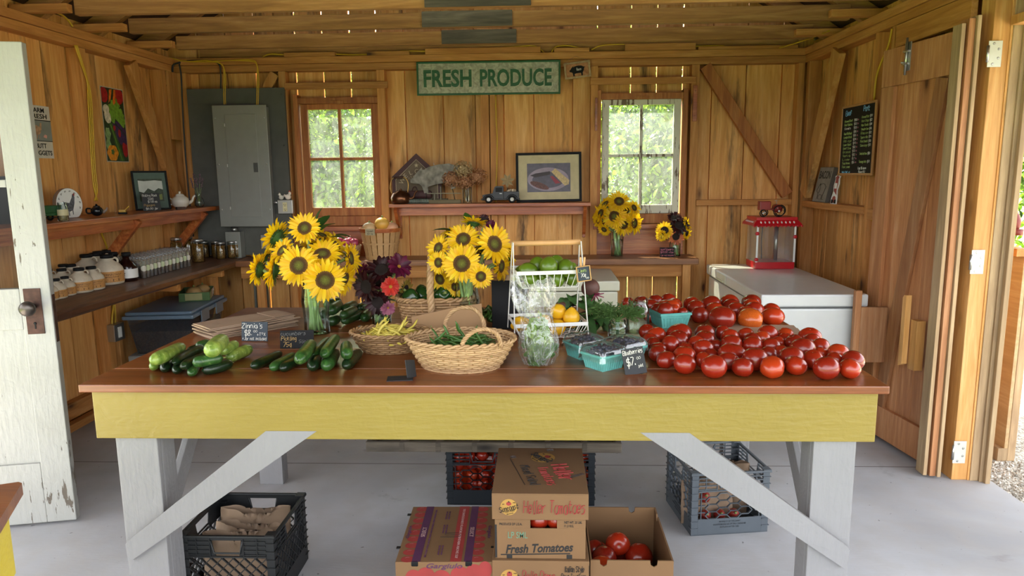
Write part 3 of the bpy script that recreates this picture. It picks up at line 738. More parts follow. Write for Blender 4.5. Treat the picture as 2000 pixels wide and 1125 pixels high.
# ---- outside: gravel, plywood screen, green trees
t = NT('pale_gravel'); v = t.coord()
vo = t.n('TexVoronoi'); t.set(vo, Vector=v, Scale=55.)
g = t.ramp(t.math('FRACT', t.math('MULTIPLY', vo.outputs['Distance'], 1.7)), [(0, '#c9c4b8'), (1, '#8d877a')])
sp = t.n('SeparateColor'); t.l(vo.outputs['Color'], sp.inputs[0])
g = t.mix(.55, g, t.ramp(sp.outputs[0], [(0, '#6f695e'), (.5, '#aaa598'), (1, '#d5d1c6')]))
t.bump(t.math('SUBTRACT', 1, vo.outputs['Distance']), 1., .02); M['gravel'] = t.fin(g, .9)
b = B(); n = 24
for x0, x1, y0, y1 in ((2.15, 16, -3, 6.5),):
    b.quad((x0, y0, -.06), (x1, y0, -.06), (x1, y1, -.06), (x0, y1, -.06))
struct(b, 'gravel_ground', 'gravel')
b = B(); rnd = random.Random(9); ico = []
for k in range(2600):
    x = rnd.uniform(2.15, 2.9); y = rnd.uniform(2.4, 3.9); r = rnd.uniform(.006, .014)
    if x > 2.40 and y > 3.66: continue
    T = TR((x, y, -.06 + r * .2), rnd.random() * 3, rnd.random() * 3, rnd.random() * 6) @ Matrix.Diagonal((r, r * .8, r * .6, 1))
    b.add([(1, 0, 0), (-1, 0, 0), (0, 1, 0), (0, -1, 0), (0, 0, 1), (0, 0, -1)], [(0, 2, 4), (2, 1, 4), (1, 3, 4), (3, 0, 4), (2, 0, 5), (1, 2, 5), (3, 1, 5), (0, 3, 5)], T=T)
t = NT('gravel_stone'); oi = t.n('NewGeometry').outputs['Random Per Island']
M['stone'] = t.fin(t.ramp(oi, [(0, '#7d766a'), (.5, '#b3ada0'), (1, '#ddd9cf')]), .8)
tag(b.build('gravel', 'stone'), 'loose pale gravel beside the concrete slab at the barn door', 'gravel', kind='stuff')
t = NT('rough_grass'); v = t.coord(); M['lawn'] = t.fin(t.ramp(t.noise(v, 3, 5), [(.35, '#3f5a1e'), (.65, '#7d9a3a')]), .9)
b = B(); b.quad((-20, 5.72, -.08), (30, 5.72, -.08), (30, 40, -.08), (-20, 40, -.08)); b.quad((-20, -6, -.13), (30, -6, -.13), (30, 5.72, -.13), (-20, 5.72, -.13)); struct(b, 'lawn', 'lawn')
sc = thing('plywood_screen', 'plywood screen wall standing on the gravel beyond the barn door', 'screen', (2.44, 3.68, -.06))
b = B(); b.bev((0, .0, .07), (.018, 1.9, 1.09), .002); b.build('sheet', 'plywood', sc)
b = B(); b.bev((-.03, .0, 0), (.02, 1.9, .07), .003); b.build('bottom_rail', 'weathered', sc)
b = B(); b.bev((-.04, .0, 1.09), (.03, 1.9, 1.13), .003); b.build('top_rail', 'beamy', sc)
for y in (.0, .5): b = B(); b.bev((.02, y, .0), (.06, y + .04, 1.08)); b.build('post', 'weathered', sc)
b = B(); b.ball((2.46, 3.90, 1.19), (.05, .12, .085), 16); b.tube([(2.46, 3.79, 1.13), (2.46, 3.79, 1.16)], .03, 8)
tag(b.build('red_planter', mat('#7a2a20', .5)), 'dark red pot on the top rail of the plywood screen', 'pot')
def leafmat(nm, c1, c2):
    t = NT(nm); r_ = t.n('NewGeometry').outputs['Random Per Island']
    col = t.ramp(r_, [(0, c1), (1, c2)]); t.fin(col, .5)
    tl = t.n('BsdfTranslucent'); t.l(col, tl.inputs[0]); mx = t.n('MixShader'); mx.inputs[0].default_value = .45
    t.l(t.b.outputs[0], mx.inputs[1]); t.l(tl.outputs[0], mx.inputs[2]); t.l(mx.outputs[0], t.o.inputs[0]); return t.m
M['leafgreen'] = leafmat('tree_leaf', '#0e2606', '#86a83a')
M['leafdark'] = leafmat('fir_leaf', '#143018', '#3a6326')
M['bark'] = mat('#4b3c2c', .9, var=.3)
def tree_mesh(seed, n, rx, rz, zc, ls):
    rnd = random.Random(seed); b = B()
    for k in range(n):
        a = rnd.random() * 2 * PI; rr = rnd.random() ** .45; zz = rnd.uniform(-1, 1); q = math.sqrt(1 - zz * zz)
        lump = 1 + .3 * mnoise.noise(Vector((math.cos(a) * q * 2, math.sin(a) * q * 2, zz * 2 + seed)))
        p = Vector((math.cos(a) * q * rr * rx * lump, math.sin(a) * q * rr * rx * lump, zc + zz * rr * rz * lump))
        l = ls * rnd.uniform(.6, 1.3)
        T = TR(p, rnd.uniform(-1.2, 1.2), rnd.uniform(-1.2, 1.2), rnd.random() * 6.3)
        b.add([(-l, 0, 0), (-.3 * l, -.42 * l, .1 * l), (.4 * l, -.36 * l, .08 * l), (l, 0, -.12 * l), (.4 * l, .36 * l, .08 * l), (-.3 * l, .42 * l, .1 * l)], [(0, 1, 2, 3, 4, 5)], T=T)
    return b
specs = [(-2.9, 9.2, 1.35, 1.8, 1.9, 'leafgreen'), (-.5, 12.0, 1.6, 2.0, 2.0, 'leafdark'), (1.4, 8.8, 1.35, 1.8, 1.9, 'leafgreen'), (3.9, 12.6, 1.7, 2.1, 2.1, 'leafdark'), (7.2, 9.0, 2.0, 2.2, 2.2, 'leafgreen'), (-4.6, 12.4, 1.8, 2.2, 2.2, 'leafdark'), (1.2, 17.5, 2.2, 2.4, 2.4, 'leafgreen'), (12.4, 12.8, 2.5, 2.6, 2.6, 'leafdark'), (-5.4, 17.6, 2.2, 2.4, 2.4, 'leafgreen')]
tl_ = ['leafy tree outside the window beside the breaker panel', 'dark tree behind the wall between the windows', 'leafy tree right outside the second window', 'dark tree outside the second window, toward the corner', 'leafy tree beyond the plywood screen', 'dark tree outside behind the breaker panel wall', 'tall tree standing behind, between the two windows', 'dark tree farther off beyond the plywood screen', 'tall tree far behind the first window']
for k, (x, y, rx, rz, zc, m_) in enumerate(specs):
    o = thing('tree', tl_[k], 'tree', (x, y, -.08), 0, 'trees behind the farm stand')
    tree_mesh(k, 11000 if k in (0, 2) else 7000, rx, rz, zc, .052 if k in (0, 2) else .075).build('crown', m_, o)
    b = B(); b.tube([(0, 0, 0), (.03, .02, zc * .6), (0, .05, zc)], [.11, .08, .05], 8); b.build('trunk', 'bark', o)
# ================================================================== big farm table
TZ = .8485
tb = thing('farm_table', 'large farm table with varnished plank top, yellow apron and white braced legs', 'table', (-.20, 2.69, 0))
def tl(a, c, r=.003): return (a[0] + .20, a[1] - 2.69, a[2]), (c[0] + .20, c[1] - 2.69, c[2]), r
b = B(); ys = [2.052, 2.24, 2.50, 2.77, 3.05, 3.32]
for i in range(5): b.bev(*tl((-1.4218, ys[i] + .0006, .824), (1.018, ys[i + 1] - .0006, TZ), .0035))
b.build('tabletop', 'tabletop', tb)
b = B(); b.bev(*tl((-1.405, 2.088, .663), (1.003, 2.106, .823)))
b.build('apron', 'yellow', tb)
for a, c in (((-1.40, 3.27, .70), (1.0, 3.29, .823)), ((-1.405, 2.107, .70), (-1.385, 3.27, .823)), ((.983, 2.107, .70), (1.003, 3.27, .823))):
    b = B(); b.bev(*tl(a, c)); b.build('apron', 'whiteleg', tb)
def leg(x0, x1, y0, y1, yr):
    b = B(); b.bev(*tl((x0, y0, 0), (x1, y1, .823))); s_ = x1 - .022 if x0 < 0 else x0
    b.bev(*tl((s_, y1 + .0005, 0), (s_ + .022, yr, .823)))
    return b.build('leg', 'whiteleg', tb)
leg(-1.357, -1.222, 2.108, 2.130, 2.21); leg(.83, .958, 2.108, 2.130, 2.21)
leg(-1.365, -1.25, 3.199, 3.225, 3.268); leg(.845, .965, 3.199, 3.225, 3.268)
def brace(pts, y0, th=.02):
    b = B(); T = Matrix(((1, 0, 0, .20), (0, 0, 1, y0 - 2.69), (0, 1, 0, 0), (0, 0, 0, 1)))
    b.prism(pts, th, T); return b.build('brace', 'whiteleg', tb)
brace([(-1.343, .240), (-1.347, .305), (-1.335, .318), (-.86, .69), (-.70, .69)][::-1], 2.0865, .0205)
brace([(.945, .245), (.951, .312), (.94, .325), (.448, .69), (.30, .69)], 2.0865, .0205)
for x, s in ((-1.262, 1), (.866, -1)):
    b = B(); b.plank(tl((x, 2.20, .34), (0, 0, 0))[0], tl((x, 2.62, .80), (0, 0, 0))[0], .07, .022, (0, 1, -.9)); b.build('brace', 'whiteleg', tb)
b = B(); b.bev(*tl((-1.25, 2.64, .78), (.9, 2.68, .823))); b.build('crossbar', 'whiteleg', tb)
# second stand at the near left
t2 = thing('display_counter', 'yellow counter with worn wooden top at the near left', 'counter', (-1.6, 1.2, 0))
a = PZ(52, 937, .85)
T = TR((a.x - .01, a.y - .01, 0), rz=R(25))
def rr(poly, z0, h, m_, nm):
    b = B(); b.prism(poly, h, T @ Matrix.Translation((0, 0, z0))); o = b.build(nm, m_); o.parent = t2; o.matrix_parent_inverse = Matrix.Translation((1.6, -1.2, 0)); return o
rr([(-1.0, -.6), (0, -.6), (.008, -.59), (.008, -.01), (0, 0), (-1.0, 0)], .825, .025, 'tabletop', 'countertop')
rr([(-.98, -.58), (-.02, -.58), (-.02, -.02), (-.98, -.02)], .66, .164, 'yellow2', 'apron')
for x, y in ((-.12, -.13), (-.12, -.58), (-.98, -.13), (-.98, -.58)): rr([(x, y), (x + .09, y), (x + .09, y + .09), (x, y + .09)], 0, .66, 'whiteleg', 'leg')

# ================================================================== tomatoes
def tomato_mat():
    t = NT('ripe_tomato_skin'); oi = t.n('ObjectInfo').outputs['Random']
    c = t.ramp(oi, [(0, '#79180c'), (.45, '#8f1f0d'), (.8, '#a12a10'), (1, '#ab3813')])
    n = t.noise(t.coord((1, 1, 1)), 22, 3)
    c = t.mix(t.ramp(n, [(.5, 0.), (.8, .5)]), c, '#a53c16')
    return t.fin(c, .27, Coat_Weight=.25, Coat_Roughness=.15, Subsurface_Weight=.08, Subsurface_Scale=.02, Subsurface_Radius=(1, .3, .1))
M['tomato'] = tomato_mat()
M['tomato_pale'] = mat('#b8551c', .22, var=.25, scale=18)
M['scar'] = mat('#8a7a4c', .7, var=.3, scale=60)
def tomato_b(seed, ribs=5, depth_=.06, flat=.84):
    rnd = random.Random(seed); ph = rnd.random() * 6; e = rnd.uniform(-.05, .05)
    def fn(p, a, th):
        s_ = math.sin(th)
        rib = 1 + depth_ * (s_ ** .5) * (1 if p.z > -.2 else .7) * (math.cos(ribs * a + ph) * .5 + .3 * math.cos(2 * a + ph * 2) - .2) + e * math.cos(2 * a)
        x, y = p.x * rib, p.y * rib
        z = p.z * flat
        z -= .16 * math.exp(-((x * x + y * y) / .05)) if p.z > 0 else -.05 * math.exp(-((x * x + y * y) / .05))
        return Vector((x, y, z))
    b = B(); b.ball((0, 0, 0), 1, 22, fn=fn); return b
TOM = []
for k, (rb, dp, fl) in enumerate(((5, .05, .93), (4, .04, .99), (6, .09, .85), (5, .11, .78), (3, .05, .95), (2, .04, .90))):
    TOM.append(tomato_b(k, rb, dp, fl))
_tm = {}
def tomato(label, c, r, k, rot, group, name='tomato', m='tomato'):
    if (k, m) not in _tm:
        o = TOM[k].build('tomato', m)
        s_ = B(); s_.lathe([(.17, 0), (.12, .02), (.05, .03), (.001, .03)], 7, TR((0, 0, TOM_TOP[k])))
        sc_ = s_.build('stem_scar', 'scar', o)
        _tm[(k, m)] = (o.data, sc_.data); bpy.data.objects.remove(sc_); bpy.data.objects.remove(o)
    me, ms = _tm[(k, m)]
    o = bpy.data.objects.new(name, me); COL.objects.link(o); o.location = c; o.scale = (r, r, r); o.rotation_euler = rot
    s_ = bpy.data.objects.new('stem_scar', ms); COL.objects.link(s_); s_.parent = o
    tag(o, label, 'tomato', group); return o
TOM_TOP = [.76, .82, .68, .61, .78, .73]
front = [(528, 512, 172), (748, 523, 195), (962, 540, 165), (1185, 523, 192), (1362, 520, 170), (1592, 535, 195), (1768, 553, 162), (392, 485, 150),
 (245, 290, 125), (315, 308, 165), (285, 358, 125), (310, 392, 120), (325, 426, 130), (325, 450, 138), (470, 278, 192), (480, 340, 165), (460, 389, 148), (475, 415, 120), (543, 445, 185), (678, 292, 148), (700, 333, 165), (615, 383, 128), (675, 406, 158), (762, 408, 92), (718, 468, 112), (652, 502, 130), (812, 304, 115), (868, 328, 145), (872, 365, 162), (880, 415, 212), (858, 485, 160), (988, 318, 120), (1035, 357, 140), (1030, 380, 155), (1120, 340, 128), (1138, 313, 148), (1055, 465, 200), (1160, 460, 125), (1176, 398, 138), (1230, 380, 110), (1242, 442, 112), (1286, 320, 128), (1284, 354, 110), (1328, 458, 190), (1352, 368, 140), (1415, 398, 190), (1492, 475, 165), (1558, 464, 110), (1472, 313, 160), (1480, 354, 130), (1546, 399, 145), (1665, 433, 160), (1670, 505, 122), (1774, 485, 168)]
back = [(167, 78, 120), (165, 80, 95), (285, 62, 115), (290, 97, 120), (360, 101, 125), (415, 60, 115), (432, 83, 125), (580, 78, 130), (615, 103, 135), (640, 158, 130), (265, 180, 100), (725, 70, 155), (755, 123, 130), (810, 138, 220), (865, 66, 140), (882, 97, 135), (930, 122, 135), (985, 142, 130), (1020, 162, 190), (1028, 58, 150), (1028, 90, 135), (1090, 113, 150), (1130, 128, 130), (1190, 155, 165)]
def tom_pos(lst, ymax, off=0):
    out = []
    for cx, top, w_ in lst:
        u = 1200 + cx / 3.846; v0 = 560 + top / 3.846; wp = w_ / 3.846
        v = v0 + wp * .42; r = .035
        for _ in range(5):
            p = PZ(u, v, TZ + r * .84 + off); 
            if p.y > ymax: p = PY(u, v, ymax)
            r = wp / 2 * depth(p) / FPX
        r = min(max(r, .022), .056)
        p.z = max(p.z, TZ + r * .80)
        out.append([p.copy(), r])
    return out
def relax(L, n=40, ymin=2.07, ymax=3.30):
    for _ in range(n):
        for i in range(len(L)):
            for j in range(i):
                d = L[i][0] - L[j][0]; m_ = (L[i][1] + L[j][1]) * .93
                if d.length < m_:
                    dz = d.z; d.z = 0
                    if d.length < 1e-5: d = Vector((.01, 0, 0))
                    need = math.sqrt(max(0, m_ * m_ - dz * dz)) - d.length
                    if need > 0:
                        d.normalize(); L[i][0] += d * need * .25; L[j][0] -= d * need * .25
        for q in L: q[0].y = min(max(q[0].y, ymin + q[1]), ymax)
        for q in L: q[0].x = min(q[0].x, .99)
F_ = tom_pos(front, 3.0); relax(F_)
rnd = random.Random(5)
ordn = ['first', 'second', 'third', 'fourth', 'fifth', 'sixth', 'seventh', 'eighth', 'ninth', 'tenth', 'eleventh', 'twelfth', 'thirteenth', 'fourteenth', 'fifteenth', 'sixteenth', 'seventeenth', 'eighteenth', 'nineteenth', 'twentieth']
def rows(L, nrow):
    idx = sorted(range(len(L)), key=lambda i: L[i][0].y); out = {}
    per = math.ceil(len(L) / nrow)
    for r_ in range(nrow):
        seg = sorted(idx[r_ * per:(r_ + 1) * per], key=lambda i: L[i][0].x)
        for k, i in enumerate(seg): out[i] = (r_, k, len(seg))
    return out
rw = rows(F_, 6)
rn = ['front row', 'second row from the edge', 'third row from the edge', 'fourth row from the edge', 'row before the hindmost', 'hindmost row']
for i, (p, r) in enumerate(F_):
    r_, k, n = rw[i]; big = front[i][2]
    kk = 3 if i in (29,) else (rnd.choice([0, 1, 4]) if big < 150 else rnd.choice([0, 2, 5]))
    rot = (rnd.uniform(-.3, .3) + (PI if rnd.random() < .6 else 0), rnd.uniform(-.3, .3), rnd.uniform(0, 6))
    if i in (18, 29): rot = (.1, .1, 1)
    lab = f"{'large' if r > .043 else 'small' if r < .034 else 'round'} tomato, {ordn[k]} from the berry end, {rn[r_]}, near heap"
    if i == 29: lab = 'large ribbed tomato with brown cracked scar in the middle of the near heap'
    z = TZ + r * ([.93, .99, .85, .78, .95, .90][kk]) * .98
    tomato(lab, (p.x, p.y, z), r, kk, rot, 'tomatoes in the near heap')
K_ = tom_pos(back, 3.22, 0)
for q in K_:
    q[0].z = q[0].z if q[0].y > 3.2 else TZ + q[1] * .84
relax(K_, 25, 2.7, 3.26)
rw = rows(K_, 3)
for i, (p, r) in enumerate(K_):
    r_, k, n = rw[i]; kk = 2 if back[i][2] > 145 else rnd.choice([0, 1, 4, 5])
    lab = f"{'big' if r > .046 else 'ripe'} red tomato, {ordn[k]} of {n} from the dill end, {['near row', 'middle row', 'back row'][r_]} of the far heap"
    z = max(p.z, TZ + r * .8)
    tomato(lab, (p.x, p.y, z), r, kk, (PI + rnd.uniform(-.3, .3), rnd.uniform(-.3, .3), rnd.uniform(0, 6)), 'tomatoes in the far heap', m='tomato_pale' if back[i][2] == 190 else 'tomato')
# hidden support so the upper back tomatoes rest on others
for k, q in enumerate([q for q in K_ if q[0].z > TZ + q[1] * 1.35]):
    r = .036; h_ = q[0].z - q[1] * .84 - TZ
    if h_ < .03: continue
    tomato('red tomato underneath, supporting the far heap at the back edge of the table', (q[0].x, q[0].y - .005, TZ + h_ / 2), h_ / 2 / .86, 0, (PI, 0, k), 'tomatoes in the far heap')

# ================================================================== cucumbers and zucchini
def cuke_mat(nm, a, c, s_, wax=.3):
    t = NT(nm); v = t.coord((1, 1, 1), rand=3)
    n1 = t.noise(t.coord((14, 14, 2)), 3, 4); n2 = t.noise(v, 90, 2)
    col = t.ramp(n1, [(.3, a), (.7, c)])
    col = t.mix(t.ramp(n2, [(.6, 0.), (.66, .5)]), col, s_)
    t.bump(n2, .25, .002); return t.fin(col, wax)
M['cukedark'] = cuke_mat('dark_cucumber_skin', '#0c1a0d', '#1b3219', '#2e4a22')
M['cukemid'] = cuke_mat('green_cucumber_skin', '#1c3a19', '#37602a', '#6a8a4a')
M['cukelight'] = cuke_mat('pale_cucumber_skin', '#4d6d22', '#93a94e', '#b8c97c')
M['zuke'] = cuke_mat('zucchini_skin', '#1a3014', '#34552a', '#557548', .32)
M['stemend'] = mat('#7d8a4a', .6, var=.3)
def cucumber(label, A, C, r, m, bend=0, group='', name='cucumber', bump_=.02, lift=0):
    A, C = Vector(A), Vector(C); d = C - A; L = d.length; n = 16; pts, rr = [], []
    side = d.cross(Vector((0, 0, 1))).normalized()
    mid = (A + C) / 2
    for i in range(n + 1):
        t_ = i / n; s_ = math.sin(PI * t_)
        x = abs(2 * t_ - 1)
        rad = r * (max(0, 1 - x ** 5)) ** .5 * (1 - .10 * t_)
        pts.append(A + d * t_ + side * bend * s_ - mid); rr.append(max(rad, r * .13))
    b = B(); b.tube(pts, rr, 14)
    o = b.build(name, m); o.location = mid
    e = B(); dn_ = (pts[-1] - pts[-2]).normalized(); e.tube([pts[-1] - dn_ * .004, pts[-1] + dn_ * .008], [r * .16, r * .11], 7)
    e.build('stem_end', 'stemend', o)
    return tag(o, label, name, group)
def cp(x, y, sc, ox, oy, z): return PZ(ox + x / sc, oy + y / sc, z)
def pile(L, sc, ox, oy, group, name='cucumber'):
    for (x1, y1, x2, y2, w_, ly, m_, bd, lab) in L:
        r = .022; 
        for _ in range(3):
            z = TZ + r * (1 + 1.62 * ly)
            A = cp(x1, y1, sc, ox, oy, z); C = cp(x2, y2, sc, ox, oy, z); r = w_ / sc / 2 * depth((A + C) / 2) / FPX
        d = (C - A)
        if d.length < r * 4: C = A + d.normalized() * r * 4.6
        cucumber(lab, A, C, r, m_, bd, group, name)
pile([(165, 775, 260, 650, 92, 0, 'cukelight', 0, 'pale cucumber tip at the outer bottom corner of the left cucumber pile'), (262, 790, 340, 660, 98, 0, 'cukedark', 0, 'dark cucumber lying under the left pile, second from the outer corner'),
 (362, 808, 440, 660, 92, 0, 'cukedark', 0, 'dark cucumber lying under the middle of the left pile'), (492, 828, 560, 690, 92, 0, 'cukemid', 0, 'green cucumber poking out nearest the table edge of the left pile'),
 (585, 800, 838, 735, 100, 0, 'cukedark', .008, 'long dark cucumber along the near side of the left pile'), (805, 690, 1000, 610, 112, 0, 'cukelight', .0, 'pale green cucumber at the inner end of the left pile'),
 (470, 640, 600, 590, 85, 0, 'cukedark', 0, 'dark cucumber in the hidden middle of the left pile'), (650, 660, 740, 600, 90, 0, 'cukedark', 0, 'dark cucumber under the pale one of the left pile'),
 (152, 720, 425, 590, 122, 1, 'cukelight', .006, 'fat bumpy cucumber with yellow-green tip topping the outer end of the left pile'), (350, 735, 605, 600, 88, 1, 'cukedark', -.012, 'curved dark cucumber on top of the left pile beside the bumpy one'),
 (415, 770, 660, 665, 84, 1, 'cukedark', -.012, 'slim dark cucumber across the middle of the left pile'), (505, 735, 765, 690, 104, 1, 'cukemid', -.004, 'smooth mid-green cucumber on the near face of the left pile'),
 (745, 640, 880, 570, 96, 1, 'cukelight', 0, 'pale cucumber behind the topmost one in the left pile'), (545, 590, 640, 555, 70, 1, 'cukemid', 0, 'green cucumber at the back of the left pile'),
 (650, 640, 770, 530, 150, 1.5, 'cukelight', 0, 'plump pale cucumber standing topmost on the left pile')], 4.348, 260, 540, 'cucumbers in the left pile')
pile([(1000, 765, 1255, 650, 88, 0, 'cukedark', .006, 'dark cucumber at the outer end of the right pile by the price card'), (1165, 780, 1370, 665, 95, 0, 'cukemid', .006, 'green curved cucumber, second from the outer end of the right pile'),
 (1255, 785, 1430, 690, 90, 0, 'cukedark', .0, 'dark cucumber under the big club-shaped one of the right pile'), (1520, 775, 1570, 650, 112, 0, 'cukedark', 0, 'dark cucumber pointing forward in the middle of the right pile'),
 (1635, 770, 1720, 640, 120, 0, 'cukemid', 0, 'speckled green cucumber pointing forward, right pile'), (1800, 765, 1925, 640, 104, 0, 'cukedark', 0, 'blackish cucumber at the bean-basket end of the right pile'),
 (1450, 690, 1540, 620, 90, 0, 'cukedark', 0, 'dark cucumber hidden low in the right pile'), (1815, 670, 1810, 575, 112, 1, 'cukemid', 0, 'short upright-looking cucumber leaning at the end of the right pile'),
 (1530, 665, 1665, 530, 82, 1, 'cukemid', 0, 'slim cucumber between the two top ones of the right pile'), (1400, 715, 1520, 560, 122, 1.2, 'cukemid', .004, 'thick club-shaped cucumber on top of the right pile before the card'),
 (1615, 670, 1730, 510, 100, 1.4, 'cukemid', 0, 'long cucumber standing topmost on the right pile')], 4.348, 260, 540, 'cucumbers in the right pile')
pile([(905, 985, 1080, 915, 86, 0, 'zuke', 0, 'long zucchini lying nearest in the zucchini pile'), (1085, 960, 1140, 900, 90, 0, 'zuke', 0, 'zucchini at the zinnia-vase end of the pile'), (800, 995, 870, 960, 84, 0, 'zuke', 0, 'zucchini at the sunflower-vase end of the pile'),
 (735, 935, 790, 900, 80, 0, 'zuke', 0, 'zucchini half hidden by the vase glass'), (760, 850, 830, 830, 90, .9, 'zuke', 0, 'zucchini at the back behind the sunflower vase'), (1030, 880, 1100, 850, 80, .6, 'zuke', 0, 'zucchini at the back beside the dark bouquet'),
 (800, 900, 885, 840, 100, 1.2, 'zuke', 0, 'fat shiny zucchini on top of the zucchini pile'), (900, 940, 1015, 880, 84, 1, 'zuke', 0, 'middle zucchini on top of the pile'), (915, 885, 1015, 835, 84, 1.2, 'zuke', 0, 'back zucchini on top of the pile')], 4.327, 460, 400, 'zucchini in the pile', 'zucchini')

# ================================================================== wicker
def wick(nm, a, c):
    t = NT(nm); r_ = t.n('NewGeometry').outputs['Random Per Island']
    n = t.noise(t.coord(), 60, 3); col = t.mix(t.ramp(n, [(.3, 0.), (.7, .6)]), t.ramp(r_, [(0, a), (1, c)]), a); return t.fin(col, .55)
M['wicker'] = wick('pale_wicker', '#9c7a54', '#c9a67a'); M['wicker_dark'] = wick('brown_wicker', '#6e4a2a', '#a37748'); M['wicker_side'] = wick('split_wicker', '#7c5c3c', '#b08c60')
def super_pt(a, rx, ry, e=2.2):
    c, s_ = math.cos(a), math.sin(a)
    return Vector((rx * math.copysign(abs(c) ** (2 / e), c), ry * math.copysign(abs(s_) ** (2 / e), s_), 0))
def weave(rx0, ry0, rx1, ry1, h, rows_=12, stakes=30, r=.0032, m='wicker', parent=None, curve=.6, e=2., thick=None, rim=2.0, seg=4):
    """woven wall: rods running over and under upright stakes, base spiral and a rim"""
    b = B(); st = B()
    def wall(a, t_):
        q = t_ ** curve; return super_pt(a, rx0 + (rx1 - rx0) * q, ry0 + (ry1 - ry0) * q, e) + Vector((0, 0, h * t_))
    for i in range(stakes):
        a = 2 * PI * (i + .5) / stakes; st.tube([wall(a, t_ / 6) for t_ in range(7)], r * 1.0, 5)
    for j in range(rows_):
        t_ = (j + .5) / rows_; N = stakes * 2; pts = []
        for k in range(N + 1):
            a = 2 * PI * k / N; p = wall(a, t_); off = r * 1.05 * (1 if ((k // 2) + j) % 2 else -1) * (abs(math.sin(PI * k / 2)) if k % 2 else 1) * (0 if k % 2 == 0 else 1)
            n_ = Vector((p.x, p.y, 0)).normalized(); pts.append(p + n_ * off)
        b.tube(pts, (h / rows_) * .52, 5, caps=False)
    wv = b.build('woven_wall', m, parent)
    st.build('stakes', m, parent).name = 'stake_frame'
    b = B()
    for k in range(2):
        pts = []
        for i in range(stakes * 3 + 1):
            a = 2 * PI * i / (stakes * 3); p = wall(a, 1); n_ = Vector((p.x, p.y, 0)).normalized()
            ph = a * stakes * .5 + k * PI
            pts.append(p + n_ * (r * rim * .8 * math.cos(ph)) + Vector((0, 0, r * rim * .8 * math.sin(ph))))
        b.tube(pts, r * rim * .8, 6, caps=False)
    b.build('rim', m, parent)
    b = B(); pts = []
    for i in range(9):
        f_ = i / 8; ring = [super_pt(2 * PI * q / 36, rx0 * f_, ry0 * f_, e) + Vector((0, 0, .004)) for q in range(37)]
        if i: b.tube(ring, rx0 / 15, 5, caps=False)
    b.build('basket_base', m, parent)
    return wall
def braid(pts, r, parent, m, n=3, tw=7, name='handle'):
    b = B(); P_ = smooth_path(pts, 8); N = len(P_)
    for k in range(n):
        q = []
        for i, p in enumerate(P_):
            d = (P_[min(i + 1, N - 1)] - P_[max(i - 1, 0)]).normalized(); u = d.orthogonal(); u = Vector((0, 1, 0)) - d * d.y; u = u.normalized() if u.length > .1 else d.orthogonal().normalized()
            w_ = d.cross(u); a = tw * 2 * PI * i / N + 2 * PI * k / n; q.append(p + (u * math.cos(a) + w_ * math.sin(a)) * r * .55)
        b.tube(q, r * .62, 5)
    return b.build(name, m, parent)
M['greenbean'] = mat('#3e6426', .4, var=.35, scale=9); M['yellowbean'] = mat('#c7b54e', .4, var=.22, scale=9)
def beans(n, rx, ry, zc, dome, m, name, lab0, group, origin, seed, L=.10, r=.0042, tips=0):
    """each bean a thing of its own: curved pod with a stem tip"""
    rnd = random.Random(seed); meshes = []
    for v_ in range(6):
        b = B(); c = rnd.uniform(.008, .022); pts = []; rr = []
        for i in range(9):
            t_ = i / 8 - .5; pts.append((t_ * L, c * (1 - 4 * t_ * t_), .003 * math.sin(9 * t_))); rr.append(r * (max(.0, 1 - abs(2 * t_) ** 6)) ** .5 + .0006)
        b.tube(pts, rr, 6, flat=.8); o = b.build(name, m)
        e = B(); e.tube([(L * .5, 0, 0), (L * .5 + .006, -.003, 0)], [.0016, .001], 5); k_ = e.build('stem_tip', 'stemend', o)
        meshes.append((o.data, k_.data)); bpy.data.objects.remove(k_); bpy.data.objects.remove(o)
    for i in range(n):
        a = rnd.random() * 2 * PI; q = math.sqrt(rnd.random()); x, y = rx * q * math.cos(a) * .74, ry * q * math.sin(a) * .8
        z = zc + dome * (1 - q * q) * rnd.uniform(.55, 1)
        tilt = rnd.uniform(-.25, .25)
        if i < tips: tilt = rnd.uniform(.6, 1.1) * rnd.choice((-1, 1)); z += .02
        me, ms = rnd.choice(meshes)
        o = bpy.data.objects.new(name, me); COL.objects.link(o); o.location = (origin[0] + x, origin[1] + y, origin[2] + z)
        rz = rnd.gauss(0, .75) + (PI if rnd.random() < .5 else 0)
        o.rotation_euler = (rnd.uniform(-.4, .4), tilt, rz); s_ = rnd.uniform(.8, 1.15); o.scale = (s_,) * 3
        s2 = bpy.data.objects.new('stem_tip', ms); COL.objects.link(s2); s2.parent = o
        tag(o, lab0, 'bean', group)
# green bean basket, low oval with two end handles
gc = PZ(893, 735, TZ); gc.y += .115
g = thing('wicker_basket', 'low oval pale wicker basket with two loop handles full of green beans', 'basket', (gc.x, gc.y, TZ), R(-4))
weave(.120, .085, .178, .135, .098, 13, 40, .0028, 'wicker', g, .8)
braid([(-.07, .117, .095), (-.075, .130, .125), (-.04, .138, .165), (.02, .138, .168), (.055, .130, .13), (.06, .117, .092)], .007, g, 'wicker')
braid([(.04, -.122, .088), (.03, -.128, .11), (.06, -.131, .145), (.10, -.125, .155), (.135, -.108, .135), (.145, -.09, .092)], .007, g, 'wicker')
beans(95, .15, .108, .055, .05, 'greenbean', 'green_bean', 'slim green bean in the low wicker basket with two handles', 'green beans in the wicker basket', (gc.x, gc.y, TZ), 4, .105, .0042, 9)
b = B()
for k, (x, w_) in enumerate(((.4, 1), )): b.lathe([(.115, .008), (.15, .05), (.12, .075), (.001, .085)], 24, Matrix.Diagonal((1, .72, 1, 1)))
o = b.build('bean_layer', 'greenbean', None, TR((gc.x, gc.y, TZ))); tag(o, 'packed green beans filling the bottom of the wicker basket', 'beans', kind='stuff')
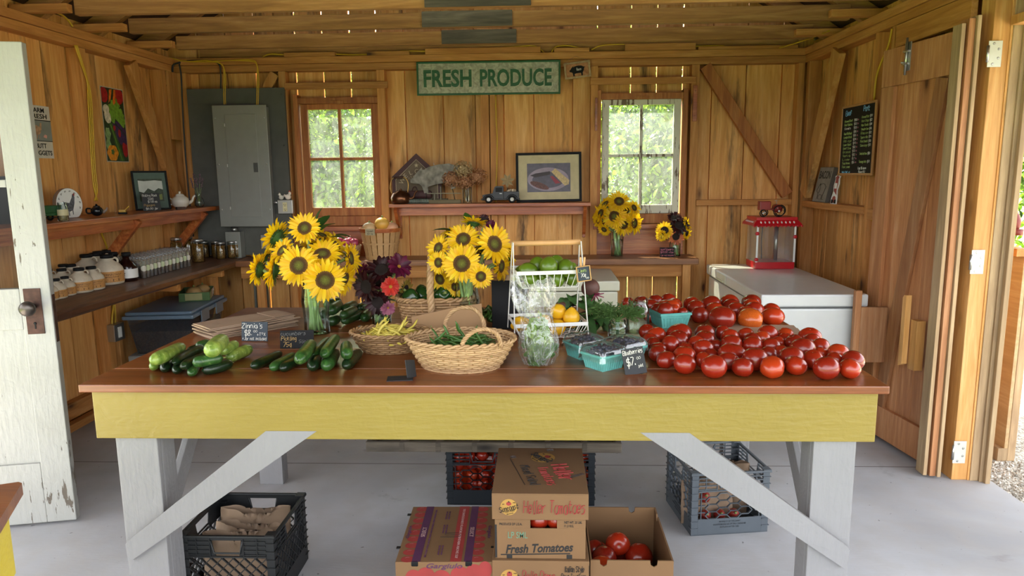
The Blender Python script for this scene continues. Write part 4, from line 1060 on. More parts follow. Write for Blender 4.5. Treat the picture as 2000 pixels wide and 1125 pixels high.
# yellow bean basket
yc = PZ(752, 697, TZ); yc.y += .09
g = thing('wicker_basket', 'shallow brown splint basket of yellow wax beans beside the cucumbers', 'basket', (yc.x, yc.y, TZ), R(3))
weave(.085, .06, .138, .105, .072, 9, 36, .0026, 'wicker_side', g, .7)
beans(85, .118, .088, .045, .045, 'yellowbean', 'yellow_bean', 'pale yellow wax bean in the shallow brown splint basket', 'yellow beans in the splint basket', (yc.x, yc.y, TZ), 8, .10, .0045, 9)
b = B(); b.lathe([(.085, .006), (.11, .04), (.09, .06), (.001, .066)], 24, Matrix.Diagonal((1, .75, 1, 1)))
tag(b.build('bean_layer', 'yellowbean', None, TR((yc.x, yc.y, TZ))), 'packed yellow beans filling the bottom of the splint basket', 'beans', kind='stuff')
# tall basket with arched handle and peppers
pc = PZ(832, 660, TZ); pc.y = 2.86
g = thing('wicker_basket', 'large square wicker basket with tall arched handle holding green peppers', 'basket', (pc.x + .015, pc.y, TZ), R(8))
weave(.12, .10, .155, .125, .135, 12, 34, .0036, 'wicker_side', g, .9, 3.4)
braid([(-.015, -.128, .08), (-.02, -.132, .17), (-.015, -.10, .27), (-.012, -.05, .315), (-.01, .02, .325), (-.01, .08, .29), (-.01, .125, .2), (-.01, .128, .12)], .014, g, 'wicker', 4, 9)
M['pepper'] = mat('#1f4018', .18, var=.3, scale=10)
def pepper_fn(p, a, th):
    l_ = 1 + .13 * math.cos(4 * a) * math.sin(th); z = p.z * 1.15
    z -= .28 * math.exp(-(p.x ** 2 + p.y ** 2) / .06) if p.z > 0 else 0
    return Vector((p.x * l_ * (1 + .1 * p.z), p.y * l_ * (1 + .1 * p.z), z))
for k, (x, y, z, r, rot) in enumerate(((.035, -.05, .145, .036, (1.2, 0, .3)), (.085, -.02, .145, .038, (.9, .5, 1)), (.06, .05, .155, .036, (.4, .9, 2)), (-.06, .02, .135, .038, (1.4, .2, 3)), (-.09, -.05, .135, .034, (.8, .2, 4)), (.01, .04, .14, .036, (1, .2, 5)), (.11, .06, .14, .033, (1, .6, 5)), (-.03, -.06, .10, .04, (1, 0, 0)), (.07, 0, .07, .045, (1, 0, 0)), (-.05, .02, .06, .045, (0, 1, 0)), (.02, .05, .05, .045, (0, 1, 0)), (.02, -.03, .045, .04, (0, .5, 0)), (-.08, .06, .06, .04, (0, .5, 0)))):
    b = B(); b.ball((0, 0, 0), r, 20, fn=pepper_fn)
    o = b.build('green_pepper', 'pepper'); o.location = Vector((pc.x + .015 + x, pc.y + y, TZ + z)); o.rotation_euler = rot
    e = B(); e.tube([(0, 0, r * .8), (.002, 0, r * 1.15), (.006, 0, r * 1.4)], [r * .2, r * .14, r * .17], 8); e.build('stem', 'stemend', o)
    tag(o, ['glossy green pepper before the arched handle, nearest of the basket', 'glossy green pepper beside the arched handle on top of the basket', 'green pepper behind the topmost two in the basket', 'green pepper on the cucumber side of the arched handle', 'small green pepper at the zinnia corner of the square basket', 'green pepper right behind the basket handle', 'small green pepper at the far corner of the square basket'][k] if k < 7 else 'green pepper buried deep inside the square wicker basket', 'pepper', 'green peppers in the square basket')
M['leaf'] = mat('#2f5220', .5, var=.35, scale=12); M['leaf2'] = mat('#4e7230', .5, var=.35, scale=12)
def leaf_pts(l, w_, fold=.2, droop=.2, n=6):
    vs, fs = [], []
    for i in range(n + 1):
        t_ = i / n; ww = w_ * math.sin(PI * min(1, t_ * .94 + .04)) ** .8 * (1 - .25 * t_)
        z = -droop * l * t_ * t_
        vs += [(t_ * l, -ww, z + fold * ww), (t_ * l, 0, z), (t_ * l, ww, z + fold * ww)]
    for i in range(n):
        for k in (0, 1): a = i * 3 + k; fs.append((a, a + 3, a + 4, a + 1))
    return vs, fs


# ================================================================== cut flowers
def petal_mat(nm, a, c, tip=None):
    t = NT(nm); oi = t.n('NewGeometry').outputs['Random Per Island']
    col = t.ramp(oi, [(0, a), (1, c)]); t.fin(col, .5)
    tl = t.n('BsdfTranslucent'); t.l(col, tl.inputs[0]); mx = t.n('MixShader'); mx.inputs[0].default_value = .4
    t.l(t.b.outputs[0], mx.inputs[1]); t.l(tl.outputs[0], mx.inputs[2]); t.l(mx.outputs[0], t.o.inputs[0]); return t.m
M['sunpetal'] = petal_mat('sunflower_petal', '#ecb608', '#fbe022')
M['darkpetal'] = petal_mat('chocolate_petal', '#1f070b', '#431118'); M['magpetal'] = petal_mat('magenta_petal', '#4d0c2c', '#7a1a44')
M['redpetal'] = petal_mat('scarlet_petal', '#b8201c', '#e24430'); M['pinkpetal'] = petal_mat('pink_petal', '#93486a', '#c0808f')
M['bicolor'] = petal_mat('salmon_petal', '#b5522e', '#dd8f58'); M['bronzepetal'] = petal_mat('bronze_petal', '#9a8138', '#c4a94f')
t = NT('seed_disc'); gr = t.n('TexGradient', gradient_type='SPHERICAL'); t.l(t.coord((1, 1, 1)), gr.inputs[0])
dn = t.noise(t.coord(), 40, 2)
c_ = t.ramp(gr.outputs['Fac'], [(.50, '#b98428'), (.58, '#a06f22'), (.67, '#70481a'), (.74, '#6b4f18'), (.82, '#84802a'), (1, '#a3aa40')])
c_ = t.mix(t.ramp(dn, [(.45, 0.), (.6, .45)]), c_, '#2a1706'); t.bump(dn, .8, .1); M['disc'] = t.fin(c_, .8)
M['darkdisc'] = mat('#1b0d08', .8, var=.5, scale=20, bump=.5); M['golddisc'] = mat('#a5781d', .8, var=.4, scale=20, bump=.5)
M['sepal'] = mat('#35561f', .6, var=.3, scale=4); M['stem'] = mat('#8da463', .45, var=.25, scale=20)
def head_parts(seed, n=25, rings=2, pl=.62, pw=.088, r0=.42, cup=.12, discr=.47, dome=.07, back=True, blunt=False):
    """unit flower: total radius about 1, facing +Z"""
    rnd = random.Random(seed); P_, D_, S_ = B(), B(), B()
    for rg in range(rings):
        for k in range(n):
            a = 2 * PI * (k + .5 * rg) / n + rnd.uniform(-.07, .07)
            l = pl * rnd.uniform(.82, 1.12) * (1 - .0 * rg); w_ = pw * rnd.uniform(.85, 1.2); dr = rnd.uniform(-.25, .35); tw = rnd.uniform(-.5, .5)
            vs, fs = [], []; N = 6; lift = cup * (1 if rg else -.2) + rnd.uniform(-.06, .1)
            for i in range(N + 1):
                t_ = i / N
                ww = w_ * (math.sin(PI * min(1., .12 + t_ * .88)) ** (.75 if not blunt else .45)) * (1 if not blunt else 1.1)
                if not blunt and t_ > .99: ww = .004
                z = lift * math.sin(t_ * 1.6) * l * 2 - dr * l * t_ * t_ * .6 + (.03 * rg)
                x = r0 - .06 + l * t_
                for s_ in (-1, 0, 1): vs.append(Vector((x, s_ * ww, z + (abs(s_) * ww * .35) + s_ * tw * ww * .4)))
            for i in range(N):
                for q in (0, 1): o = i * 3 + q; fs.append((o, o + 3, o + 4, o + 1))
            P_.add(vs, fs, True, Matrix.Rotation(a, 4, 'Z'))
    D_.lathe([(discr, -.03), (discr * 1.02, .02), (discr * .9, dome), (discr * .7, dome * 1.25), (discr * .45, dome * .9), (discr * .2, dome * .6), (.001, dome * .55)], 28)
    if back:
        D2 = S_; D2.lathe([(.03, -.30), (.12, -.24), (.34, -.13), (discr, -.03)], 16)
        for k in range(16):
            a = 2 * PI * k / 16 + rnd.uniform(-.1, .1); vs, fs = [], []; L = rnd.uniform(.35, .5)
            for i in range(4):
                t_ = i / 3; ww = .10 * (1 - t_) ** .8 * (1 if i else 1) + .002
                for s_ in (-1, 0, 1): vs.append(Vector((.30 + L * t_, s_ * ww, -.12 + .05 * t_ - .10 * t_ * t_ + .02 * abs(s_))))
            for i in range(3):
                for q in (0, 1): o = i * 3 + q; fs.append((o, o + 3, o + 4, o + 1))
            S_.add(vs, fs, True, Matrix.Rotation(a, 4, 'Z'))
    return P_, D_, S_
_fm = {}
def variants(kind, petm, discm, cnt=3, **k):
    L = []
    for i in range(cnt):
        P_, D_, S_ = head_parts(i * 13 + len(kind), **k)
        os_ = [P_.build('petals', petm), D_.build('seed_disc', discm), S_.build('sepals', 'sepal')]
        L.append([o.data for o in os_]); [bpy.data.objects.remove(o) for o in os_]
    _fm[kind] = L
variants('sun', 'sunpetal', 'disc', 4)
variants('dark', 'darkpetal', 'darkdisc', 2, n=16, pl=.62, pw=.13)
variants('mag', 'magpetal', 'golddisc', 1, n=16, rings=4, pl=.75, pw=.12, r0=.2, discr=.14, blunt=True)
variants('red', 'redpetal', 'golddisc', 1, n=15, rings=4, pl=.72, pw=.13, r0=.22, discr=.2, blunt=True)
variants('pink', 'pinkpetal', 'golddisc', 1, n=15, rings=4, pl=.75, pw=.11, r0=.2, discr=.14, blunt=True, cup=.3)
variants('bi', 'bicolor', 'darkdisc', 1, n=15, pl=.62, pw=.13)
variants('ydark', 'sunpetal', 'darkdisc', 1, n=16, pl=.6, pw=.12)
variants('bronze', 'bronzepetal', 'darkdisc', 1, n=14, pl=.6, pw=.13)
def flower(name, label, cat, kind, u, v, dpx, Y, fd, foot, mouth, group, k=0, roll=None, stem=True):
    """head centre at pixel u,v on the plane y=Y; fd = facing (right, up, toward us)"""
    p = PY(u, v, Y); s_ = dpx / 2 * depth(p) / FPX
    d = (_r * fd[0] + _u * fd[1] - _f * fd[2]).normalized()
    rnd = random.Random(int(u * 7 + v)); ro = rnd.random() * 6 if roll is None else roll
    o = thing(name, label, cat, (0, 0, 0), 0, group); o.matrix_world = facing(p, d, ro, 1)
    V = _fm[kind]; V = V[(k or rnd.randrange(99)) % len(V)]
    for me, nm in zip(V, ('petals', 'flower_disc', 'sepals')):
        c = bpy.data.objects.new(nm, me); COL.objects.link(c); c.parent = o; c.scale = (s_,) * 3
    if stem:
        inv = o.matrix_world.inverted(); q0 = p - d * s_ * .28; mo = Vector(mouth) + Vector((rnd.uniform(-1, 1), rnd.uniform(-1, 1), 0)) * .028; ft = Vector(foot) + Vector((rnd.uniform(-1, 1), rnd.uniform(-1, 1), 0)) * .026
        path = smooth_path([q0, q0 - d * s_ * .45 + Vector((0, 0, -.01)), mo.lerp(q0, .35) + Vector((0, 0, .0)), mo, ft], 5)
        b = B(); b.tube([inv @ x for x in path], .0052 * min(1.2, s_ / .065) + .001, 6); b.build('stem', 'stem', o)
    return o
def vase(label, c, h, r, prof=None, water=.0, name='glass_vase', ribs=0, group=None):
    o = thing(name, label, 'vase', c)
    prof = prof or [(.82, 0), (.9, .02), (.86, .25), (1.0, .55), (.86, .8), (.95, 1)]
    def fn(p, a): 
        q = 1 + ribs * math.cos(12 * a); return (p[0] * q, p[1] * q, p[2])
    b = B(); out = [(r * q, h * z) for q, z in prof]; b.lathe(out, 36, fn=fn, close=False)
    inn = [(r * q * .94, h * z + (.006 if z < .1 else 0)) for q, z in prof]; b.lathe(inn[::-1], 36, fn=fn, close=False); b.disc((0, 0, .0005), out[0][0], 30)
    b.build('vase_wall', 'glass', o)
    b = B(); b.tube([(out[-1][0] * math.cos(a_ * PI / 18) * .97, out[-1][0] * math.sin(a_ * PI / 18) * .97, h) for a_ in range(37)], .0016, 6, caps=False); b.build('vase_rim', 'glass', o)
    if water:
        b = B(); w_ = [(x * .93, z) for x, z in out if z <= h * water]; w_.append((w_[-1][0], h * water)); b.lathe([(w_[0][0], .007)] + w_[1:], 28); b.build('water', 'water', o)
    return o
M['water'] = glass('water', (.90, .95, .93), 0, base=.02)
G1 = 'sunflowers in the vase beside the paper bags'
f1, m1 = (-.90, 2.76, TZ + .012), (-.905, 2.76, TZ + .235)
vase('tall curvy clear glass vase of sunflowers between paper bags and zucchini', (-.90, 2.76, TZ), .245, .056, water=.6, ribs=.02)
X1 = [(595, 446, 60, 2.70, (.05, .25, 1), 'upright round-faced sunflower topping the first bouquet'), (584, 519, 78, 2.62, (-.05, .05, 1), 'large full-face sunflower with green eye low in the middle of the first bouquet'),
 (630, 497, 70, 2.66, (.15, .75, .8), 'sunflower tipped upward, right of centre in the first bouquet'), (635, 547, 80, 2.60, (.25, -.15, 1), 'large sunflower hanging lowest toward us in the first bouquet'),
 (540, 463, 66, 2.78, (-.8, .5, -.25), 'sunflower seen from its green back, upper outer side of the first bouquet'), (506, 527, 62, 2.74, (-1, .1, -.1), 'side-on sunflower farthest out toward the jars'),
 (535, 528, 72, 2.72, (-.95, .1, .15), 'side-on sunflower showing sepals beside the full-face one'), (552, 490, 56, 2.70, (-.5, .5, .7), 'half-hidden sunflower above the full-face one in the first bouquet'),
 (629, 460, 50, 2.82, (.4, .9, .3), 'sunflower facing up at the back of the first bouquet'), (655, 480, 52, 2.82, (.9, .5, .3), 'side-on sunflower at the back near the onion basket'),
 (684, 505, 62, 2.78, (1, .1, .15), 'side-on sunflower at the bouquet edge toward the dark flowers'), (672, 545, 60, 2.72, (.9, -.3, .3), 'drooping side-on sunflower by the dark bouquet'), (515, 505, 48, 2.84, (-.7, .6, .1), 'small side sunflower behind the outer pair'),
 (610, 480, 50, 2.84, (.0, .9, .4), 'sunflower deep inside the first bouquet')]
for u, v, d_, Y, fd, lab in X1: flower('sunflower', lab, 'sunflower', 'sun', u, v, d_ * 1.08, Y, fd, f1, m1, G1)
def leaves_at(pts, m_, name, label, cat, s_=.05, seed=0, group=None):
    rnd = random.Random(seed)
    for i, (p, d, l, lab) in enumerate(pts):
        vs, fs = leaf_pts(l, l * .32, .3, .3); b = B(); b.add(vs, fs, True); o = b.build('leaf', m_)
        o.matrix_world = Matrix.Translation(p) @ Vector(d).to_track_quat('X', 'Z').to_matrix().to_4x4()
        o.name = name; tag(o, lab, cat, group)
G2 = 'sunflowers in the vase behind the leaning paper bag'
f2, m2 = (-.30, 2.80, TZ + .012), (-.30, 2.80, TZ + .21)
vase('clear glass vase of sunflowers behind the leaning paper bag', (-.30, 2.80, TZ), .22, .052, water=.6, ribs=.02)
X2 = [(905, 468, 64, 2.72, (.0, .45, 1), 'broad-faced upper sunflower in the bouquet behind the leaning bag'), (902, 515, 74, 2.66, (-.05, .0, 1), 'largest full-face sunflower low in the bouquet behind the leaning bag'),
 (965, 477, 74, 2.72, (.55, .15, .8), 'yellow-centred sunflower turned toward the limes, high on the bouquet'), (939, 540, 46, 2.64, (.1, -.05, 1), 'small round sunflower just above the paper bag'),
 (857, 485, 52, 2.72, (-.6, .2, .8), 'narrow sunflower on the outer upper edge of the second bouquet'), (857, 513, 44, 2.68, (-.5, -.1, .9), 'small sunflower under the outer edge one in the second bouquet'),
 (925, 436, 50, 2.84, (.1, .9, -.2), 'sunflower seen from behind at the crown of the second bouquet'), (978, 520, 56, 2.74, (.8, -.1, .4), 'side-on sunflower low beside the lime basket handle'),
 (996, 500, 54, 2.80, (1, .2, .0), 'side-on sunflower farthest toward the lime basket'), (860, 545, 50, 2.80, (-.4, -.2, .6), 'shaded sunflower low at the peppers side of the bouquet'), (880, 455, 46, 2.86, (-.4, .8, .2), 'back sunflower half hidden at the upper edge of the second bouquet'),
 (940, 490, 46, 2.84, (0, .9, .3), 'sunflower deep inside the second bouquet'), (890, 560, 40, 2.8, (0, -.2, 1), 'sunflower tucked low above the leaning bag')]
for u, v, d_, Y, fd, lab in X2: flower('sunflower', lab, 'sunflower', 'sun', u, v, d_ * 1.08, Y, fd, f2, m2, G2)
# dark mixed bouquet
f3, m3 = (-.67, 2.90, TZ + .01), (-.67, 2.90, TZ + .115)
vase('short cylindrical glass vase of dark zinnias and chocolate sunflowers', (-.67, 2.90, TZ), .12, .040, [(.95, 0), (1, .03), (1, .5), (1, 1)], water=.5)
X3 = [('chocolate_sunflower', 'sunflower', 'dark', 716, 560, 62, 2.80, (-.5, -.1, .9), 'blackish chocolate sunflower with drooping petals, front of the dark bouquet'),
 ('chocolate_sunflower', 'sunflower', 'dark', 746, 527, 62, 2.84, (-.1, .5, .8), 'dark maroon sunflower crowning the dark bouquet'), ('zinnia', 'zinnia', 'mag', 779, 521, 54, 2.82, (.5, .4, .8), 'magenta zinnia on the basket side of the dark bouquet'),
 ('zinnia', 'zinnia', 'red', 763, 560, 40, 2.76, (.1, .0, 1), 'bright coral red zinnia in the middle of the dark bouquet'), ('zinnia', 'zinnia', 'pink', 758, 601, 30, 2.78, (.1, -.3, 1), 'small dusty pink zinnia hanging lowest over the glass'),
 ('zinnia', 'zinnia', 'mag', 709, 530, 34, 2.86, (-.6, .4, .6), 'small dull magenta zinnia at the outer edge of the dark bouquet'), ('chocolate_sunflower', 'sunflower', 'dark', 738, 590, 56, 2.82, (-.1, -.3, .8), 'black-red sunflower low under the dark bouquet'),
 ('chocolate_sunflower', 'sunflower', 'dark', 735, 545, 52, 2.90, (0, .2, .8), 'dark sunflower deep in the dark bouquet'), ('sunflower', 'sunflower', 'bronze', 792, 566, 46, 2.86, (.9, -.1, .3), 'bronze-yellow sunflower side-on beside the red zinnia'),
 ('sunflower', 'sunflower', 'bronze', 790, 590, 34, 2.86, (.8, -.4, .3), 'faded bronze flower drooping at the basket side')]
for nm, ct, kd, u, v, d_, Y, fd, lab in X3: flower(nm, lab, ct, kd, u, v, d_ * 1.05, Y, fd, f3, m3, 'flowers in the dark bouquet')
for k, (u, v, kd) in enumerate(((945, 428, 'dark'), (958, 440, 'mag'))): flower('zinnia', ['dark flower head peeking up behind the second sunflower bouquet', 'maroon zinnia peeking out behind the second sunflower bouquet'][k], 'zinnia', kd, u, v, 24, 2.95, (0, .5, .8), f2, m2, G2)
# third and fourth bouquets on the back counter
f4, m4 = (.568, 5.36, .855), (.568, 5.36, 1.02)
vase('tall clear glass vase of sunflowers on the back counter under the second window', (.568, 5.36, .845), .215, .052, [(.8, 0), (.85, .03), (.9, .4), (1, .85), (.96, 1)], water=.6)
X4 = [(1209, 394, 44, (0, .5, 1), 'topmost sunflower of the bouquet under the second window'), (1200, 423, 48, (-.1, .1, 1), 'full-face sunflower in the middle of the window bouquet'), (1223, 411, 28, (.2, .3, 1), 'small sunflower right of the middle one in the window bouquet'),
 (1238, 406, 30, (.5, .3, .8), 'small sunflower at the upper inner edge of the window bouquet'), (1217, 438, 44, (.2, -.1, 1), 'low sunflower facing us in the window bouquet'), (1238, 436, 44, (.7, -.1, .7), 'sunflower bending out over the counter toward the card'),
 (1174, 417, 38, (-.8, .2, .5), 'side-on sunflower at the shelf side of the window bouquet'), (1168, 430, 30, (-.9, -.2, .4), 'drooping sunflower at the shelf side of the window bouquet'), (1183, 398, 34, (-.5, .6, .4), 'sunflower high on the shelf side of the window bouquet'), (1180, 448, 26, (-.5, -.6, .6), 'small drooping sunflower lowest in the window bouquet')]
for i, (u, v, d_, fd, lab) in enumerate(X4): flower('sunflower', lab, 'sunflower', 'sun', u, v, d_ * 1.08, 5.30 + .02 * (i % 3), fd, f4, m4, 'sunflowers under the second window')
f5, m5 = (1.0, 5.36, .853), (1.0, 5.36, .94)
vase('small glass jar vase of mixed sunflowers at the end of the back counter', (1.0, 5.36, .845), .115, .042, [(.9, 0), (1, .05), (1, .8), (.85, .9), (.9, 1)], water=.5, name='glass_vase')
X5 = [(1298, 450, 34, 'ydark', (-.3, .1, 1), 'yellow sunflower with black eye in the small jar bouquet'), (1326, 440, 38, 'dark', (.1, .1, 1), 'dark red sunflower in the middle of the small jar bouquet'), (1320, 462, 32, 'bi', (0, -.2, 1), 'salmon-red sunflower low in the small jar bouquet'),
 (1316, 425, 26, 'dark', (0, .6, .7), 'dark sunflower crowning the small jar bouquet'), (1340, 437, 30, 'ydark', (.8, .2, .5), 'yellow sunflower at the freezer side of the small jar'), (1341, 456, 24, 'ydark', (.7, -.3, .7), 'small yellow bloom low at the freezer side of the jar'), (1292, 460, 24, 'ydark', (-.6, -.3, .8), 'small yellow bloom low at the window side of the jar')]
for i, (u, v, d_, kd, fd, lab) in enumerate(X5): flower('sunflower', lab, 'sunflower', kd, u, v, d_ * 1.08, 5.30 + .015 * (i % 3), fd, f5, m5, 'flowers in the small jar on the back counter')
# foliage sprigs tucked among the blooms
rnd = random.Random(12)
for gi, (c, n, sp, nm) in enumerate((((-.90, 2.80, TZ + .37), 16, .09, 'dark green leaf tucked among the sunflowers of the first bouquet'), ((-.29, 2.84, TZ + .37), 14, .08, 'dark green leaf tucked among the sunflowers of the second bouquet'), ((.55, 5.38, 1.14), 9, .07, 'green leaf tucked among the sunflowers under the second window'))):
    pts = []
    for k in range(n):
        a = rnd.random() * 2 * PI; pts.append((Vector(c) + Vector((math.cos(a) * sp * .8 * rnd.uniform(.2, 1), rnd.uniform(-.02, .05), math.sin(a) * sp * .7)), (math.cos(a), rnd.uniform(-.6, .2), math.sin(a)), rnd.uniform(.05, .09), nm))
    leaves_at(pts, 'leaf', 'flower_leaf', '', 'leaf', group=nm.replace('dark green leaf', 'leaves').replace('green leaf', 'leaves'))

# ================================================================== cards and signs
M['slate'] = mat('#1d2024', .6, var=.2, scale=6); M['slateblue'] = mat('#27323d', .6, var=.2, scale=6); M['chalk'] = mat('#d8d6cc', .8); M['chalkblue'] = mat('#7fb4d8', .8); M['chalkgold'] = mat('#b8985e', .8); M['chalkgrey'] = mat('#6f716d', .8); M['chalkpink'] = mat('#c7768a', .8); M['chalkgreen'] = mat('#9fb46a', .8)
def card(name, label, T, w_, h_, lines, m_='slate', th=.003, cat='sign', framem=None, fw=.012):
    """lines: (text, height, x, y, width or None, material, style)"""
    o = thing(name, label, cat); o.matrix_world = T
    b = B(); b.bev((-w_ / 2, -h_ / 2, -th), (w_ / 2, h_ / 2, 0), .001); b.build('board', m_, o)
    for i, (tx, hh, x, y, ww, cm, st) in enumerate(lines):
        b = B(); T2 = Matrix.Identity(4)
        if st == 'h': write(b, hand(tx, hh, ww, .13, seed=i + len(tx)), T2, x, y)
        b.build('lettering', cm, o)
    if framem:
        b = B(); f = fw
        b.bev((-w_ / 2 - f, -h_ / 2 - f, -th - .002), (-w_ / 2, h_ / 2 + f, .005)); b.bev((w_ / 2, -h_ / 2 - f, -th - .002), (w_ / 2 + f, h_ / 2 + f, .005))
        b.bev((-w_ / 2, h_ / 2, -th - .002), (w_ / 2, h_ / 2 + f, .005)); b.bev((-w_ / 2, -h_ / 2 - f, -th - .002), (w_ / 2, -h_ / 2, .005)); b.build('frame', framem, o)
    return o
def stand(p, w_, h_, rz=0, tilt=.15):
    """card standing on its lower edge at p, facing us"""
    return Matrix.Translation(p) @ Matrix.Rotation(rz, 4, 'Z') @ Matrix.Rotation(PI / 2 - tilt, 4, 'X') @ Matrix.Translation((0, h_ / 2, 0))
p = PZ(497, 667, TZ); card('price_card', 'dark slate card for zinnias at eight dollars leaning on the paper bags', stand((p.x, p.y, TZ + .001), .1, .075, R(-4)), .105, .074,
    [("Zinnia's", .018, -.008, .022, .085, 'chalk', 'h'), ('$8.', .021, -.024, -.005, .030, 'chalk', 'h'), ('00', .009, .004, .001, .016, 'chalk', 'h'), ('+TAX', .012, .028, -.010, .036, 'chalk', 'h'), ('*Jar not included', .011, 0, -.027, .098, 'chalk', 'h')], 'slateblue')
p = PZ(580, 682, TZ); card('price_card', 'black card for pickling and slicing cucumbers standing behind the right cucumber pile', stand((p.x, p.y, TZ + .001), .1, .07, R(5), .2), .122, .066,
    [('cucumbers', .013, -.012, .022, .092, 'chalkgrey', 'h'), ('Pickling', .014, -.028, .004, .056, 'chalkgold', 'h'), ('75^', .016, -.032, -.018, .036, 'chalkgold', 'h'), ('Slicing', .012, .032, -.008, .048, 'chalkgrey', 'h')], 'black')
tc = thing('tent_card', 'blank folded black tent card lying fallen near the green bean basket', 'sign', (PZ(785, 738, TZ)), R(8))
b = B(); b.bev((-.045, -.035, .0), (.035, .018, .002), .0005); b.build('flap', 'slate', tc)
b = B(); b.bev((0, -.024, 0), (.055, .024, .002), .0005, frame((.032, -.006, .002), (-.12, .35, 1.0), (.45, .7, -.1))); b.build('flap', 'slate', tc)
p = PZ(1240, 731, TZ); card('price_card', 'grey chalk card pricing the blueberries at seven dollars leaning on the teal cartons', stand((p.x, p.y, TZ + .001), .07, .08, R(12), .22) @ Matrix.Rotation(R(7), 4, 'Z'), .072, .084,
    [('Blueberries', .014, 0, .030, .066, 'chalk', 'h'), ('$7.', .024, -.010, .0, .03, 'chalk', 'h'), ('00', .009, .016, .008, .014, 'chalk', 'h'), ('pint', .010, .020, -.016, .016, 'chalk', 'h')], 'slate')
p = PY(1303, 497, 5.30); card('price_card', 'small black card for sunflowers at ten dollars on the back counter by the small jar', stand((p.x, 5.30, .846), .1, .07, 0, .08), .108, .072,
    [('sunflowers', .016, 0, .022, .096, 'chalkpink', 'h'), ('$10.00 +tax', .015, 0, .001, .098, 'chalkpink', 'h'), ('*jar not included', .011, 0, -.022, .098, 'chalkpink', 'h')], 'black')
# ================================================================== paper bags
def paper(nm, c):
    t = NT(nm); n = t.noise(t.coord(), 5, 3); t.bump(t.noise(t.coord((1, 1, 1)), 9, 3, .4), .35, .01)
    return t.fin(t.mix(t.ramp(n, [(.3, 0.), (.7, .25)]), c, '#7d6244'), .8)
M['kraft'] = paper('kraft_paper', '#87715d'); M['kraft2'] = paper('kraft_paper_lighter', '#a68d76'); M['card'] = paper('corrugated_card', '#9c7a55')
def flatbag(label, c, w_, l, rz, z, name='paper_bag', group=None, tilt=0, th=.004):
    o = thing(name, label, 'bag', (c[0], c[1], z), rz, group)
    rnd = random.Random(int(z * 1e5)); 
    b = B(); N = 9; vs, fs = [], []
    for i in range(N + 1):
        for j in range(5):
            x = -l / 2 + l * i / N; y = -w_ / 2 + w_ * j / 4; vs.append((x, y, rnd.uniform(-.0006, .0006) + th + .0018 * math.sin(x * 22 + z * 900) * math.cos(y * 30)))
    for i in range(N):
        for j in range(4): a = i * 5 + j; fs.append((a, a + 5, a + 6, a + 1))
    n0 = len(vs); vs += [(x, y, 0) for x, y, _ in vs]; fs += [(a + n0, d + n0, c_ + n0, b_ + n0) for a, b_, c_, d in fs[:N * 4]]
    ring = [j for j in range(5)] + [i * 5 + 4 for i in range(1, N + 1)] + [N * 5 + j for j in (3, 2, 1, 0)] + [i * 5 for i in range(N - 1, 0, -1)]
    for q in range(len(ring)): a, c_ = ring[q], ring[(q + 1) % len(ring)]; fs.append((a, c_, c_ + n0, a + n0))
    b.add(vs, fs); b.build('bag_body', 'kraft2', o)
    b = B(); b.bev((l / 2 - .09, -w_ / 2 + .004, th + .0012), (l / 2 - .002, w_ / 2 - .004, th + .0028), .0005); b.build('folded_bottom', 'kraft2', o)
    return o
c0 = PZ(478, 636, TZ + .02)
rnd = random.Random(2)
for k in range(8):
    flatbag(['lowest', 'second lowest', 'third from below', 'fourth', 'fifth', 'sixth', 'next to topmost', 'topmost'][k] + ' flat brown paper bag in the stack beside the zinnia card', (c0.x + rnd.uniform(-.008, .012) + .012 * (k % 2), c0.y + rnd.uniform(-.01, .01), 0), .16, .36, R(50) + rnd.uniform(-.05, .05), TZ + .001 + k * .0062, group='stacked flat paper bags')
c0 = PZ(1480, 646, TZ + .01)
for k in range(3):
    flatbag(['bottom', 'middle', 'top'][k] + ' flat paper bag lying between the two tomato heaps', (c0.x + rnd.uniform(-.008, .008), c0.y + .015 * k - .02, 0), .14, .30, R(-14) + .05 * k, TZ + .001 + k * .0062, group='flat paper bags between the tomato heaps')
lb_ = thing('paper_bag', 'upright folded brown bag with recycling mark leaning behind the green beans', 'bag'); a0, a1 = PZ(812, 668, TZ), PZ(945, 655, TZ)
mid = (a0 + a1) / 2; wv_ = (a1 - a0); wv_.z = 0
T = frame((mid.x, mid.y - .005, TZ + .002), wv_, (.12, .18, 1)); lb_.matrix_world = T
b = B(); hw = wv_.length / 2; b.prism([(-hw, 0), (hw, 0), (hw - .004, .125), (.02, .118), (-hw - .012, .095)], .006); b.build('bag_body', 'card', lb_)
b = B()
for k in range(3):
    b.add([(math.cos(a_) * r_ - .045, math.sin(a_) * r_ + .035, .0068) for a_, r_ in [(k * 2.094 + q * .35, .010) for q in range(5)] + [(k * 2.094 + q * .35, .006) for q in range(4, -1, -1)]], [tuple(range(10))])
b.build('recycling_mark', 'dark', lb_)
b = B(); write(b, printed('12', .009), Matrix.Rotation(-PI / 2, 4, 'Z'), -.03, hw - .012); 
for j in range(5): write(b, printed(['made from recycled paper', 'reuse this bag', 'strong and simple', 'please recycle', 'thank you'][j], .0030, w=.045), Matrix.Translation((-.03 + j * .005, .035, .0064)) @ Matrix.Rotation(PI / 2, 4, 'Z'))
b.build('lettering', 'dark', lb_)

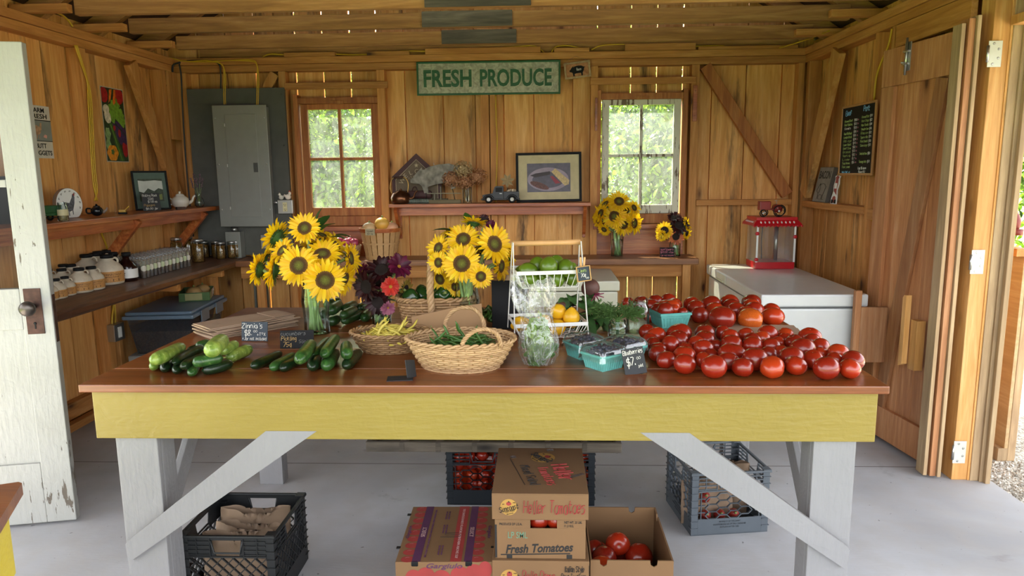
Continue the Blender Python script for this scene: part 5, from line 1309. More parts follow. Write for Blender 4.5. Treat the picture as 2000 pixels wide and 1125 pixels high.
# ================================================================== lime and lemon stand
M['whitewire'] = mat('#d9d8d2', .4); M['limeskin'] = mat('#567018', .3, var=.2, scale=8, bump=.1); M['lemonskin'] = mat('#d9a51c', .35, var=.1, scale=8, bump=.15)
ws = thing('tiered_wire_basket', 'two-tier white wire basket stand with wooden carrying handle, limes over lemons', 'basket', (.02, 2.66, TZ), R(10))
def tier(z, w_, d_, h, nm, nw=9):
    t_ = thing(nm, None, None); t_.parent = ws; t_.location = (0, 0, z)
    b = B()
    for x0, y0, x1, y1 in ((-w_, -d_, w_, -d_), (w_, -d_, w_, d_), (w_, d_, -w_, d_), (-w_, d_, -w_, -d_)):
        v_ = Vector((x1 - x0, y1 - y0, 0)).normalized(); b.plank((x0, y0, h), (x1, y1, h), .014, .004, (0, 0, 1), .001)
    b.build('rim_band', 'whitewire', t_)
    k_ = .82
    b = B()
    for i in range(nw + 1):
        x = -w_ + 2 * w_ * i / nw
        b.tube([(x, -d_, h), (x * k_, -d_ * k_, .004), (x * k_, d_ * k_, .004), (x, d_, h)], .0016, 5)
    for i in range(7):
        y = -d_ + 2 * d_ * i / 6
        b.tube([(-w_, y, h), (-w_ * k_, y * k_, .004), (w_ * k_, y * k_, .004), (w_, y, h)], .0016, 5)
    b.build('wire_grid', 'whitewire', t_)
tier(.02, .135, .10, .055, 'lower_tray'); tier(.205, .125, .085, .062, 'upper_tray')
for s_ in (-1, 1):
    for q in (-1, 1):
        b = B(); b.plank((s_ * .128 if q < 0 else s_ * .128, q * .012, .372), (s_ * .138, q * .098, .03), .012, .003, (0, 1, 0), .001); b.build('side_bar', 'whitewire', ws)
b = B(); b.tube([(-.128, 0, .368), (.128, 0, .368)], .0105, 12); b.build('wooden_handle', mat('#c99a62', .5), ws)
def citrus(nm, label, c, r, m_, rot, group, nip=.25):
    def fn(p, a, th):
        k = 1 + nip * max(0, abs(p.z) - .86) * 3.2; return Vector((p.x, p.y, p.z * 1.12 * k))
    b = B(); b.ball((0, 0, 0), r, 20, fn=fn); o = b.build(nm, m_); o.rotation_euler = rot
    o.matrix_world = ws_T @ Matrix.Translation(c) @ Matrix.Rotation(rot[2], 4, 'Z') @ Matrix.Rotation(rot[0], 4, 'X')
    e = B(); e.lathe([(r * .12, r * 1.1), (r * .09, r * 1.16), (.0005, r * 1.15)], 8); e.build('stem_end', 'stemend', o)
    tag(o, label, nm, group)
ws_T = TR((.02, 2.66, TZ), rz=R(10))
for k, (x, y, z, r) in enumerate(((-.075, -.03, .268, .032), (-.0, -.04, .282, .034), (.065, -.035, .275, .031), (-.03, .04, .275, .033), (.045, .035, .285, .03), (.095, .03, .26, .028), (-.09, .045, .25, .028), (-.07, -.045, .238, .026), (.09, -.035, .236, .026), (.03, -.05, .236, .026), (-.02, .0, .238, .026), (.02, .05, .238, .026), (-.055, .03, .236, .026), (.065, .04, .238, .026))):
    citrus('lime', ['round lime at the outer near corner on top of the upper tray', 'large lime on top in the middle of the upper tray front', 'lime under the limes card on top of the upper tray', 'lime behind the front two on top of the upper tray', 'topmost lime near the end of the wooden handle', 'small lime at the beet side of the upper tray', 'lime at the far sunflower corner of the upper tray'][k] if k < 7 else 'green lime in the lower layer of the upper wire tray', (x, y, z), r, 'limeskin', (rnd.uniform(0, 3), 0, rnd.uniform(0, 6)), 'limes in the upper wire tray', .06)
for k, (x, y, z, r) in enumerate(((.085, -.045, .088, .032), (.03, -.055, .055, .030), (-.06, -.04, .055, .030), (-.10, .02, .058, .030), (.055, .02, .056, .030), (0, .03, .058, .030), (.04, -.02, .108, .030), (.10, .03, .058, .028), (.09, -.05, .036, .0)) [:8]):
    citrus('lemon', ['bright lemon standing on end at the blueberry corner of the lower tray', 'lemon low behind the bag of lettuce', 'lemon low at the outer front of the lower tray', 'lemon showing at the sunflower end of the lower tray', 'lemon in the middle of the lower tray under the upright one', 'lemon at the back of the lower tray', 'lemon stacked beside the upright one behind the lettuce bag', 'lemon at the beet side of the lower tray'][k], (x, y, z), r, 'lemonskin', ((.2, 0, 0) if k == 0 else (rnd.uniform(1, 2), 0, rnd.uniform(0, 6))), 'lemons in the lower wire tray', .45)
p = ws_T @ Vector((.118, -.10, .262))
card('price_card', 'small oak-edged chalk card for limes clipped to the wire basket', Matrix.Translation(p) @ Matrix.Rotation(R(12), 4, 'Z') @ Matrix.Rotation(PI / 2 - .05, 4, 'X') @ Matrix.Rotation(R(6), 4, 'Z'), .046, .050, [('Limes', .012, -.003, .012, .032, 'chalkgreen', 'h'), ('70^', .014, .0, -.006, .022, 'chalk', 'h'), ('ea', .008, .014, -.016, .010, 'chalk', 'h')], 'slateblue', .003, 'sign', mat('#c49a5e', .5), .0035)
cl = thing('clothespin', 'wooden clothespin gripping the limes card to the wire basket', 'clothespin', p + Vector((-.004, .006, .02)), R(12))
for s_ in (-1, 1):
    b = B(); b.plank((s_ * .004, 0, -.015), (s_ * .008, 0, .040), .007, .006, (1, 0, 0), .001); b.build('prong', mat('#c99a62', .5), cl)
bb = B(); a0, a1 = PZ(950, 655, TZ), PZ(1030, 655, TZ)
bo = thing('chalkboard_stand', 'plain black board standing upright behind the lime basket', 'board', ((a0.x + a1.x) / 2 + .01, 2.83, TZ), 0)
b = B(); b.bev((-.075, 0, 0), (.075, .006, .20), .002); b.build('board', 'black', bo); b = B(); b.bev((-.05, .006, 0), (.05, .06, .008), .002); b.build('foot', 'black', bo)
# loose beans in a green basket by the black board
for k in range(26):
    b = B(); x = rnd.uniform(-.24, -.13); y = rnd.uniform(2.88, 3.05); a = rnd.uniform(0, 3); L = .05
    b.tube([(x - L * math.cos(a), y - L * math.sin(a), TZ + .006 + rnd.uniform(0, .045)), (x, y, TZ + .016 + rnd.uniform(0, .05)), (x + L * math.cos(a), y + L * math.sin(a), TZ + .008 + rnd.uniform(0, .045))], .005, 6)
    tag(b.build('green_bean', 'greenbean'), 'loose green bean in the heap behind the leaning bag beside the black board', 'bean', 'loose green beans by the black board')

# ================================================================== bag of lettuce
lc = PZ(1052, 722, TZ); lc.y += .055
lt = thing('lettuce_bag', 'clear plastic bag of green lettuce tied loosely open at the top', 'bag', (lc.x, lc.y, TZ))
prof = [(.020, .0), (.050, .006), (.064, .035), (.068, .08), (.062, .115), (.054, .14), (.050, .16), (.056, .19), (.064, .22), (.068, .25), (.070, .272)]
def crum(p, a):
    x, y, z = p; k = max(0, (z - .12) / .15); s_ = mnoise.noise(Vector((x * 30, y * 30, z * 12))); s2 = mnoise.noise(Vector((x * 75, y * 75, z * 40 + 3)))
    f_ = 1 + (.05 + .16 * k) * s_ + .05 * (s2 if k else s2 * .6) + k * (.13 * math.cos(5 * a + z * 22) + .07 * math.cos(11 * a + z * 60))
    return (x * f_ - k * .022, y * f_ * (.74 - .25 * k), z + k * .035 * math.cos(2 * a + 1.4) + k * .008 * math.cos(9 * a))
b = B(); pr2 = []
for i in range(len(prof) - 1):
    for q in range(5): t_ = q / 5; pr2.append((prof[i][0] * (1 - t_) + prof[i + 1][0] * t_, prof[i][1] * (1 - t_) + prof[i + 1][1] * t_))
pr2.append(prof[-1]); b.lathe(pr2, 90, fn=crum, close=False); b.build('plastic_film', 'bagfilm', lt)
M['lettuce'] = leafmat('lettuce_leaf', '#55802c', '#9bbf5c'); M['lettuce2'] = leafmat('lettuce_leaf_deep', '#2c5220', '#5d8a38')
rnd = random.Random(3)
for k in range(64):
    z = .014 + .135 * (k / 64); a = rnd.random() * 6.28; rr_ = rnd.uniform(.4, 1) * (.042 if .03 < z < .12 else .028)
    l = rnd.uniform(.035, .055); vs, fs = leaf_pts(l, l * .45, rnd.uniform(-.5, .6), rnd.uniform(-.8, .8), 8)
    vs = [(x - l / 2, y, zz + .005 * math.sin(x * 260 + y * 300)) for x, y, zz in vs]
    b = B(); b.add(vs, fs, True, TR((rr_ * math.cos(a), rr_ * .66 * math.sin(a), z), rnd.uniform(.6, 2.2), rnd.uniform(-.7, .7), a + PI / 2 + rnd.uniform(-.6, .6)))
    tag(b.build('lettuce_leaf', 'lettuce' if z > .075 else 'lettuce2', None, TR((lc.x, lc.y, TZ))), 'loose green lettuce leaf inside the clear plastic bag', 'leaf', 'lettuce leaves in the bag')
b = B(); b.ball((0, 0, .06), (.04, .026, .05), 18); tag(b.build('lettuce_heart', 'lettuce2', None, TR((lc.x, lc.y, TZ))), 'dense dark lettuce packed in the middle of the clear plastic bag', 'lettuce', kind='stuff')

# ================================================================== berries in teal cartons
M['teal'] = mat('#5fa9a0', .75, var=.12, scale=30, bump=.3)
def berry_m():
    t = NT('blueberry_skin'); n = t.noise(t.coord((1, 1, 1)), 2.2, 3); return t.fin(t.mix(t.ramp(n, [(.35, 0.), (.7, .55)]), '#171a2a', '#4c5470'), .5)
M['berry'] = berry_m()
def carton(label, c, rz, s_=.052, h=.052, name='pulp_carton'):
    o = thing(name, label, 'carton', c, rz)
    k = .80; t_ = .003
    for i in range(4):
        b = B(); T = Matrix.Rotation(i * PI / 2, 4, 'Z'); N = 9
        vs, fs = [], []
        for q in range(N * 4 + 1):
            x = -1 + 2 * q / (N * 4); rib = .0022 * (1 if (q // 2) % 2 else 0)
            for z in (0, .12, .62, .66, .80, 1):
                w_ = s_ * (k + (1 - k) * z); vs.append((x * w_, -w_ + (rib if .1 < z < .64 else 0), z * h))
            for z in (1, 0):
                w_ = s_ * (k + (1 - k) * z) ; vs.append((x * (w_ - t_), -w_ + t_ + .001, z * h))
        m_ = 8
        for q in range(N * 4):
            for j in range(m_): a = q * m_ + j; c_ = q * m_ + (j + 1) % m_; fs.append((a, a + m_, c_ + m_, c_))
        b.add(vs, fs, False, T); b.build('side_panel', 'teal', o)
    b = B(); b.bev((-s_ * k, -s_ * k, 0), (s_ * k, s_ * k, .003), .001); b.build('carton_base', 'teal', o)
    b = B()
    for i in range(4): b.plank(Matrix.Rotation(i * PI / 2, 4, 'Z') @ Vector((-s_ - .001, -s_ - .001, h * .9)), Matrix.Rotation(i * PI / 2, 4, 'Z') @ Vector((s_ + .001, -s_ - .001, h * .9)), .008, .003, (0, 0, 1), .001)
    b.build('rim_band', 'teal', o)
    return o
bb_ = B(); bb_.ball((0, 0, 0), 1, 10, fn=lambda p, a, th: Vector((p.x, p.y, p.z * .88 - (.18 * math.exp(-(p.x ** 2 + p.y ** 2) / .06) if p.z > 0 else 0))))
o_ = bb_.build('blueberry', 'berry'); BM = o_.data; bpy.data.objects.remove(o_)
for ci, (u, v, rz, lab, nb) in enumerate(((1180, 722, R(38), 'nearest teal pulp carton of blueberries', 55), (1142, 700, R(30), 'teal carton of blueberries beside the lettuce bag', 34), (1222, 706, R(36), 'teal carton of blueberries behind the seven dollar card', 46))):
    p = PZ(u, v, TZ); p.y += .03; carton(lab + ', wrapped in film', (p.x, p.y, TZ), rz)
    rnd = random.Random(ci)
    for k in range(nb):
        a = rnd.random() * 6.28; q = math.sqrt(rnd.random()); x = q * .042 * math.cos(a) * 1.12; y = q * .042 * math.sin(a) * 1.12
        x = max(-.042, min(.042, x)); y = max(-.042, min(.042, y))
        o = bpy.data.objects.new('blueberry', BM); COL.objects.link(o); s_ = rnd.uniform(.0062, .0085)
        pp = Matrix.Rotation(rz, 4, 'Z') @ Vector((x * 1.1, y * 1.1, .050 + .018 * (1 - q * q) + rnd.uniform(-.003, .003))); o.location = p + pp; o.scale = (s_,) * 3; o.rotation_euler = (rnd.uniform(-1, 1), rnd.uniform(-1, 1), 0)
        tag(o, 'dark blueberry in the ' + lab.replace(' pulp carton of blueberries', ' berry carton').replace('carton of blueberries', 'carton'), 'blueberry', 'blueberries in the ' + lab)
    b = B(); b.bev((-.042, -.042, .02), (.042, .042, .049), .005); o = b.build('berry_bed', 'berry', None, TR((p.x, p.y, TZ), rz=rz)); tag(o, 'blueberries packed lower down in the ' + lab, 'berries', kind='stuff')
    def dome(p_, a): x, y, z = p_; m_ = max(abs(math.cos(a)), abs(math.sin(a))); w_ = 1 / m_; return (x * w_, y * w_, z + .004 * mnoise.noise(Vector((x * 60, y * 60, ci))))
    b = B(); b.lathe([(.058, .030), (.0545, .047), (.0535, .060), (.046, .074), (.030, .081), (.012, .083), (.001, .083)], 40, fn=dome, close=False)
    o = b.build('cellophane_wrap', 'film', None, TR((p.x, p.y, TZ), rz=rz)); tag(o, 'clear crinkled film over the ' + lab, 'film')
p = PZ(1312, 641, TZ); p.y += .06
carton('teal pulp carton of small tomatoes standing among the far tomatoes', (p.x, p.y, TZ), R(14), .066, .062)
for k, (x, y, z, r) in enumerate(((-.028, -.025, .068, .034), (.018, -.005, .066, .022), (.045, -.03, .056, .022), (.025, .03, .070, .034), (-.035, .035, .060, .030))):
    q = Matrix.Rotation(R(14), 4, 'Z') @ Vector((x, y, z)); tomato(['large tomato at the dill side of the teal carton', 'small tomato in the middle of the teal carton', 'small tomato low at the near corner of the teal carton', 'red tomato at the back of the teal carton', 'tomato at the far dill side of the teal carton'][k], Vector((p.x, p.y, TZ)) + q, r, (1, 4, 1, 0, 4)[k], (PI, .2, k), 'tomatoes in the teal carton')

# ================================================================== beets, dill, jars
M['beet'] = mat('#5b3a33', .6, var=.35, scale=14, bump=.4); M['beetstem'] = mat('#7c1f40', .4, var=.3, scale=20)
M['beetleaf'] = mat('#3a5c2b', .5, var=.45, scale=22, bump=.5)
bp = PZ(1155, 650, TZ); bp.y += .03
def beet(label, c, r, rot):
    b = B(); b.ball((0, 0, 0), r, 18, fn=lambda p_, a, th: Vector((p_.x * (1 + .05 * math.cos(3 * a)), p_.y, p_.z * .95 + (.0 if p_.z > 0 else -.5 * max(0, -p_.z - .9) * 4))))
    o = b.build('beet', 'beet', None, Matrix.Translation(c) @ Matrix.Rotation(rot[2], 4, 'Z') @ Matrix.Rotation(rot[0], 4, 'X'))
    s_ = B()
    for k in range(7):
        a = k * .9; s_.tube([(0, 0, r * .85), (r * .2 * math.cos(a), r * .2 * math.sin(a), r * 1.2), (r * .8 * math.cos(a), r * .8 * math.sin(a), r * 1.6)], [.0035, .003, .002], 5)
    s_.build('leaf_stalks', 'beetstem', o); t_ = B(); t_.tube([(0, 0, -r * .95), (.003, 0, -r * 1.3), (.008, .002, -r * 1.7)], [r * .18, r * .08, .001], 7); t_.build('tap_root', 'beet', o)
    tag(o, label, 'beet', 'beets with their greens')
beet('round brown-red beet with its root up, on top of the greens pile', PY(1153, 562, 2.86), .038, (2.2, 0, .6))
beet('second beet with pink stalks under the limes card', PY(1098, 602, 2.84), .034, (1.9, 0, 2.2))
beet('beet hidden beneath the heap of greens', Vector((bp.x - .02, bp.y + .03, TZ + .04)), .036, (1.6, 0, 1))
rnd = random.Random(21)
for k in range(46):
    l = rnd.uniform(.05, .10); vs, fs = leaf_pts(l, l * .40, rnd.uniform(.1, .5), rnd.uniform(.3, 1.1), 8)
    vs = [(x, y, z + .007 * math.sin(x * 130 + k) * abs(y) * 40) for x, y, z in vs]
    b = B(); b.add(vs, fs, True); a = rnd.uniform(-2.9, .2)
    px_ = rnd.uniform(1100, 1180); py_ = rnd.uniform(575, 650)
    P0 = PY(px_, py_, 2.86 - rnd.random() * .10 * (py_ - 560) / 90); P0.z = max(P0.z, TZ + .03)
    o = b.build('beet_leaf', 'beetleaf', None, Matrix.Translation(P0) @ Matrix.Rotation(a, 4, 'Z') @ Matrix.Rotation(rnd.uniform(-.4, .3), 4, 'Y'))
    tag(o, 'dark green crinkled beet leaf in the heap between limes and dill', 'leaf', 'beet greens between limes and dill')
dj = PZ(1207, 662, TZ); dj.y += .02
def jar(name, label, c, r, h, group=None, fill=None, fz=.0, lid=None, lidm='steel'):
    o = thing(name, label, 'jar', c, 0, group)
    b = B(); P_ = [(r * .92, 0), (r, h * .04), (r, h * .74), (r * .82, h * .84), (r * .82, h)]; b.lathe(P_, 26, close=False); b.lathe([(q * .95, z) for q, z in P_][::-1], 26, close=False); b.disc((0, 0, .001), r * .92, 24)
    for z in (.88, .93): b.tube([(r * .85 * math.cos(a_ * PI / 15), r * .85 * math.sin(a_ * PI / 15), h * z) for a_ in range(31)], .0012, 5, caps=False)
    b.build('jar_glass', 'glass', o)
    if fill: b = B(); b.lathe([(r * .88, .004), (r * .93, h * .05), (r * .93, h * fz), (.001, h * fz + .002)], 22); b.build('jar_contents', fill, o)
    if lid: b = B(); b.lathe([(r * .88, h * .90), (r * .88, h * 1.0), (r * .80, h * 1.02), (.001, h * 1.02)], 26); b.build('jar_lid', lidm, o)
    return o
jar('glass_jar', 'low glass jar holding the bunch of dill', (dj.x, dj.y, TZ), .036, .07, fill='water', fz=.6)
gj = PZ(1243, 655, TZ); jar('glass_jar', 'empty ridged glass jar standing behind the dill', (gj.x + .012, gj.y + .06, TZ), .045, .135)
M['dillgreen'] = mat('#4a6b2e', .6, var=.35, scale=20)
rnd = random.Random(31)
def frond(b, p, d, L, dep=0):
    d = d.normalized(); q = p + d * L; q.z -= L * .25
    b.tube([p, (p + q) / 2 + Vector((0, 0, L * .08)), q], [.0011, .0009, .0005] if dep else [.0018, .0014, .0009], 4 if dep < 2 else 3, caps=False)
    if dep < 3:
        n = (7, 6, 6)[dep]
        for k in range(n):
            t_ = .3 + .7 * (k + 1) / n; pp = p + (q - p) * t_; dd_ = (d + Vector((rnd.uniform(-1, 1), rnd.uniform(-1, 1), rnd.uniform(-.5, .8))) * 1.0)
            frond(b, pp, dd_, L * rnd.uniform(.36, .5), dep + 1)
for k in range(20):
    a = rnd.random() * 6.28; up = rnd.uniform(.35, 1.1); b = B(); b.tube([(0, 0, -.06), (.004 * math.cos(a), .004 * math.sin(a), .01), ], .0018, 5)
    frond(b, Vector((0, 0, .0)), Vector((math.cos(a) * 1.0, math.sin(a) * .6, up)), rnd.uniform(.06, .095))
    tag(b.build('dill_frond', 'dillgreen', None, TR((dj.x + .004 * math.cos(a), dj.y + .004 * math.sin(a), TZ + .072))), 'feathery green dill frond standing in the low glass jar', 'dill', 'dill fronds in the low jar')
# ================================================================== shelves and counters
def simple(name, label, cat, b, m, group=None, T=None): return tag(b.build(name, m, None, T), label, cat, group)
b = B(); rnd = random.Random(4); N = 26; vs, fs = [], []
for i in range(N + 1):
    y = 2.92 + (5.49 - 2.92) * i / N; e = .012 * mnoise.noise(Vector((y * 3, 0, 0))) + .006 * mnoise.noise(Vector((y * 11, 0, 0)))
    vs += [(-2.86, y, .85), (-2.29 + e, y, .85), (-2.275 + e * 1.4, y, .838), (-2.285 + e * .6, y, .812), (-2.31 - e, y, .795), (-2.86, y, .795)]
for i in range(N):
    for j in range(6): a = i * 6 + j; c = i * 6 + (j + 1) % 6; fs.append((a, c, c + 6, a + 6))
fs += [tuple(range(6))[::-1], tuple(N * 6 + j for j in range(6))]; b.add(vs, fs)
lcn = thing('live_edge_counter', 'dark live-edge plank counter along the left wall carrying syrup jugs and spice tubes', 'counter', (-2.57, 4.2, 0)); o = b.build('slab', 'slab'); o.parent = lcn; o.location = (2.57, -4.2, 0)
for y in (3.1, 4.45, 5.1): b = B(); b.bev((-.25 + .0, y - 4.2, .74), (.22, y - 4.155, .794)); b.build('crosspiece', 'beamx', lcn); b = B(); b.bev((.12 if y > 5 else -.25, y - 4.2, 0), (.17 if y > 5 else -.2, y - 4.155, .739)); b.build('leg', 'post', lcn)
bcn = thing('back_counter', 'long rustic plank counter along the back wall under the windows', 'counter', (-.5, 5.35, 0))
b = B(); b.bev((-1.79, -.15, .80), (1.647, .145, .845), .006); b.build('slab', 'slabx', bcn)
for x in (-1.66, -.66, 1.54): b = B(); b.bev((x, -.10, 0), (x + .06, -.06, .799)); b.build('leg', 'post', bcn)
b = B(); b.bev((-1.79, -.06, .70), (1.6, -.04, .799)); b.build('apron', 'beamx', bcn)
b = B(); b.bev((-2.18, 5.245, 0), (-2.165, 5.49, .79), .002); simple('grey_panel', 'narrow grey upright panel under the counter corner behind the storage bin', 'panel', b, 'greyboard')
ush = thing('wall_shelf', 'reddish cedar shelf on the left wall with chicken plaque, framed picture and teapot', 'shelf', (-2.68, 4.3, 1.2))
b = B(); b.bev((-.175, -1.4, .015), (.18, 1.17, .045), .003); b.build('board', 'redshelfy', ush)
b = B(); b.bev((.11, -1.38, -.045), (.13, 1.0, .0145), .003); b.build('rail', 'redshelfy', ush)
for y in (.08, .98): b = B(); b.plank((-.085, y, -.26), (.15, y, .012), .06, .035, (0, 0, 1)); b.build('bracket', 'redshelfy', ush)
csh = thing('wall_shelf', 'red-stained cedar shelf between the two windows holding kettle, hydrangeas, truck and picture', 'shelf', (-.39, 5.39, 1.22))
b = B(); b.bev((-.745, -.10, .008), (.755, .108, .033), .003); b.build('board', 'redshelf', csh)
b = B(); b.bev((-.72, .0, -.058), (.735, .02, .0075), .003); b.build('rail', 'redshelf', csh)
for x in (-.70, .715): b = B(); b.plank((x, .09, -.20), (x, -.07, .0), .05, .025, (0, 0, 1)); b.bev((x - .012, .085, -.24), (x + .012, .108, .0075)); b.build('bracket', 'redshelf', csh)

# ------------------------------------------------------------------ freezers and popcorn machine
M['enamel'] = mat('#cfd2d4', .3, var=.03, Coat_Weight=.4, Coat_Roughness=.1); M['enamel2'] = mat('#cbc9b8', .35, var=.03, Coat_Weight=.3); M['seal'] = mat('#5d5f60', .6)
fz = thing('chest_freezer', 'large white chest freezer beside the right wall behind the tomatoes', 'freezer', (1.475, 4.5, 0))
b = B(); b.bev((-.27, -.635, .03), (.27, .635, .73), .012); b.build('cabinet', 'enamel', fz)
b = B(); b.bev((-.265, -.63, .73), (.265, .63, .742), .002); b.build('door_gasket', 'seal', fz)
b = B(); b.bev((-.285, -.65, .742), (.285, .65, .81), .010); ld = b.build('lid', 'enamel', fz)
b = B(); b.bev((-.292, .10, .748), (-.285, .32, .802), .003); b.bev((-.30, .13, .756), (-.292, .29, .764), .002); b.build('lid_handle', 'enamel2', ld)
f2_ = thing('chest_freezer', 'small cream chest freezer in front of the back counter behind the limes', 'freezer', (.13, 4.82, 0))
b = B(); b.bev((-.36, -.29, .03), (.36, .31, .715), .010); b.build('cabinet', 'enamel2', f2_); b = B(); b.bev((-.37, -.31, .722), (.37, .31, .785), .010); b.build('lid', 'enamel2', f2_)
b = B(); b.lathe([(.022, 0), (.022, .006), (.014, .008), (.001, .008)], 16, TR((.27, -.29, .60), rx=R(90))); b.build('lock_badge', 'dark', f2_)
M['red'] = mat('#b3161f', .3, var=.06); M['darkred'] = mat('#8c2a22', .4, var=.1)
pm = thing('popcorn_machine', 'red-topped tabletop popcorn machine with clear sides in the back right corner', 'popcorn machine', (1.585, 4.98, .811))
pm.scale = (1.05, 1, .93)
W_, D_ = .125, .11
def fr(b, w0, d0, z0, w1, d1, z1):
    b.add([(-w0, -d0, z0), (w0, -d0, z0), (w0, d0, z0), (-w0, d0, z0), (-w1, -d1, z1), (w1, -d1, z1), (w1, d1, z1), (-w1, d1, z1)], [(0, 3, 2, 1), (4, 5, 6, 7), (0, 1, 5, 4), (1, 2, 6, 5), (2, 3, 7, 6), (3, 0, 4, 7)]); return b
b = B(); b.bev((-W_, -D_, 0), (W_, D_, .05), .004); b.build('base', 'red', pm)
for q, (a, c) in enumerate((((-W_, -D_, .0502), (W_, -D_ + .002, .315)), ((-W_, D_ - .002, .0502), (W_, D_, .315)), ((-W_, -D_ + .002, .0502), (-W_ + .002, D_ - .002, .315)), ((W_ - .002, -D_ + .002, .0502), (W_, D_ - .002, .315)))): b = B(); b.box(a, c); b.build('clear_panel', 'film', pm)
for x in (-W_ + .006, W_ - .006): b = B(); b.bev((x - .006, -D_ - .003, .05), (x + .006, -D_, .316), .001); b.build('corner_post', 'white', pm)
b = B(); b.tube([(.035, 0, .05), (.035, 0, .30)], .012, 12); b.build('agitator_tube', 'steel', pm)
b = B(); b.tube([(-.05, .02, .31), (-.055, .02, .2), (-.05, .02, .06)], .004, 6); b.build('power_lead', 'black', pm)
b = B(); fr(b, W_ + .03, D_ + .03, .316, W_ + .025, D_ + .025, .327); fr(b, W_ + .028, D_ + .028, .3271, W_ + .005, D_ + .005, .357); fr(b, W_ + .005, D_ + .005, .3571, W_ + .005, D_ + .005, .377)
for k in range(13):
    x = -W_ - .024 + k * (2 * W_ + .048) / 12; b.lathe([(.008, 0), (.008, .002)], 10, TR((x, -D_ - .031, .316), rx=R(90)))
cn = b.build('canopy', 'red', pm)
b = B()
for k in range(9):
    x = -.105 + k * .026; b.lathe([(.0055, 0), (.004, .002)], 10, Matrix.Translation((x, -D_ - .0175, .342)) @ Matrix.Rotation(R(52), 4, 'X') @ Matrix.Diagonal((1, 2.0, 1, 1)))
for k in range(8):
    y = -.085 + k * .024; b.lathe([(.004, 0), (.003, .002)], 8, Matrix.Translation((-W_ - .0175, y, .342)) @ Matrix.Rotation(R(-52), 4, 'Y') @ Matrix.Diagonal((2.0, 1, 1, 1)))
b.build('white_slot', 'white', cn)
for x, z in ((-W_ + .004, .26), (-W_ + .004, .07), (W_ - .006, .235)): b = B(); b.lathe([(.014, 0), (.012, .007), (.001, .008)], 16, TR((x, -D_ - .003, z), rx=R(90))); b.build('hinge_knob', 'red', pm)
pw = thing('toy_popcorn_wagon', 'small red toy wagon with black spoked wheels on top of the popcorn machine', 'toy', (1.575, 4.94, 1.162))
b = B(); b.bev((-.095, -.03, .045), (-.02, .03, .105), .006); b.build('cab', 'darkred', pw)
b = B(); b.lathe([(.028, 0), (.028, .06)], 20, TR((.03, .03, .055), rx=R(90))); b.tube([(-.03, 0, .05), (.05, 0, .05)], .006, 6); b.build('boiler', 'darkred', pw)
b = B(); b.tube([(.025, 0, .08), (.025, 0, .108)], .002, 6); b.tube([(.012, 0, .106), (.038, 0, .112)], .002, 6); b.build('canopy_rod', 'steel', pw)
for x, r in ((-.075, .022), (.03, .036)):
    for y in (-.042, .042):
        b = B(); b.tube([(r * math.cos(a * PI / 12), 0, r * math.sin(a * PI / 12)) for a in range(25)], .0035, 6, caps=False)
        for k in range(8): a = k * PI / 4; b.tube([(0, 0, 0), (r * math.cos(a), 0, r * math.sin(a))], .0014, 4)
        w_ = b.build('wheel', 'black', pw); w_.location = (x + (.035 if y > 0 else 0), y, r + .0035)
        h = B(); h.lathe([(.007, 0), (.006, .004), (.001, .005)], 12, TR((0, -.001, 0), rx=R(90))); h.build('hub', 'white', w_)

# ------------------------------------------------------------------ green sign and other signs
t = NT('galvanised_sheet'); v = t.coord(); n = t.noise(v, 30, 4, 1.); n2 = t.noise(v, 7, 4)
t.bump(t.math('ADD', n, n2), .5, .006); M['galv'] = t.fin(t.mix(t.ramp(n, [(.35, 0.), (.65, 1.)]), '#8a8a78', '#b3b19c'), .45, Metallic=.35)
M['signgreen'] = paint('chipped_green', '#1f5a35', '#17452a', .72, 0, .45, '#9a9886')
def hang(c, w_, h_, roll=0, y=None): return Matrix.Translation(c) @ Matrix.Rotation(PI / 2, 4, 'X') @ Matrix.Rotation(roll, 4, 'Z')
sg = thing('fresh_produce_sign', 'long galvanized sign with raised green border and letters above the centre shelf', 'sign'); sg.matrix_world = hang((-.39, D - .012, 2.175), 0, 0, R(-.1))
w_, h_ = .537, .122
b = B(); b.bev((-w_, -h_, 0), (w_, h_, .006), .002); b.build('sheet', 'galv', sg)
b = B(); f = .014
for a, c in (((-w_, h_ - f, .0062), (w_, h_, .014)), ((-w_, -h_, .0062), (w_, -h_ + f, .014)), ((-w_, -h_ + f, .0062), (-w_ + f, h_ - f, .014)), ((w_ - f, -h_ + f, .0062), (w_, h_ - f, .014))): b.bev(a, c, .004)
b.build('border', 'signgreen', sg)
b = B(); write(b, printed('FRESH', .128, .028, 0, .36, .004), Matrix.Translation((0, 0, .0075)), -.305); write(b, printed('PRODUCE', .128, .028, 0, .535, .004), Matrix.Translation((0, 0, .0075)), .205); b.build('lettering', 'signgreen', sg)
b = B(); write(b, printed('FRESH', .128, .034, 0, .368, .001), Matrix.Translation((0.004, -.004, .0068)), -.305); write(b, printed('PRODUCE', .128, .034, 0, .543, .001), Matrix.Translation((0.004, -.004, .0068)), .205); b.build('letter_edge', mat('#b3b29c', .5), sg)
def pig(sx=1, sy=1):
    P_ = [(-1, .05), (-1.02, -.12), (-.85, -.2), (-.72, -.22), (-.62, -.38), (-.58, -.72), (-.42, -.74), (-.40, -.45), (-.15, -.40), (.25, -.40), (.42, -.42), (.45, -.74), (.62, -.74), (.64, -.40), (.80, -.12), (.88, .15), (.98, .28), (.9, .32), (.80, .32), (.55, .48), (.1, .52), (-.25, .48), (-.48, .36), (-.5, .52), (-.62, .40), (-.78, .26), (-.88, .1)]
    return [(x * sx, y * sy) for x, y in P_]
bs = thing('pig_picture', 'tiny tilted wooden frame with black pig reading Bacon beside the green sign', 'picture'); bs.matrix_world = hang((.272, D - .018, 2.222), 0, 0, R(6.5))
b = B(); f = .014
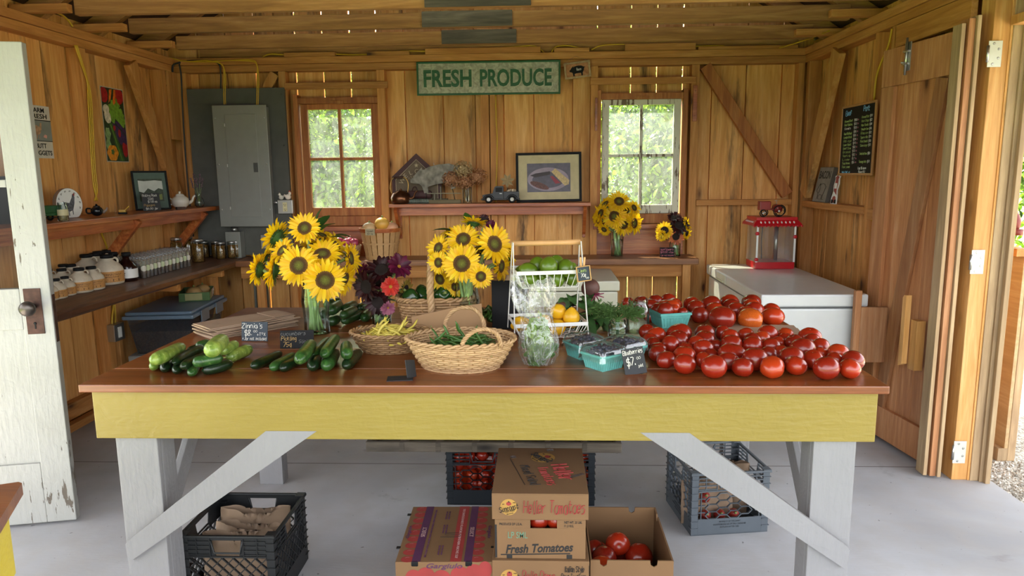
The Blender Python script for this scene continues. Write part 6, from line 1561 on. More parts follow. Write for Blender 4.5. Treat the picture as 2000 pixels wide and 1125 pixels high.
for a, c in (((-.097, .045, 0), (.097, .045 + f, .01)), ((-.097, -.059, 0), (.097, -.045, .01)), ((-.097, -.045, 0), (-.083, .045, .01)), ((.083, -.045, 0), (.097, .045, .01))): b.bev(a, c, .001)
b.build('frame', 'weathered', bs); b = B(); b.box((-.083, -.045, 0), (.083, .045, .002)); b.build('backing', 'door_wood', bs)
b = B(); b.prism(pig(.058, .058)[::-1], .003, Matrix.Translation((0, 0, .002))); b.build('pig_silhouette', 'black', bs)
b = B(); write(b, hand('Bacon', .016, .036, .16, seed=2), Matrix.Translation((.012, .004, .0052))); b.build('lettering', 'chalk', bs)
b = B(); b.tube([(-.09, .058, .004), (-.02, .095, .003), (.0, .098, .003), (.08, .058, .004)], .0012, 5); b.build('hanging_string', 'kraft', bs)
# left wall: chicken sign and poster
def onwall(x, y, z, w_left=True): return Matrix(((0, 0, 1, x), (1, 0, 0, y), (0, 1, 0, z), (0, 0, 0, 1))) if w_left else Matrix(((0, 0, -1, x), (-1, 0, 0, y), (0, 1, 0, z), (0, 0, 0, 1)))
def shape(b, pts, z=0): b.add([(x, y, z) for x, y in pts], [tuple(range(len(pts)))]); return b
def ell(cx, cy, rx, ry, n=18, rot=0, lob=0, k=5): return [(cx + (rx * math.cos(a) * math.cos(rot) - ry * math.sin(a) * math.sin(rot)) * (1 + lob * math.cos(k * a)), cy + (rx * math.cos(a) * math.sin(rot) + ry * math.sin(a) * math.cos(rot)) * (1 + lob * math.cos(k * a))) for a in [2 * PI * i / n for i in range(n)]]
cs = thing('chicken_sign', 'white tin sign with hen and black lettering on the left wall', 'sign'); cs.matrix_world = onwall(XLB + .002, 4.05, 1.735)
b = B(); b.bev((-.105, -.148, 0), (.105, .148, .002), .001); b.build('sheet', mat('#cfc8c0', .5), cs)
b = B(); b.box((-.105, -.050, .0021), (.105, .066, .0028)); b.build('picture_panel', mat('#7f8683', .6), cs)
b = B(); b.box((-.105, .063, .0029), (.105, .068, .0034)); b.box((-.105, -.053, .0029), (.105, -.049, .0034))
for tx, y in (('FARM', .122), ('FRESH', .088), ('BUTT', -.078), ('NUGGETS', -.118)): write(b, printed(tx, .027, .02, 0, {'FARM': .105, 'FRESH': .14, 'BUTT': .085, 'NUGGETS': .17}[tx]), Matrix.Translation((.005, y, .0030)))
b.build('lettering', 'black', cs)
b = B(); shape(b, ell(-.02, .01, .035, .026, rot=-.2), .0030); shape(b, [(-.055, .0), (-.06, .045), (-.04, .05), (-.03, .01)], .0031); shape(b, [(.0, .015), (.012, .052), (.024, .05), (.02, .01)], .0032); shape(b, [(-.022, -.012), (-.026, -.04), (-.02, -.04), (-.014, -.012)], .0031); shape(b, [(-.006, -.012), (-.006, -.04), (.0, -.04), (.0, -.012)], .0031); b.build('hen_print', mat('#b08a6c', .6, var=.4, scale=60), cs)
b = B(); [shape(b, ell(.04 + dx, -.025 + dy, .008, .006), .0030 + k * .0001) for k, (dx, dy) in enumerate(((0, 0), (.012, -.003), (.006, .006), (.014, .004)))]; b.build('egg_print', mat('#d69a90', .6), cs)
ps = thing('vegetable_poster', 'colourful vegetable poster on the left wall between stud and brace', 'poster'); ps.matrix_world = onwall(XLB + .002, 4.80, 1.82)
b = B(); b.bev((-.128, -.245, 0), (.128, .245, .0015), .0005); b.build('paper_sheet', mat('#b9b3a4', .5), ps)
b = B(); b.box((-.122, -.239, .0016), (.122, .239, .0020)); b.build('print_ground', mat('#1f3316', .5, var=.5, scale=30), ps)
art = [('#a3171c', [(ell(-.095, .19, .045, .05), 1), (ell(.07, .195, .055, .055), 1), (ell(.095, -.15, .032, .062), 1), (ell(-.012, -.02, .014, .018), 6), (ell(.042, -.052, .016, .027), 6)]),
 ('#d96f1e', [([(-.03, .23), (.0, .235), (-.02, .17), (-.05, .14)], 2), ([(.02, .235), (.04, .235), (.03, .15), (-.01, .12)], 2)]), ('#6f9a2e', [(ell(.02, .13, .05, .045, lob=.2), 1.5), (ell(.055, .07, .055, .05, lob=.15, k=7), 2.5), (ell(-.02, .08, .04, .07, lob=.15), 2), (ell(.08, .03, .05, .04, lob=.2), 2)]),
 ('#d8cdb8', [(ell(-.085, .10, .035, .03), 3), (ell(-.075, .05, .035, .045, rot=.4), 3.2)]), ('#3a2352', [([(-.035, .0), (-.015, .015), (.118, -.07), (.118, -.13), (.05, -.095)], 3), ([(-.005, .02), (.03, .03), (.12, -.03), (.12, -.062)], 3.4), ([(-.05, -.02), (-.03, -.01), (.08, -.11), (.05, -.13)], 3.2)]),
 ('#35581d', [([(-.07, .01), (-.03, .01), (.075, -.235), (.02, -.235), (-.01, -.15)], 4)]), ('#5f8a2c', [([(-.055, .0), (-.045, .002), (.052, -.235), (.042, -.235)], 4.4)]), ('#86a468', [(ell(-.09, -.06, .03, .04, lob=.12, k=6), 4), (ell(-.095, -.13, .028, .035, lob=.12, k=6), 4)]),
 ('#df8d1f', [(ell(-.055, -.185, .062, .052, n=36, lob=.06, k=6), 5)]), ('#54702a', [(ell(-.055, -.178, .018, .018, lob=.2), 5.5)])]
b_names = ['red_vegetable', 'carrots', 'lettuce', 'garlic', 'eggplants', 'cucumber', 'cucumber_stripe', 'artichokes', 'yellow_squash', 'squash_stem']
for (c, L), nm in zip(art, b_names):
    for j, (pts, z) in enumerate(L):
        b = B(); shape(b, [(max(-.122, min(.122, x)), max(-.239, min(.239, y))) for x, y in pts], .0020 + z * .00012 + j * .00001); b.build('print_' + nm.rstrip('s'), mat(c, .45, var=.35, scale=45), ps)
# menu board
mb = []
for k, (tx, hh) in enumerate((('Beef', .030),)): mb.append((tx, hh, -.13, .165, .085, 'chalkblue', 'h'))
mb.append(('Pork', .030, .115, .175, .085, 'chalkblue', 'h'))
for k, tx in enumerate(['Ground Beef', 'Beef Patties', 'Steaks:', 'Chuck Rib Roast', 'London Broil', 'Rib eye', 'Lower Roast', 'Beef Stew', 'Brisket', 'Short rib', 'Liver', 'Soup bones', 'Flank steak']): mb.append((tx, .0135, -.125, .118 - k * .0225 - (.008 if k > 2 else 0), .115, 'chalkgreen' if k != 2 else 'chalk', 'h'))
for k in range(12): mb.append((['$9.50', '$11', '$18', '$16', '$15', '$24', '$9', '$12', '$13', '$8', '$7', '$5'][k], .0135, -.025, .118 - k * .0228, .04, 'chalk', 'h')); mb.append(('lb', .009, .010, .118 - k * .0228, .016, 'chalkpink', 'h'))
for k, tx in enumerate(['Ground Pork', 'Pork Chops', 'Ham Steaks', 'Tenderloin', 'Bacon', 'Spare ribs', 'Pork butt', 'Sausage', '', 'Smoked ham', '', 'Sausage links']):
    if tx: mb.append((tx, .0135, .105, .128 - k * .0235, .10, 'chalkgreen', 'h')); mb.append((['$9', '$12', '$14', '$16', '$12', '$9', '$10', '$11', '', '$13', '', '$11'][k], .0135, .178, .128 - k * .0235, .03, 'chalk', 'h'))
mb += [('Whole / Half: ask', .013, -.12, -.192, .12, 'chalkblue', 'h'), ('Eggs $6 dozen', .013, .10, -.168, .11, 'chalk', 'h'), ('Honey $12', .013, .10, -.190, .09, 'chalk', 'h')]
card('menu_board', 'large chalkboard price menu for beef and pork in oak frame on the right wall', onwall(XR - .05, 4.435, 1.65, False), .44, .395, mb, 'black', .006, 'menu board', mat('#b5824f', .5), .014)
# bacon sign leaning on the ledge
bk = thing('bacon_sign', 'grey wooden block sign reading BACON above a sketched pig, on the right wall ledge', 'sign'); bk.matrix_world = Matrix.Translation((XR - .005, 5.09, 1.252)) @ Matrix.Rotation(-PI / 2, 4, 'Z') @ Matrix.Rotation(PI / 2 - .2, 4, 'X')
b = B(); b.bev((-.118, 0, -.03), (.118, .245, 0), .002); b.build('block', mat('#55524d', .7), bk); b = B(); b.box((-.115, .003, .0002), (.115, .242, .0010)); b.build('face', mat('#8d8a80', .7, var=.2, scale=12), bk)
b = B(); write(b, printed('BACON', .055, .01, 0, .195), Matrix.Translation((0, .19, .0013))); b.build('lettering', 'dark', bk)
b = B(); P_ = [Vector((x, y + .085, .0018)) for x, y in pig(.072, .085)]; b.tube(P_ + [P_[0]], .0014, 4, smooth=False); b.tube([(-.07, .02, .0018), (.07, .02, .0018)], .001, 4); b.tube([(-.03, .118, .0018), (-.025, .085, .0018), (-.035, .06, .0018)], .001, 4); b.build('pig_drawing', 'dark', bk)
cw = thing('cow_cutout', 'small white cut-out figure of a brown and white cow standing by the block sign', 'figurine'); cw.matrix_world = Matrix.Translation((XR - .03, 4.76, 1.252)) @ Matrix.Rotation(-PI / 2 + .25, 4, 'Z') @ Matrix.Rotation(PI / 2 - .12, 4, 'X')
sil = [(-.028, 0), (.030, 0), (.026, .05), (.018, .09), (.028, .13), (.022, .165), (.030, .18), (.012, .185), (.006, .205), (-.006, .185), (-.022, .18), (-.014, .16), (-.024, .12), (-.018, .08), (-.030, .04)]
b = B(); b.prism(sil, .006); b.build('cutout', 'white', cw)
b = B(); shape(b, [(x * .72, .01 + y * .92) for x, y in sil[2:14]], .0065); shape(b, ell(0, .03, .018, .022), .0068); b.build('brown_patch', 'darkred', cw)
b = B(); shape(b, [(-.024, .004), (-.004, .004), (-.004, .026), (-.024, .03)], .0072); shape(b, [(.004, .004), (.024, .004), (.022, .03), (.004, .026)], .0072); b.build('hoof', 'black', cw)
b = B(); shape(b, [(-.012, .10), (.012, .10), (.012, .135), (-.012, .135)], .0072); b.build('bib', 'white', cw)

# ------------------------------------------------------------------ centre shelf things
SZ = 1.2535
M['copper'] = mat('#6b4630', .28, .85, var=.35, scale=30); M['maroon'] = mat('#3f1a18', .6)
kt = thing('copper_kettle', 'old copper kettle with tall bail handle at the window end of the centre shelf', 'kettle', (-1.055, 5.365, SZ))
kt.scale = (1.3, 1.3, 1.3)
b = B(); b.lathe([(.045, 0), (.055, .01), (.058, .035), (.048, .06), (.028, .07), (.026, .073), (.001, .076)], 24); b.build('body', 'copper', kt)
b = B(); b.lathe([(.007, .075), (.008, .083), (.001, .087)], 10); b.build('lid_knob', 'copper', kt)
b = B(); b.tube(smooth_path([(.05, -.01, .03), (.075, -.015, .035), (.085, -.018, .06), (.10, -.02, .075)], 5), [.011, .010, .009, .008, .008, .007, .007, .006, .006, .006, .006, .006, .006, .005, .005, .005], 8); b.build('spout', 'copper', kt)
b = B(); b.tube(smooth_path([(-.052, 0, .055), (-.06, 0, .10), (-.04, 0, .148), (.02, 0, .152), (.045, 0, .12), (.04, 0, .06)], 5), .003, 6); hb = b.build('bail_handle', 'brass', kt)
b = B(); b.tube([(-.038, 0, .150), (.018, 0, .153)], .007, 8); b.build('grip', 'rust', hb)
wl = thing('welcome_sign', 'maroon house-shaped sign with curved WELCOME lettering behind the kettle', 'sign'); wl.matrix_world = Matrix.Translation((-.95, 5.485, SZ)) @ Matrix.Rotation(PI / 2 - .02, 4, 'X')
b = B(); b.prism([(-.19, 0), (.19, 0), (.19, .20), (.0, .375), (-.19, .20)], .015); b.build('board', 'maroon', wl)
b = B(); b.prism([(-.155, 0), (.155, 0), (.155, .175), (.0, .32), (-.155, .175)], .001, Matrix.Translation((0, 0, .0152))); b.build('panel', mat('#6a5a45', .7), wl)
b = B(); q = [(-.16, 0, .017), (-.16, .178, .017), (0, .328, .017), (.16, .178, .017), (.16, 0, .017)]; b.tube([Vector(p) for p in q], .003, 4, smooth=False)
for k, ch in enumerate('WELCOME'):
    a = R(64 - k * 21.5); c = Vector((0, .115, .0165)); write(b, printed(ch, .034, .0), Matrix.Translation(c + Vector((-.125 * math.sin(a), .125 * math.cos(a), 0))) @ Matrix.Rotation(a, 4, 'Z'))
for k, ch in enumerate('TOTHEFARM'):
    a = R(48 - k * 12); c = Vector((0, .105, .0165)); write(b, printed(ch, .014), Matrix.Translation(c + Vector((-.10 * math.sin(a), .10 * math.cos(a), 0))) @ Matrix.Rotation(a, 4, 'Z'))
st_ = [(.018 * (1 if i % 2 == 0 else .42) * math.sin(i * PI / 5), .285 + .018 * (1 if i % 2 == 0 else .42) * math.cos(i * PI / 5)) for i in range(10)]; b.prism([(x, y) for x, y in st_][::-1], .001, Matrix.Translation((0, 0, .0165))); b.build('lettering', mat('#b9a988', .7), wl)
rc = thing('toolbox', 'dark maroon carry case standing under the metal pig on the centre shelf', 'case', (-.95, 5.43, SZ))
b = B(); b.bev((-.13, -.02, .035), (.12, .02, .095), .018); b.build('case_body', 'maroon', rc); b = B(); b.tube(smooth_path([(-.03, 0, .094), (-.02, 0, .12), (.0, 0, .12), (.01, 0, .094)], 4), .004, 6); b.build('handle', 'maroon', rc)
b = B(); b.bev((-.12, -.035, 0), (.24, .03, .034), .002); b.build('plinth', mat('#5c5540', .7), rc)
ct = thing('corrugated_strip', 'low corrugated metal strip standing in front on the centre shelf', 'strip', (-.955, 5.345, SZ))
b = B()
for k in range(22): b.tube([(-.07 + k * .0095, 0, 0), (-.07 + k * .0095, 0, .036)], .0045, 6)
b.build('corrugation', mat('#7f8a80', .4, .6), ct)
wd = thing('wire_rack', 'slim grey wire rack with flat wooden base beside the hydrangea jar', 'rack', (-.75, 5.35, SZ))
b = B(); b.bev((-.09, -.02, 0), (.15, .02, .028), .002); b.build('base_block', mat('#6b5f42', .7), wd)
b = B(); b.bev((-.105, -.004, .072), (.15, .004, .078), .001); b.bev((-.052, -.003, .028), (-.046, .003, .072), .001); b.bev((-.004, -.003, .028), (.002, .003, .125), .001); b.build('metal_frame', mat('#77725c', .5, .4), wd)
t = NT('aged_zinc'); n = t.noise(t.coord(), 22, 5); M['zinc'] = t.fin(t.mix(t.ramp(n, [(.35, 0.), (.7, 1.)]), '#5c574a', '#8f897a'), .55, Metallic=.3)
mp = thing('metal_pig', 'galvanized metal pig silhouette decoration leaning above the case', 'decoration'); mp.matrix_world = Matrix.Translation((-.785, 5.40, SZ + .205)) @ Matrix.Rotation(PI / 2, 4, 'X') @ Matrix.Rotation(R(9), 4, 'Z')
b = B(); b.prism([(x * .20, y * .155) for x, y in pig()][::-1], .006); b.build('pig_body', 'zinc', mp)
b = B(); b.prism([(-.11, .03), (-.135, .055), (-.085, .062), (-.07, .045)], .004, Matrix.Translation((0, 0, .006))); b.build('ear', 'zinc', mp)
b = B(); b.tube([(-.005, .075, .003), (-.005, .10, .003)], .002, 5); b.build('hanging_ring', 'steel', mp)
b = B(); b.tube([(-.1, -.075, 0), (-.11, -.175, -.0)], .003, 5); b.tube([(.10, -.10, 0), (.105, -.215, 0)], .003, 5); b.build('stand_rod', 'iron', mp)
M['hydr'] = petal_mat('dried_hydrangea', '#a8734a', '#d9aa80'); M['hydr2'] = petal_mat('dried_hydrangea_cream', '#b39a6c', '#e0cda0')
vase('clear glass tumbler of dried hydrangeas on the centre shelf', (-.555, 5.38, SZ), .115, .036, [(.9, 0), (.92, .03), (.96, .5), (1, 1)])
for k, (u, v, r, m_, lab) in enumerate(((905, 331, .062, 'hydr2', 'pale cream dried hydrangea head at the top of the tumbler'), (882, 350, .058, 'hydr', 'brown dried hydrangea head toward the metal pig'), (908, 356, .052, 'hydr', 'pinkish-brown dried hydrangea head in the middle, lowest'), (932, 345, .060, 'hydr', 'tan dried hydrangea head toward the truck'))):
    p = PY(u, v, 5.36); r *= 1.22; o = thing('dried_hydrangea', lab, 'hydrangea', p, 0, 'dried hydrangeas in the tumbler'); rnd = random.Random(k); b = B()
    for q in range(420):
        d = Vector((rnd.gauss(0, 1), rnd.gauss(0, 1), rnd.gauss(0, 1))).normalized(); pp = Vector((d.x * r, d.y * r * .8, d.z * r * .8)) * rnd.uniform(.75, 1.08); s_ = rnd.uniform(.005, .009); T = facing(pp, d + Vector((rnd.uniform(-.6, .6), rnd.uniform(-.6, .6), rnd.uniform(-.6, .6))), rnd.random() * 6, s_)
        for w in range(4): b.add([(0, 0, 0), (.5, -.45, .1), (1.05, 0, .25), (.5, .45, .1)], [(0, 1, 2, 3)], T=T @ Matrix.Rotation(w * PI / 2, 4, 'Z'))
    b.ball((0, 0, 0), (r * .6, r * .5, r * .45), 12); b.build('florets', m_, o)
    b = B(); inv = Vector((-.555, 5.38, SZ + .01)) - p; b.tube([(0, 0, -r * .3), (inv.x * .8, inv.y, inv.z + .10), inv], .0025, 5); b.build('stem', 'bark', o)
tk = thing('toy_truck', 'black vintage toy pickup truck with white wheel rims on the centre shelf', 'toy truck', (-.30, 5.36, SZ))
M['truckblack'] = mat('#17191b', .4)
b = B(); b.prism([(-.135, .035), (-.135, .06), (-.06, .072), (-.055, .035)], .07, Matrix(((1, 0, 0, 0), (0, 0, 1, -.035), (0, 1, 0, 0), (0, 0, 0, 1)))); b.build('hood', 'truckblack', tk)
b = B(); b.prism([(-.06, .03), (-.06, .075), (-.045, .118), (-.035, .125), (.015, .125), (.02, .118), (.02, .03)], .084, Matrix(((1, 0, 0, 0), (0, 0, 1, -.042), (0, 1, 0, 0), (0, 0, 0, 1)))); cb = b.build('cab', 'truckblack', tk)
b = B(); b.bev((-.038, -.0435, .082), (.012, -.0422, .115), .001); b.build('side_window', 'dark', cb); b = B(); b.bev((-.008, -.0465, .068), (.010, -.043, .073), .001); b.build('door_handle', 'steel', cb)
b = B(); b.bev((.022, -.045, .03), (.135, -.039, .085), .002); b.bev((.022, .039, .03), (.135, .045, .085), .002); b.bev((.129, -.039, .03), (.135, .039, .08), .002); b.bev((.022, -.039, .03), (.129, .039, .04), .002); b.build('cargo_bed', 'truckblack', tk)
b = B(); b.bev((-.145, -.05, .022), (.14, .05, .034), .004)
for x in (-.09, .085): b.tube([(x + .037 * math.cos(a * PI / 10), -.046, .022 + .037 * math.sin(a * PI / 10)) for a in range(11)], .007, 6)
b.build('running_board', 'truckblack', tk)
for x in (-.09, .085):
    for y in (-.045, .045):
        b = B(); b.tube([(.020 * math.cos(a * PI / 12), 0, .020 * math.sin(a * PI / 12)) for a in range(25)], .008, 8, caps=False); w_ = b.build('wheel', 'black', tk); w_.location = (x, y, .028)
        b = B(); b.lathe([(.015, 0), (.013, .004), (.006, .003), (.006, .001)], 18, TR((0, -.006, 0), rx=R(90))); b.build('wheel_rim', 'white', w_)
fl = thing('metal_flower', 'beige metal flower ornament sticking up from the toy truck bed', 'ornament', (-.25, 5.355, SZ + .04))
b = B()
for k in range(7):
    a = 2 * PI * k / 7 + .2; c_, s_ = math.cos(a), math.sin(a); b.add([(0, -.004, .125), (c_ * .03 - s_ * .013, -.012, .125 + s_ * .03 + c_ * .013), (c_ * .055, -.006, .125 + s_ * .055), (c_ * .03 + s_ * .013, -.012, .125 + s_ * .03 - c_ * .013)], [(0, 1, 2, 3)]); b.tube([(c_ * .01, -.008, .125 + s_ * .01), (c_ * .055, -.008, .125 + s_ * .055)], .0014, 4)
b.build('petals', mat('#a38f68', .6), fl); b = B(); b.tube([(0, 0, .0), (0, 0, .12)], .0025, 5); b.build('stem', 'dark', fl)
dc = thing('fabric_posy', 'small cream and red posy lying in the toy truck bed', 'decoration', (-.215, 5.355, SZ + .041)); b = B(); rnd = random.Random(6)
for k in range(14): b.ball((rnd.uniform(-.04, .035), rnd.uniform(-.02, .02), rnd.uniform(.02, .055)), rnd.uniform(.008, .014), 8)
b.ball((0, 0, .02), (.04, .03, .02), 10); b.build('blossoms', mat('#c9b598', .7, var=.3, scale=60), dc)
cp_ = thing('corn_picture', 'black framed photograph of a plate with an ear of corn leaning on the centre shelf', 'picture'); cp_.matrix_world = Matrix.Translation((.06, 5.435, SZ + .001)) @ Matrix.Rotation(PI / 2 - .10, 4, 'X') @ Matrix.Rotation(R(.6), 4, 'Z')
w_, h_ = .247, .37; b = B(); f = .018
for a, c in (((-w_, 0, 0), (w_, f, .016)), ((-w_, h_ - f, 0), (w_, h_, .016)), ((-w_, f, 0), (-w_ + f, h_ - f, .016)), ((w_ - f, f, 0), (w_, h_ - f, .016))): b.bev(a, c, .002)
b.build('frame', 'black', cp_); b = B(); b.box((-w_ + f, f, 0), (w_ - f, h_ - f, .004)); b.build('mat_board', mat('#c3b68e', .7), cp_)
b = B(); b.box((-.163, .075, .0042), (.163, .29, .005)); pc_ = b.build('photo_print', mat('#4a4350', .4, var=.3, scale=25), cp_)
b = B(); shape(b, ell(-.005, .17, .155, .088, 40), .0052); b.build('plate_print', mat('#8a7a86', .4, var=.2), pc_); b = B(); shape(b, ell(-.005, .165, .12, .06, 40), .0054); b.build('plate_center_print', mat('#3d3443', .4, var=.3, scale=30), pc_)
b = B(); shape(b, [(.02, .225), (.05, .25), (.155, .16), (.15, .13), (.12, .12)], .0058)
b.build('corn_print', mat('#c2a873', .5, var=.3, scale=90), pc_); b = B(); shape(b, [(-.14, .20), (-.10, .215), (.01, .23), (.01, .205), (-.10, .185)], .0058); b.build('bread_print', mat('#2a1a1c', .5), pc_)
b = B(); shape(b, ell(-.07, .125, .075, .022, rot=-.35), .0058); b.build('bean_print', mat('#5e342a', .5, var=.6, scale=120), pc_); b = B(); shape(b, [(.01, .19), (.03, .195), (.09, .14), (.05, .135)], .0056); b.build('red_print', mat('#8c1f30', .5), pc_)

# ------------------------------------------------------------------ left wall shelf things
LZ = 1.2455
def L2(u, x=-2.70, v=400): p = PX(u, v, x); return Vector((x, p.y, LZ))
hp = thing('chicken_plaque', 'round white wooden plaque with a speckled hen on the left wall shelf', 'plaque'); c0 = L2(130, -2.72); hp.matrix_world = Matrix.Translation(c0) @ Matrix.Rotation(R(72), 4, 'Z') @ Matrix.Rotation(PI / 2 - .05, 4, 'X')
b = B(); b.prism([(x, max(.0, y)) for x, y in ell(0, .078, .082, .092, 40)], .028); b.build('block', mat('#8a705a', .7), hp)
b = B(); shape(b, [(x, max(.002, y)) for x, y in ell(0, .078, .080, .09, 40)], .0285); b.build('white_face', 'white', hp)
b = B(); shape(b, [(-.04, .10), (-.032, .09), (0, .085), (.018, .115), (.024, .135), (.034, .135), (.036, .115), (.03, .08), (.018, .045), (-.004, .035), (-.028, .05)], .029); b.box((-.012, .012, .0289), (-.007, .04, .0293)); b.box((.012, .018, .0289), (.017, .045, .0293))
b.build('hen_print', mat('#4d4f55', .7, var=.7, scale=90), hp); b = B()
for k in range(11): a = R(-140 + k * 25 - 0); write(b, printed('ge', .009), Matrix.Translation((.066 * math.sin(a), .08 + .072 * math.cos(a), .0288)) @ Matrix.Rotation(-a, 4, 'Z')) if abs(a) < 2.2 else None
b.build('lettering', 'dark', hp); b = B(); shape(b, ell(.033, .132, .005, .008), .0294); b.build('comb_print', 'darkred', hp)
gw = thing('toy_wagon', 'green toy hay wagon with yellow wheels at the door end of the wall shelf', 'toy wagon', L2(95, -2.62), R(70))
b = B(); b.bev((-.10, -.035, .045), (.05, .035, .085), .004); b.bev((-.08, -.03, .03), (.04, .03, .0448), .002); b.build('wagon_box', mat('#1e4a25', .35), gw)
b = B(); b.tube([(-.1, 0, .02), (.05, 0, .02)], .003, 5); b.build('axle_bar', 'iron', gw)
for x in (-.07, .03):
    for y in (-.042, .042): b = B(); b.tube([(.013 * math.cos(a * PI / 10), 0, .013 * math.sin(a * PI / 10)) for a in range(21)], .0065, 8, caps=False); w_ = b.build('wheel', 'black', gw); w_.location = (x, y, .0195); b = B(); b.lathe([(.011, -.003), (.011, .003)], 14, TR(rx=R(90))); b.build('hub', mat('#c9a227', .4), w_)
sj = jar('spice_shaker', 'tall clear spice shaker jar in front of the hen plaque', L2(121, -2.56), .026, .10, fill=mat('#7a6a45', .7, var=.5, scale=120), fz=.45)
b = B(); b.lathe([(.0262, .03), (.0262, .062)], 24, close=False); b.build('paper_label', mat('#bfb690', .7), sj)
bt = thing('black_teapot', 'little black glazed teapot on the wall shelf below the yellow cables', 'teapot', L2(188, -2.66), R(30))
b = B(); b.ball((0, 0, .03), (.034, .034, .03), 18); b.lathe([(.02, .052), (.018, .06), (.006, .064), (.006, .07), (.001, .073)], 14); b.build('body', mat('#12161b', .15), bt)
b = B(); b.tube(smooth_path([(-.03, 0, .045), (-.052, 0, .045), (-.052, 0, .02), (-.03, 0, .018)], 4), .005, 7); b.build('handle', 'black', bt); b = B(); b.tube([(.03, 0, .02), (.05, 0, .035), (.056, 0, .05)], [.009, .006, .005], 8); b.build('spout', mat('#8b7a70', .3), bt)
ty = thing('toy_tractor', 'tiny yellow toy excavator on the wall shelf before the framed picture', 'toy', L2(238, -2.62), R(20)); b = B(); b.bev((-.02, -.012, .012), (.02, .012, .028), .003); b.plank((.01, 0, .02), (.04, 0, .05), .008, .006, (0, 1, 0)); b.build('body', mat('#b58d22', .4), ty); b = B(); b.bev((-.024, -.014, 0), (.024, .014, .0118), .004); b.build('track', 'black', ty)
b = B(); b.prism([(-.008, 0), (.01, 0), (-.002, .065)], .004); simple('glass_shard', 'pointed sliver of clear glass leaning by the stud on the wall shelf', 'shard', b, 'film', T=Matrix.Translation(L2(224, -2.70)) @ Matrix.Rotation(R(70), 4, 'Z') @ Matrix.Rotation(PI / 2, 4, 'X'))
fp = thing('framed_picture', 'black framed landscape picture leaning on the wall shelf with salt price card before it', 'picture'); fp.matrix_world = Matrix.Translation(L2(299, -2.70)) @ Matrix.Rotation(R(50), 4, 'Z') @ Matrix.Rotation(PI / 2 - .12, 4, 'X')
w_, h_ = .118, .27; f = .012; b = B()
for a, c in (((-w_, 0, 0), (w_, f, .012)), ((-w_, h_ - f, 0), (w_, h_, .012)), ((-w_, f, 0), (-w_ + f, h_ - f, .012)), ((w_ - f, f, 0), (w_, h_ - f, .012))): b.bev(a, c, .002)
b.build('frame', 'black', fp); b = B(); b.box((-w_ + f, f, 0), (w_ - f, h_ - f, .004)); b.build('mat_board', mat('#4c5f55', .7), fp)
b = B(); b.box((-.08, .06, .0042), (.08, .215, .005)); pp_ = b.build('photo_print', mat('#2e3a2a', .4, var=.5, scale=60), fp); b = B(); shape(b, [(-.08, .13), (-.05, .12), (-.02, .15), (.02, .13), (.05, .15), (.08, .14), (.08, .20), (.03, .205), (-.04, .20), (-.08, .205)], .0054); b.build('sky_print', mat('#b8bdb4', .4), pp_); b = B(); shape(b, [(.03, .07), (.07, .07), (.07, .11), (.03, .10)], .0054); b.build('field_print', mat('#6f7a3a', .5), pp_)
p = L2(297, -2.62); card('price_card', 'black chalk card for finishing salt in front of the framed picture', Matrix.Translation(p) @ Matrix.Rotation(R(50), 4, 'Z') @ Matrix.Rotation(PI / 2 - .12, 4, 'X') @ Matrix.Translation((0, .062, 0)), .115, .118,
  [('Rolling Rock', .015, -.005, .044, .098, 'chalk', 'h'), ('Salt', .015, 0, .022, .04, 'chalk', 'h'), ('$7.00 ea', .013, .008, .002, .06, 'chalk', 'h'), ('Popcorn', .015, -.014, -.022, .07, 'chalkgold', 'h'), ('$6.00 jar', .013, 0, -.044, .08, 'chalk', 'h')], 'slate')
tp = thing('white_teapot', 'white porcelain teapot with knobbed lid on the wall shelf next to the picture', 'teapot', L2(352, -2.62, 392), R(42)); M['china'] = mat('#cfc9bb', .15, var=.04)
b = B(); b.lathe([(.035, 0), (.036, .006), (.052, .02), (.062, .045), (.058, .07), (.035, .088), (.03, .09), (.032, .094), (.022, .102), (.007, .106), (.006, .112), (.010, .118), (.001, .123)], 28); b.build('body', 'china', tp)
b = B(); b.tube(smooth_path([(-.055, 0, .065), (-.085, 0, .082), (-.095, 0, .06), (-.08, 0, .035), (-.058, 0, .03)], 5), .005, 8); b.build('handle', 'china', tp)
b = B(); b.tube(smooth_path([(.05, 0, .035), (.08, 0, .05), (.09, 0, .075), (.105, 0, .09)], 4), [.014, .013, .012, .011, .010, .009, .009, .008, .008, .007, .007, .007, .006], 9); b.build('spout', 'china', tp)
bx_ = B(); bx_.bev((-.03, -.015, 0), (.03, .015, .018), .002); simple('small_block', 'small dark wooden block lying before the white teapot', 'block', bx_, 'rust', T=TR(L2(352, -2.53, 396), rz=R(50)))
vc = L2(389, -2.56, 390); vase('small round clear glass vase with lavender sprigs at the shelf end', vc, .10, .035, [(.6, 0), (.9, .12), (1, .35), (.8, .6), (.4, .78), (.5, 1)])
for k in range(5):
    a = -.7 + k * .32; b = B(); q = Vector((math.sin(a) * .07 * 1, -.01 + .01 * (k % 2), .19 + .03 * (k % 2))); b.tube([(0, 0, .01), (q.x * .3, 0, .09), (q.x, q.y, q.z)], .0012, 4); o = b.build('lavender_sprig', 'stem', None, TR(vc)); tag(o, ['dried lavender sprig leaning farthest toward the teapot', 'second lavender sprig from the teapot', 'upright lavender sprig in the middle of the glass', 'lavender sprig leaning slightly to the grey board', 'lavender sprig leaning farthest over the shelf end'][k], 'lavender', 'lavender sprigs in the small glass')
    b = B(); rnd = random.Random(k)
    for j in range(22): t_ = j / 21; b.ball((q.x * (.78 + .28 * t_) + rnd.uniform(-.005, .005), q.y + rnd.uniform(-.005, .005), q.z - .045 + .07 * t_), .004, 6)
    b.build('blossom_spike', mat('#6d5560', .7, var=.4, scale=90), o)
